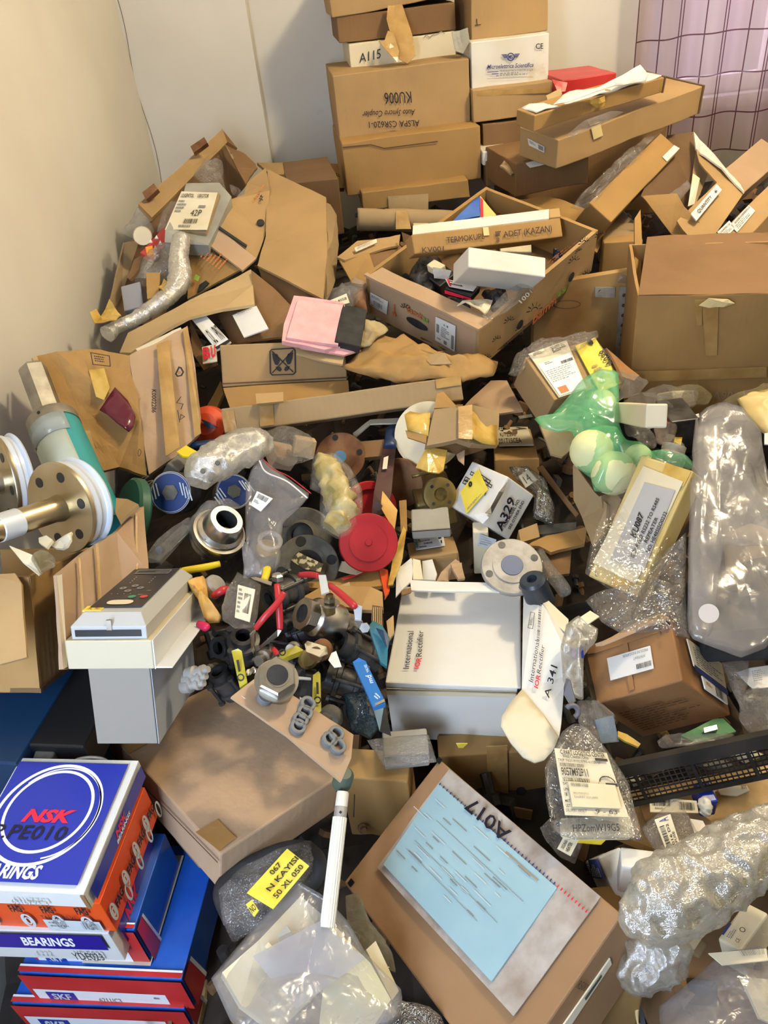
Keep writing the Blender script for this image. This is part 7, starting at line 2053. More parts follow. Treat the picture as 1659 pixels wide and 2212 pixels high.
q = Quad(b, onface(fr, 'AB', [(1307,801),(1288,769),(1303,760),(1322,792)],.0085)); q.text('A038', 0,0,1,1, 'pen', bold=.008).done()
pillow('film_wrap', px3([(1096,812,1.50),(1112,772,1.54),(1150,738,1.57),(1200,738,1.55),(1250,722,1.54),(1292,716,1.53),(1294,728,1.51),(1262,748,1.47),(1215,748,1.47),(1170,765,1.46),(1135,780,1.46),(1118,815,1.47)]),.012, SHEET, parent=b, amp=.010, scale=26)
slab('lower_flap', px3([(1165,918,1.40),(1180,905,1.41),(1255,912,1.42),(1262,930,1.40),(1240,965,1.37),(1215,985,1.36),(1190,980,1.37)]),.005, CB5, b, amp=.003)
slab('rear_flap', px3([(1310,750,1.50),(1380,812,1.47),(1370,822,1.45),(1345,812,1.44)]),.005, CB6, b)
pillow('clear_film', px3([(1320,800,1.42),(1372,808,1.42),(1402,830,1.40),(1380,850,1.38),(1345,862,1.37),(1322,880,1.36),(1340,845,1.38)]),.012, SHEET, 'loose clear film trailing off the tagged carton', 'film', amp=.010)
# green bag: tail, knot and two bulges
t = empty('green_bag', P(1290,1040,1.25), 'knotted green plastic bag with pale parts inside', 'bag')
BG = mat('pale_yellow_contents', (.80,.80,.42),.7)
pillow('tail', px3([(1156,903,1.33),(1190,895,1.35),(1225,862,1.36),(1262,820,1.37),(1300,800,1.36),(1334,806,1.35),(1338,850,1.33),(1338,910,1.30),(1352,945,1.29),(1330,985,1.27),(1285,965,1.27),(1250,955,1.28),(1235,925,1.30),(1200,928,1.31),(1172,920,1.32)]),.022, GREENF, parent=t, amp=.012, scale=11, R=16, K=72)
pillow('sack', px3([(1278,930,1.29),(1330,930,1.28),(1360,960,1.27),(1400,970,1.26),(1420,990,1.25),(1390,1000,1.24),(1372,1020,1.23),(1358,1050,1.22),(1318,1062,1.22),(1282,1058,1.22),(1274,1030,1.24),(1248,1010,1.25),(1228,985,1.27),(1228,958,1.28),(1250,940,1.29)]),.040, GREENF, parent=t, amp=.010, scale=12, R=16, K=72)
for (x, y, d, r) in ((1278,975,1.26,.036),(1325,1022,1.235,.036),(1378,988,1.255,.022),(1300,870,1.345,.024)):
    s = lathe('pale_contents', P(x, y, d), FWD, [(0,-r)] + [(r * math.sin(a),-r * math.cos(a)) for a in np.linspace(.2,3.0,9)] + [(0, r)], BG, t, k=20)
pillow('plastic_bag', px3([(1398,978,1.25),(1450,985,1.24),(1496,996,1.24),(1498,1012,1.22),(1440,1002,1.22),(1405,995,1.24)]),.012, GREENF, 'sliver of green film above the carton in a long bag', 'film', amp=.004)
t = empty('open_box', P(1290,1150,1.3), 'tan carton with torn rim beneath the green bag', 'box')
slab('front_panel', px3([(1238,1004,1.32),(1246,1008,1.31),(1282,1062,1.27),(1296,1075,1.26),(1310,1088,1.25),(1306,1150,1.22),(1280,1180,1.23),(1258,1120,1.27),(1240,1080,1.30)]),.006, CB5, t, amp=.003)
slab('side_panel', px3([(1296,1072,1.26),(1326,1062,1.28),(1340,1080,1.28),(1305,1150,1.24)]),.005, CB5, t)
# bagged small boxes by the big carton
fr = fit(1.38,(1362,912),(1440,925),(1364,870), c=.03, AB=(1443,872), name='bb1')
b = cbox('bagged_carton', fr, CREAM, 'small cream carton with sticker in clear film above the magenta card', amp=.001)
q = flabel(b, 'AB', [(1375,882),(1415,880),(1414,900),(1376,903)], PAPER); q.lines(.1,.2,.9,.8,3, 'grey').done()
pillow('film_wrap', px3([(1344,870,1.40),(1370,852,1.41),(1420,850,1.41),(1450,862,1.40),(1482,890,1.37),(1475,905,1.36),(1420,910,1.34),(1392,925,1.34),(1360,925,1.34),(1348,895,1.37)]),.012, SHEET, parent=b, amp=.010, scale=26)
fr = fit(1.46,(1455,880),(1502,876),(1452,845), c=.04, AB=(1500,842), name='bb2')
b = cbox('bagged_carton', fr, PAPERY, 'pale carton in shiny film next to large ochre carton', amp=.001)
pillow('film_wrap', px3([(1390,852,1.46),(1405,836,1.47),(1450,845,1.46),(1500,838,1.46),(1508,850,1.45),(1500,880,1.42),(1460,882,1.41),(1440,860,1.42)]),.014, SHEET, parent=b, amp=.010, scale=26)
slab('magenta_card', px3([(1430,905,1.34),(1455,896,1.35),(1490,902,1.34),(1478,914,1.33),(1435,914,1.33)]),.003, MAG, label='magenta card corner under the bagged cartons', cat='card')
slab('paper_strip', px3([(1395,915,1.345),(1440,905,1.345),(1510,890,1.36),(1512,898,1.35),(1470,905,1.34),(1400,925,1.335)]),.002, PAPER, amp=.004, label='white paper edge above the magenta card', cat='paper')
fr = upright(1.36,(1440,985),(1500,985),(1440,912),.08,0)
cbox('black_case', fr, DGREY, 'dark plastic case in the shade under magenta card', 'case', amp=.001)
slab('yellow_part', px3([(1458,942,1.34),(1468,925,1.35),(1478,928,1.35),(1470,962,1.33),(1456,955,1.33)]),.004, YEL, label='small bright yellow part before the dark case', cat='part')
pillow('plastic_bag', px3([(1342,905,1.36),(1368,900,1.36),(1385,905,1.35),(1402,925,1.33),(1418,950,1.32),(1410,965,1.30),(1390,960,1.30),(1370,940,1.32),(1350,930,1.34)]),.016, SHEET, 'crumpled clear film between green bag and bagged cream carton', 'bag', amp=.012, scale=26)
pillow('plastic_bag', px3([(1412,925,1.33),(1440,912,1.34),(1462,922,1.34),(1455,945,1.32),(1440,962,1.31),(1418,955,1.31)]),.014, film('brown_film', (.40,.28,.20), f0=.4, f1=.7, gl=.3, scale=30), 'brownish film wad in front of the dark case', 'bag', amp=.008)
t = lathe('wrapped_fitting', P(1450,990,1.26), P(1458,960,1.27) - P(1445,1000,1.27),[(0,-.012),(.021,-.012),(.023,-.004),(.023,.006),(.018,.010),(.018,.022),(.010,.022),(.008,.014),(0,.014)], LGREY, label='film wrapped silvery plug fitting behind the long bagged carton', cat='fitting', k=20)
pillow('film_wrap', px3([(1422,985,1.25),(1432,960,1.27),(1442,938,1.28),(1460,942,1.28),(1482,965,1.26),(1478,992,1.24),(1455,1002,1.23),(1430,998,1.24)]),.012, SHEET, parent=t, amp=.006)

# --- long carton in a clear bag
fr = fit(1.12,(1374,1292),(1267,1243),(1495,1016), c=.045, AB=(1387,984), name='KU087')
b = cbox('bagged_carton', fr, rough_noise(mat('amber_card', (.6,.45,.15),.5),(.60,.42,.11),(.74,.57,.24),6,4,.2,40, dirt=((.60,.36,.06),8,.60)), 'long pale yellow carton with typed label inside a clear bag', amp=.0015)
q = flabel(b, 'AB', [(1283,1216),(1392,1008),(1478,1042),(1375,1262)], CREAM, amp=.0005)
q = Quad(b, onface(fr, 'AB', [(1322,1210),(1396,1044),(1462,1062),(1394,1236)],.0045), mat('label_grey', (.46,.45,.44),.45), t=.0008, name='typed_label', amp=.0004)
q = Quad(b, onface(fr, 'AB', [(1365,1162),(1386,1108),(1398,1112),(1380,1166)],.0075)); q.text('KU087', 0,.05,1,.95, bold=.03, shear=.3).done()
for tx, p_ in (('ISOLATED RS232 TO RS485', [(1366,1204),(1423,1078),(1431,1081),(1375,1209)]),('REPEATER', [(1395,1173),(1420,1120),(1428,1123),(1404,1177)]),('NO: HE485ISO0232', [(1399,1195),(1439,1108),(1448,1111),(1408,1199)])):
    q = Quad(b, onface(fr, 'AB', p_, .0075)); q.text(tx, 0,.1,1,.95, bold=.015, shear=.15).done()
stripe(b, 'AB', [(1440,1000),(1494,1020),(1478,1052),(1430,1030)], TAPEY)
stripe(b, 'AB', [(1330,1240),(1365,1256),(1356,1282),(1318,1264)], TAPEY)
pillow('clear_bag', [p for p in px3([(1264,1240,1.115),(1278,1160,1.15),(1320,1060,1.19),(1384,982,1.22),(1450,990,1.20),(1498,1012,1.18),(1490,1060,1.16),(1440,1180,1.12),(1380,1298,1.08),(1320,1275,1.09)])],.006, film('bag_gloss', (.62,.61,.56), f0=.03, f1=.18, gl=.5, rough=.1, scale=16, bump=.9), parent=b, amp=.002, scale=14, back=.1, round_=.3)
q = Quad(b, onface(fr, 'AB', [(1288,1240),(1296,1232),(1300,1246),(1292,1250)],.006)); q.ring(.5,.5,.3,.4,.001, a0=90, a1=270).done()
slab('side_flap', px3([(1495,1018,1.20),(1500,1100,1.18),(1430,1240,1.13),(1420,1245,1.14)]),.004, CB4, b, amp=.002)
# --- tall clear bag hanging at the right
t = empty('tall_clear_bag', P(1570,1300,1.1), 'tall cloudy plastic bag with round white sticker, holding black parts', 'bag')
pillow('bag_film', px3([(1506,900,1.20),(1530,878,1.21),(1560,868,1.22),(1600,880,1.21),(1640,930,1.19),(1652,1000,1.17),(1680,1100,1.12),(1700,1300,1.05),(1660,1400,1.0),(1600,1420,.99),(1490,1376,1.0),(1482,1200,1.05),(1492,1050,1.10)]),.018, MILK, parent=t, amp=.012, scale=9, K=80, R=18, back=.1)
pillow('bag_fold', px3([(1600,1000,1.08),(1660,1080,1.05),(1680,1180,1.02),(1560,1180,1.03),(1540,1375,.97),(1495,1375,.97),(1486,1180,1.03),(1505,1050,1.08),(1508,915,1.15),(1560,900,1.16)]),.012, film('soft_milk', (.60,.59,.60), f0=.12, f1=.3, gl=.2, rough=.2, scale=7, bump=.5), parent=t, amp=.008, scale=9)
pillow('black_contents', px3([(1560,1260,1.12),(1600,1215,1.13),(1680,1200,1.13),(1700,1400,1.05),(1560,1370,1.07),(1520,1340,1.09)]),.02, DGREY, parent=t, amp=.008)
pillow('tan_contents', px3([(1560,1150,1.16),(1620,1130,1.17),(1680,1150,1.16),(1680,1240,1.13),(1570,1260,1.13)]),.02, CB7, parent=t, amp=.006)
lathe('round_sticker', P(1531,1325,.952),-ray(1531,1325),[(0,.0),(.0118,.0),(.0118,.0008),(0,.0008)], mat('sticker_pinkish', (.72,.62,.54),.5), t, k=28)
pillow('plastic_bag', px3([(1264,1302,1.12),(1290,1290,1.13),(1340,1310,1.11),(1380,1290,1.10),(1430,1200,1.12),(1480,1150,1.12),(1484,1300,1.06),(1486,1380,1.02),(1420,1360,1.03),(1350,1372,1.04),(1300,1345,1.08)]),.02, MILK2, 'long crumpled clear film running from tall bag to the brown carton', 'bag', amp=.012, scale=14, K=80)
tube('film_crease', [(P(1405,1240,1.075),.0012),(P(1412,1290,1.06),.0015),(P(1424,1340,1.04),.0015),(P(1426,1372,1.03),.001)], AMBERF, 'glossy folded film crease beside the tall cloudy bag', 'film', n=16, k=6, amp=.001)
fr = upright(1.06,(1512,1432),(1700,1428),(1508,1362),.1,-6)
cbox('black_case', fr, BLACKM, 'matt black case lying below the tall cloudy bag', 'case', amp=.001)
fr = upright(1.08,(1622,1350),(1645,1350),(1622,1332),.02,0); cbox('tan_tag', fr, CB7, 'tiny tan square tag inside tall bag', 'tag', amp=.0003)
b = pillow('padded_envelope', px3([(1592,862,1.36),(1620,848,1.37),(1700,828,1.38),(1720,920,1.30),(1655,945,1.29),(1610,900,1.32)]),.02, rough_noise(mat('pale_yellow_paper', (.74,.60,.28),.5),(.66,.50,.20),(.80,.68,.38),9,4,.3,40), 'pale yellow padded envelope beside the tall cloudy bag', 'envelope', amp=.006)
pillow('film_wrap', px3([(1560,865,1.38),(1620,842,1.385),(1700,818,1.40),(1700,838,1.37),(1600,880,1.35)]),.010, AMBERF, parent=b, amp=.006)
slab('white_label', px3([(1652,935,1.20),(1700,930,1.2),(1700,960,1.18),(1652,958,1.18)]),.002, PAPER, label='white label edge beside the pale yellow envelope', cat='label')

# ---------------------------------------------------------------- brown carton and black crate
fr = fit(.98,(1475,1470),(1289,1522),(1579,1540),(1446,1331), AC=(1259,1396), BC=(1556,1424), AB=(1385,1598), name='press')
PB = rough_noise(mat('cardboard_red_brown_ribbed', (.33,.165,.06),.7),(.29,.14,.05),(.37,.19,.075),5,5,.3,45, dirt=((.20,.09,.03),6,.66), corr=28)
b = cbox('cardboard_box', fr, PB, 'red brown carton with white barcode sticker and printed side label', amp=.002)
q = flabel(b, 'AC', [(1407,1397),(1415,1446),(1322,1472),(1314,1424)], PAPER, amp=.0004)
q = flabel(b, 'AC', [(1415,1446),(1322,1472),(1314,1424),(1407,1397)]); q.off += .0012
q.bars(.02,.12,.36,.34,22).text('XPE700#T', .12,.55,.40,.66, 'grey').text('PRESSURE INDICATOR', .05,.78,.62,.90, 'grey').done()
q = Quad(b, onface(fr, 'BC', [(1477,1382),(1552,1436),(1562,1492),(1492,1440)],.003), PAPERY, t=.001)
q.text('CA04', .45,.05,.65,.18).lines(.1,.2,.95,.95,8, 'grey', 7,.4).done()
q = Quad(b, onface(fr, 'BC', [(1490,1438),(1562,1492),(1564,1506),(1492,1450)],.004)); q.rect(0,0,1,1, 'blue').done()
q = Quad(b, onface(fr, 'BC', [(1508,1462),(1560,1498),(1564,1524),(1515,1490)],.0035), PAPER, t=.001); q.bars(.48,.1,.82,.95,12).lines(.1,.3,.4,.6,2, 'orange').done()
q = Quad(b, onface(fr, 'BC', [(1490,1368),(1545,1412),(1545,1422),(1490,1380)],.003)); q.text('FRAGILE', 0,0,1,.9, 'brown', bold=.02).done()
q = Quad(b, onface(fr, 'AB', [(1320,1530),(1490,1486),(1560,1532),(1390,1580)],.003)); q.lines(.05,.1,.95,.9,10, 'brown', 4,.35).done()
stripe(b, 'AC', [(1270,1398),(1280,1394),(1440,1348),(1446,1360),(1290,1412),(1272,1414)], CB6, 'tape')
stripe(b, 'AC', [(1345,1374),(1355,1370),(1372,1490),(1362,1494)], CB6, 'tape')
slab('open_flap', px3([(1285,1390,1.04),(1350,1355,1.06),(1395,1335,1.07),(1432,1326,1.06),(1445,1332,1.03),(1400,1345,1.04),(1300,1388,1.03)]),.004, CB3, b, amp=.003)
slab('dark_gap', px3([(1440,1333,1.022),(1450,1345,1.015),(1448,1348,1.012),(1440,1340,1.018)]),.002, BLACK, b, cuts=0)
t = empty('black_plastic_crate', P(1500,1700,1.0), 'black plastic lattice crate full of bagged parts', 'crate')
c0, c1 = P(1310,1668,.97), P(1700,1586,.97)
c2, c3 = P(1345,1738,.975), P(1700,1672,.975)
U = c1 - c0; D = c2 - c0
nrm = np.cross(U, D); nrm /= np.linalg.norm(nrm)
if nrm @ (EYE - c0) < 0: nrm = -nrm
BLK = rough_noise(mat('crate_black', (.02,.02,.02),.5),(.012,.012,.012),(.04,.036,.03),20,4)
def bar(O, A, B, C, nm, par, mm=BLK):
    m = M(); m.box(O, A, B, C); return m.obj(nm, mm, par)
uu = U / np.linalg.norm(U); dd = D / np.linalg.norm(D)
bar(c0 - dd * .010 - nrm * .004, U, dd * .018, nrm * .014, 'rim', t)
bar(c0 + D * .94, U, dd * .006, nrm * .006, 'lower_rail', t)
LU = float(np.linalg.norm(U)); LD = float(np.linalg.norm(D))
nbar = int(LU / .0072)
for k in range(nbar + 1):
    big = k % 10 == 4
    bar(c0 + uu * (k * .0072), uu * (.0045 if big else .0014), D * .97, nrm * (.005 if big else .002), 'rib' if big else 'lattice_bar', t)
for k in range(6):
    bar(c0 + D * (.16 + .135 * k), U, dd * .0012, nrm * .0022, 'lattice_bar', t)
bk0 = P(1150,1322,1.27); bk1 = P(1285,1298,1.27)
bar(bk0, bk1 - bk0,-UP * .035, FWD * .004, 'rear_wall', t)
bar(bk0 - FWD * .004, bk1 - bk0,-UP * .008, FWD * .012, 'rim', t)
bar(c0, P(1250,1380,1.10) - c0, D * .95, nrm * .003, 'side_wall', t)
# crate contents
t = pillow('bubble_wrap_bundle', px3([(1225,1350,1.08),(1250,1328,1.09),(1290,1355,1.07),(1292,1380,1.06),(1262,1420,1.05),(1258,1470,1.03),(1262,1510,1.02),(1235,1500,1.03),(1218,1470,1.04),(1215,1400,1.06)]),.02, BUBBLE, 'crinkled bubble wrap bundle between white flap and red brown carton', 'wrap', amp=.010, scale=34)
slab('white_label', px3([(1254,1332,1.05),(1275,1318,1.06),(1295,1330,1.05),(1270,1348,1.04)]),.002, PAPERY, t)
slab('blue_part', px3([(1232,1405,1.045),(1258,1395,1.045),(1262,1420,1.04),(1236,1422,1.04)]),.008, BLUE, label='blue printed part in the bubble wrap bundle', cat='part')
t = empty('grey_hook', P(1235,1530,1.0), 'grey plastic hook clip beside the hanging white flap', 'hook')
HK = mat('hook_grey', (.14,.14,.16),.5)
slab('arm', px3([(1222,1465,1.0),(1230,1468,1.0),(1243,1515,.99),(1232,1525,.99),(1218,1500,1.0)]),.006, HK, t)
ph = []
for k in range(10):
    a = math.radians(-150 + 24 * k)
    ph.append((P(1236 + 13 * math.cos(a),1537 + 13 * math.sin(a),.985),.0035))
tube('hook_ring', ph, HK, parent=t, n=30, k=10)
pillow('plastic_bag', px3([(1245,1515,1.02),(1290,1512,1.02),(1325,1540,1.0),(1336,1600,.985),(1300,1608,.985),(1270,1590,.99),(1250,1560,1.0)]),.015, CLEAR, 'clear bag over blue striped card in the black crate', 'bag', amp=.008)
slab('blue_card', px3([(1285,1555,1.0),(1325,1545,1.0),(1338,1602,.99),(1300,1606,.99)]),.004, mat('steel_blue_card', (.14,.22,.32),.5), label='steel blue card under clear bag in the black crate', cat='card')
slab('amber_strip', px3([(1335,1578,1.0),(1355,1585,1.0),(1385,1605,.985),(1380,1612,.985),(1350,1600,.99),(1335,1590,.99)]),.003, TAPEY, amp=.002, label='curved amber strip beside steel blue card', cat='strip')
slab('circuit_board', px3([(1470,1590,1.0),(1540,1555,1.02),(1562,1552,1.02),(1590,1580,1.0),(1500,1606,.99)]),.003, mat('circuit_green', (.03,.16,.05),.5), label='green circuit board in bag under the red brown carton', cat='circuit board')
slab('silver_block', px3([(1520,1572,1.0),(1548,1565,1.0),(1550,1574,.995),(1522,1582,.995)]),.005, STEEL, lastof('circuit_board'))
pillow('plastic_bag', px3([(1420,1600,.985),(1435,1588,.99),(1470,1592,.985),(1520,1598,.985),(1590,1590,.98),(1560,1606,.975),(1480,1612,.975),(1425,1612,.98)]),.01, SHEET, 'rolled clear film along the rim of the black crate', 'bag', amp=.006)
pillow('plastic_bag', px3([(1602,1500,1.02),(1620,1488,1.02),(1700,1480,1.02),(1700,1590,.97),(1620,1582,.98),(1600,1555,1.0)]),.02, SHEET, 'shiny crumpled bag at the crate rim past the red brown carton', 'bag', amp=.012, scale=26)
s = slab('printed_paper', px3([(1592,1450,1.05),(1620,1440,1.05),(1700,1432,1.05),(1700,1480,1.02),(1625,1488,1.02)]),.002, PAPER, amp=.004, label='printed white slip above the shiny crumpled bag', cat='paper')
q = Quad(s, px3([(1618,1450,1.03),(1662,1442,1.03),(1662,1474,1.01),(1625,1480,1.01)])); q.lines(.1,.1,.9,.9,6, 'grey').done()
pillow('plastic_bag', px3([(1560,1430,1.06),(1620,1425,1.06),(1615,1480,1.03),(1600,1530,1.01),(1585,1500,1.02)]),.01, MILK2, 'pale film between red brown carton and the printed slip', 'bag', amp=.006)
for (x, y, d, w_, h_, mm, lab) in ((1410,1655,1.01,40,22, STEEL, 'silvery part seen through crate lattice'),(1470,1640,1.01,30,15, REDC, 'red part seen through crate lattice'),(1540,1650,1.01,50,18, GSTONE, 'grey part seen through crate lattice'),(1610,1630,1.01,40,20, PAPERY, 'pale part seen through crate lattice'),(1370,1680,1.01,24,18, GCARD, 'dusty part low behind crate lattice')):
    pillow('bagged_part', px3([(x - w_, y, d),(x, y - h_, d),(x + w_, y, d),(x, y + h_, d)]),.012, mm, lab, 'part', amp=.004)

# ---------------------------------------------------------------- table board, labelled bag, open carton with small boxes
O = P(1500,1740,1.02)
sh = np.array([0,0,1.0])
pts = [isect(p, O, sh) for p in [(1330,1715),(1760,1630),(1760,1900),(1480,1860),(1330,1800)]]
BRD = rough_noise(mat('chipboard', (.48,.30,.11),.6),(.40,.24,.08),(.54,.36,.15),30,6,.3,80)
tb = slab('board', pts, .015, BRD, amp=.0005, label='brown chipboard under the black crate', cat='board')
s = slab('paper_tag', [isect(p, O, sh) + sh * .006 for p in [(1546,1708),(1560,1702),(1612,1702),(1618,1712),(1590,1724),(1555,1722)]],.002, PAPERY, amp=.003, label='torn cream paper tag lying on the chipboard', cat='tag')
q = Quad(s, [isect(p, O, sh) + sh * .0075 for p in [(1595,1706),(1610,1704),(1612,1714),(1598,1716)]]); q.bars(.1,.1,.9,.9,6).done()

# labelled gasket bag
t = empty('gasket_bag', P(1280,1800,.9), 'clear bag with big white part label and square gaskets', 'bag')
G_ = slab('gasket', px3([(1212,1768,.885),(1360,1762,.885),(1371,1800,.875),(1362,1809,.872),(1225,1812,.872),(1214,1800,.877)]),.012, CREAM, t, amp=.0008)
q = Quad(t, px3([(1236,1780,.868),(1335,1778,.868),(1338,1798,.862),(1238,1800,.862)])); q.text('HPZomW19G5', 0,.1,1,.9, 'pen').done()
slab('yellow_card', px3([(1232,1808,.880),(1310,1812,.878),(1300,1822,.875),(1236,1818,.876)]),.002, YPAPER, t)
pillow('bag_film', px3([(1176,1660,.93),(1195,1620,.95),(1215,1580,.97),(1240,1562,.98),(1265,1566,.975),(1290,1590,.96),(1320,1630,.94),(1358,1690,.915),(1372,1750,.89),(1392,1816,.865),(1330,1812,.862),(1240,1815,.862),(1195,1800,.872),(1180,1730,.90)]),.003, MILK2, parent=t, amp=.003, scale=16, K=72, R=14, round_=.35)
lq = Quad(t, px3([(1197,1618,.930),(1310,1628,.925),(1358,1767,.868),(1220,1762,.868)]), PAPERY, t=.0008, amp=.0008)
lq.off += .0008
lq.text('C PART LOGISTICS CENTER', .09,.03,.93,.10, bold=.02).text('West Chester, Ohio', .12,.10,.6,.155, bold=.005).rect(.72,.12,.95,.165).text('TRIP Y621-91023792-6102137', .02,.175,.80,.215)
lq.bars(.04,.24,.48,.29,40).text('9057M92P11', .05,.31,.52,.43, bold=.012).text('08/28', .75,.40,.88,.44).bars(.05,.465,.52,.52,26)
lq.ring(.82,.50,.13,.09,.0012, a0=180, a1=360).rect(.78,.51,.98,.56).text('GAT', .04,.54,.12,.575, bold=.02).text('LPN', .04,.62,.12,.66, bold=.02).bars(.04,.69,.10,.74,3).text('MAT', .03,.79,.11,.83, bold=.02).text('UST', .03,.86,.10,.90, bold=.02)
lq.text('DELIVERY RKNUT', .02,.925,.35,.965).done()
q2 = Quad(t, [lq.p(.13,.53), lq.p(.93,.55), lq.p(.90,.90), lq.p(.13,.90)], CREAM, t=.0004); q2.off += .0006
q2.bars(.04,.06,.42,.20,18, 'grey').text('9057M92P11', .06,.44,.38,.52, 'grey').text('GASKET SQUARE', .06,.58,.56,.66, 'grey').done()
q = Quad(t, [lq.p(.48,.92), lq.p(.82,.92), lq.p(.82,.99), lq.p(.48,.99)]); q.off = .001; q.text('9 - 63', 0,0,1,.9, 'pen', bold=.008).done()

# open carton with small boxes and bags
t = empty('open_box', P(1500,1900,.97), 'open carton holding fuse bag, white boxes and bubble roll', 'box')
slab('rim_panel', px3([(1470,1735,1.0),(1488,1740,.995),(1560,1790,.97),(1580,1812,.96),(1570,1818,.96),(1480,1756,.99)]),.006, CB3, t, amp=.002)
slab('back_panel', px3([(1380,1735,1.02),(1475,1725,1.02),(1480,1760,.99),(1400,1790,.98)]),.005, CB4, t)
q = Quad(t, px3([(1402,1722,.98),(1504,1732,.97),(1508,1758,.96),(1404,1756,.96)]), PAPERY, t=.001); q.bars(.05,.08,.45,.6,14).bars(.62,.2,.95,.8,12).lines(.1,.7,.4,.9,1, 'grey').done()
slab('side_panel', px3([(1560,1790,.98),(1700,1850,.95),(1700,1950,.92),(1600,1850,.95)]),.005, KRAFT, t)
slab('inner_base', px3([(1330,1830,1.02),(1500,1760,1.04),(1700,1900,1.0),(1700,2212,.95),(1400,2212,.95),(1290,1950,1.0)]),.005, KRAFT, t)
fr = upright(.98,(1512,1765),(1545,1770),(1512,1735),.03,0)
b = cbox('navy_box', fr, BLUE, 'navy blue box with white coil beside barcode label', amp=.0005)
tube('white_coil', [(P(1510,1742,.965),.003),(P(1522,1734,.965),.007),(P(1524,1750,.96),.007),(P(1518,1760,.96),.004)], WPLAS, parent=b, n=24, amp=.0015, scale=200)
# white box, amot box, heater bag
fr = flat(.86,(1342,1872),(1436,1884),(1330,1828),(1336,1935))
b = cbox('white_box', fr, WCARD, 'plain white folded box between the labelled bag and bubble roll', amp=.001)
fr = fit(.885,(1338,1958),(1300,1945),(1290,1850), c=.03, AB=(1258,1865), name='amot')
b = cbox('white_box', fr, WCARD, 'crumpled white box with navy panel standing by the mailer carton', amp=.002)
q = flabel(b, 'AB', [(1275,1897),(1268,1852),(1298,1850),(1318,1902)]); q.rect(.12,.32,.95,.98, 'blue'); q.off += .0004; q.lines(.2,.42,.85,.92,5, 'pale').done()
q = flabel(b, 'AB', [(1276,1893),(1267,1852),(1275,1849),(1284,1890)]); q.text('AMOT C', 0,.05,1,.95, bold=.02).done()
pb = pillow('plastic_bag', px3([(1165,1790,.92),(1185,1770,.93),(1230,1800,.91),(1258,1825,.90),(1240,1868,.88),(1205,1850,.89),(1175,1815,.91)]),.012, SHEET, 'small clear bag with cream label under the gasket bag', 'bag', amp=.006)
q = Quad(pb, px3([(1203,1834,.872),(1222,1798,.885),(1250,1815,.88),(1232,1850,.868)]), PAPERY, t=.001); q.text('302A60', .1,.15,.6,.38).text('HEATER', .1,.5,.62,.75, bold=.01).done()
# fuse bag
t = pillow('fuse_bag', px3([(1385,1790,.90),(1400,1772,.91),(1455,1728,.94),(1470,1732,.94),(1525,1835,.88),(1520,1860,.87),(1480,1892,.85),(1440,1880,.86),(1420,1845,.87)]),.012, MILK2, 'clear bag holding a long barcoded fuse label', 'bag', amp=.004)
q = Quad(t, px3([(1458,1888,.838),(1414,1772,.882),(1448,1760,.882),(1486,1876,.838)]), PAPERY, t=.0008)
q.bars(.12,.12,.85,.42,30).text('25715-016 D2', .08,.52,.85,.68, bold=.01).text('FUSE', .48,.74,.68,.88, bold=.01).text('A', .90,.2,.97,.8, 'blue').done()
for k, pp in enumerate(([(1490,1770,.93),(1518,1772,.92),(1530,1795,.91),(1505,1810,.90)],[(1525,1800,.92),(1550,1785,.92),(1556,1810,.91),(1540,1835,.90),(1520,1838,.89)],[(1528,1785,.93),(1556,1783,.93),(1552,1800,.92),(1535,1805,.92)])):
    slab('torn_paper', px3(pp),.003, PAPERY if k else WCARD, amp=.005, label=('square of torn white paper behind the fuse bag', 'curled cream paper between fuse bag and bubble roll', 'folded paper corner on rim of the open carton')[k], cat='paper')
# big bubble wrapped roll
t = tube('bubble_wrapped_roll', [(P(1378,1960,.80),.022),(P(1400,1965,.79),.034),(P(1450,1935,.79),.040),(P(1530,1895,.80),.039),(P(1600,1850,.81),.036),(P(1720,1800,.83),.035)], BUBBLE, 'large glossy bubble wrapped roll across the open carton', 'roll', n=150, k=60, amp=.0036, scale=52)
tube('amber_tape_band', [(P(1420,2010,.76),.006),(P(1500,1965,.76),.010),(P(1580,1905,.77),.010),(P(1680,1850,.78),.008)], AMBERF, parent=t, n=40, k=12, amp=.004, flat=.5, scale=50)
tube('wrap_end', [(P(1350,2080,.82),.010),(P(1375,2095,.81),.022),(P(1420,2060,.81),.030),(P(1450,2015,.81),.026)], BUBBLE, parent=t, n=70, k=40, amp=.004, scale=50)
# lower small boxes
fr = fit(.84,(1600,2055),(1550,2030),(1660,1975), c=.04, AB=(1610,1945), name='ce')
b = cbox('small_carton', fr, CREAM, 'cream small carton printed with dark logo bar and round mark', amp=.0006)
q = flabel(b, 'AB', [(1552,2025),(1580,1988),(1620,2010),(1598,2050)]); q.rect(.1,.12,.75,.22, 'blue').lines(.1,.35,.7,.6,3, 'grey').text('CE', .1,.75,.3,.92).ring(.75,.78,.1,.12,.0008).done()
fr = fit(.86,(1500,2055),(1476,2038),(1560,1960), c=.03, AB=(1535,1950), name='sm2')
cbox('small_carton', fr, CREAM, 'plain cream small carton under the bubble wrapped roll', amp=.0006)
cbox('small_carton', fit(.87,(1512,2072),(1455,2055),(1530,2040), c=.03, name='sm3'), CB5, 'tan small carton end below plain cream one', amp=.001)
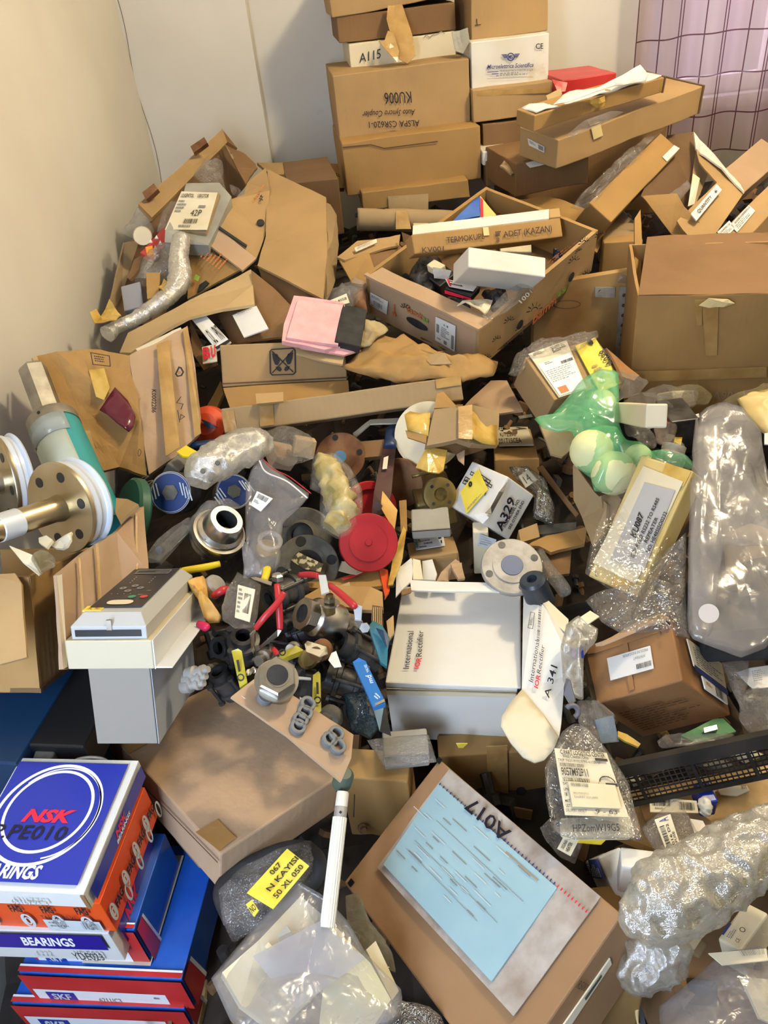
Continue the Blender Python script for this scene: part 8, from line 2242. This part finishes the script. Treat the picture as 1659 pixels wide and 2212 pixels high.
# grey bag in the corner and tag with barcode
t = pillow('plastic_bag', px3([(1420,2170,.80),(1500,2110,.81),(1560,2060,.82),(1640,2045,.82),(1720,2080,.80),(1720,2280,.74),(1500,2280,.74),(1430,2240,.76)]),.025, MILK, 'large cloudy bag with barcode strip, in the lower corner', 'bag', amp=.010, scale=9, K=72)
q = Quad(t, px3([(1530,2060,.79),(1655,2050,.79),(1659,2075,.78),(1560,2085,.78)]), PAPERY, t=.001, amp=.001); q.bars(.5,.1,.95,.6,16, 'grey').done()
slab('tan_contents', px3([(1600,2110,.79),(1700,2120,.79),(1700,2230,.76),(1640,2200,.77)]),.006, CREAM, t)
tube('frayed_cord', [(P(1375,2100,.90),.0010),(P(1382,2150,.88),.0014),(P(1376,2185,.87),.0022),(P(1378,2212,.86),.001)], MASK, 'thin frayed tan cord hanging from bubble wrap end', 'cord', n=20, k=6)
fr = upright(.90,(1290,2230),(1372,2225),(1280,2115),.1,0)
cbox('cardboard_box', fr, CB2, 'ochre carton in shade under side of the mailer carton', amp=.002)
# shaded bits around A329 carton
t = slab('tan_carton_end', px3([(1120,1145,1.30),(1160,1130,1.31),(1166,1160,1.29),(1125,1172,1.28)]),.02, CB, amp=.001, label='small tan carton end beneath the hand numbered carton', cat='box')
t = slab('grey_bar', px3([(1160,1135,1.33),(1245,1128,1.34),(1244,1146,1.32),(1162,1155,1.31)]),.008, GSTONE, amp=.0005, label='flat grey metal bar behind the hand numbered carton', cat='bar')
t = slab('torn_board', px3([(1138,1182,1.27),(1180,1162,1.29),(1240,1150,1.30),(1268,1140,1.30),(1262,1180,1.27),(1190,1196,1.25),(1165,1185,1.26)]),.006, CB2, amp=.005, label='torn ochre board above the blank flange', cat='board')
t = slab('torn_board', px3([(1165,1195,1.27),(1235,1185,1.28),(1230,1240,1.24),(1185,1245,1.24)]),.006, CB4, amp=.003, label='shaded board flap under torn ochre board', cat='board')
t = pillow('plastic_bag', px3([(1100,1010,1.40),(1130,1005,1.41),(1180,1040,1.38),(1200,1100,1.34),(1195,1135,1.32),(1150,1120,1.33),(1162,1065,1.36),(1115,1035,1.38)]),.02, film('dusty_film', (.20,.19,.17), f0=.5, f1=.8, gl=.25, scale=16), 'dusty dark bag with tag, shaded behind the hand numbered carton', 'bag', amp=.006)
q = Quad(t, px3([(1120,1030,1.36),(1140,1015,1.37),(1160,1038,1.36),(1135,1055,1.35)]), GCARD, t=.001); q.text('14', .2,.2,.7,.8).done()
t = tube('clear_tube', [(P(1165,1190,1.24),.006),(P(1185,1230,1.22),.010),(P(1215,1270,1.20),.011),(P(1222,1285,1.2),.008)], MILK2, 'clear plastic sleeve hanging beside slate black fitting', 'tube', n=20, amp=.001)
slab('small_carton_scrap', px3([(835,1345,1.12),(850,1330,1.13),(852,1370,1.10),(840,1385,1.09)]),.004, CB7, amp=.003, label='torn fluted board scrap beside corner of the white carton', cat='scrap')
slab('brown_rod', px3([(1160,1010,1.45),(1172,1005,1.45),(1250,1110,1.38),(1244,1118,1.38)]),.008, CB4, amp=.001, label='brown rod in shadow behind dusty dark bag', cat='rod')
import sys as _s
_s.stderr.flush()
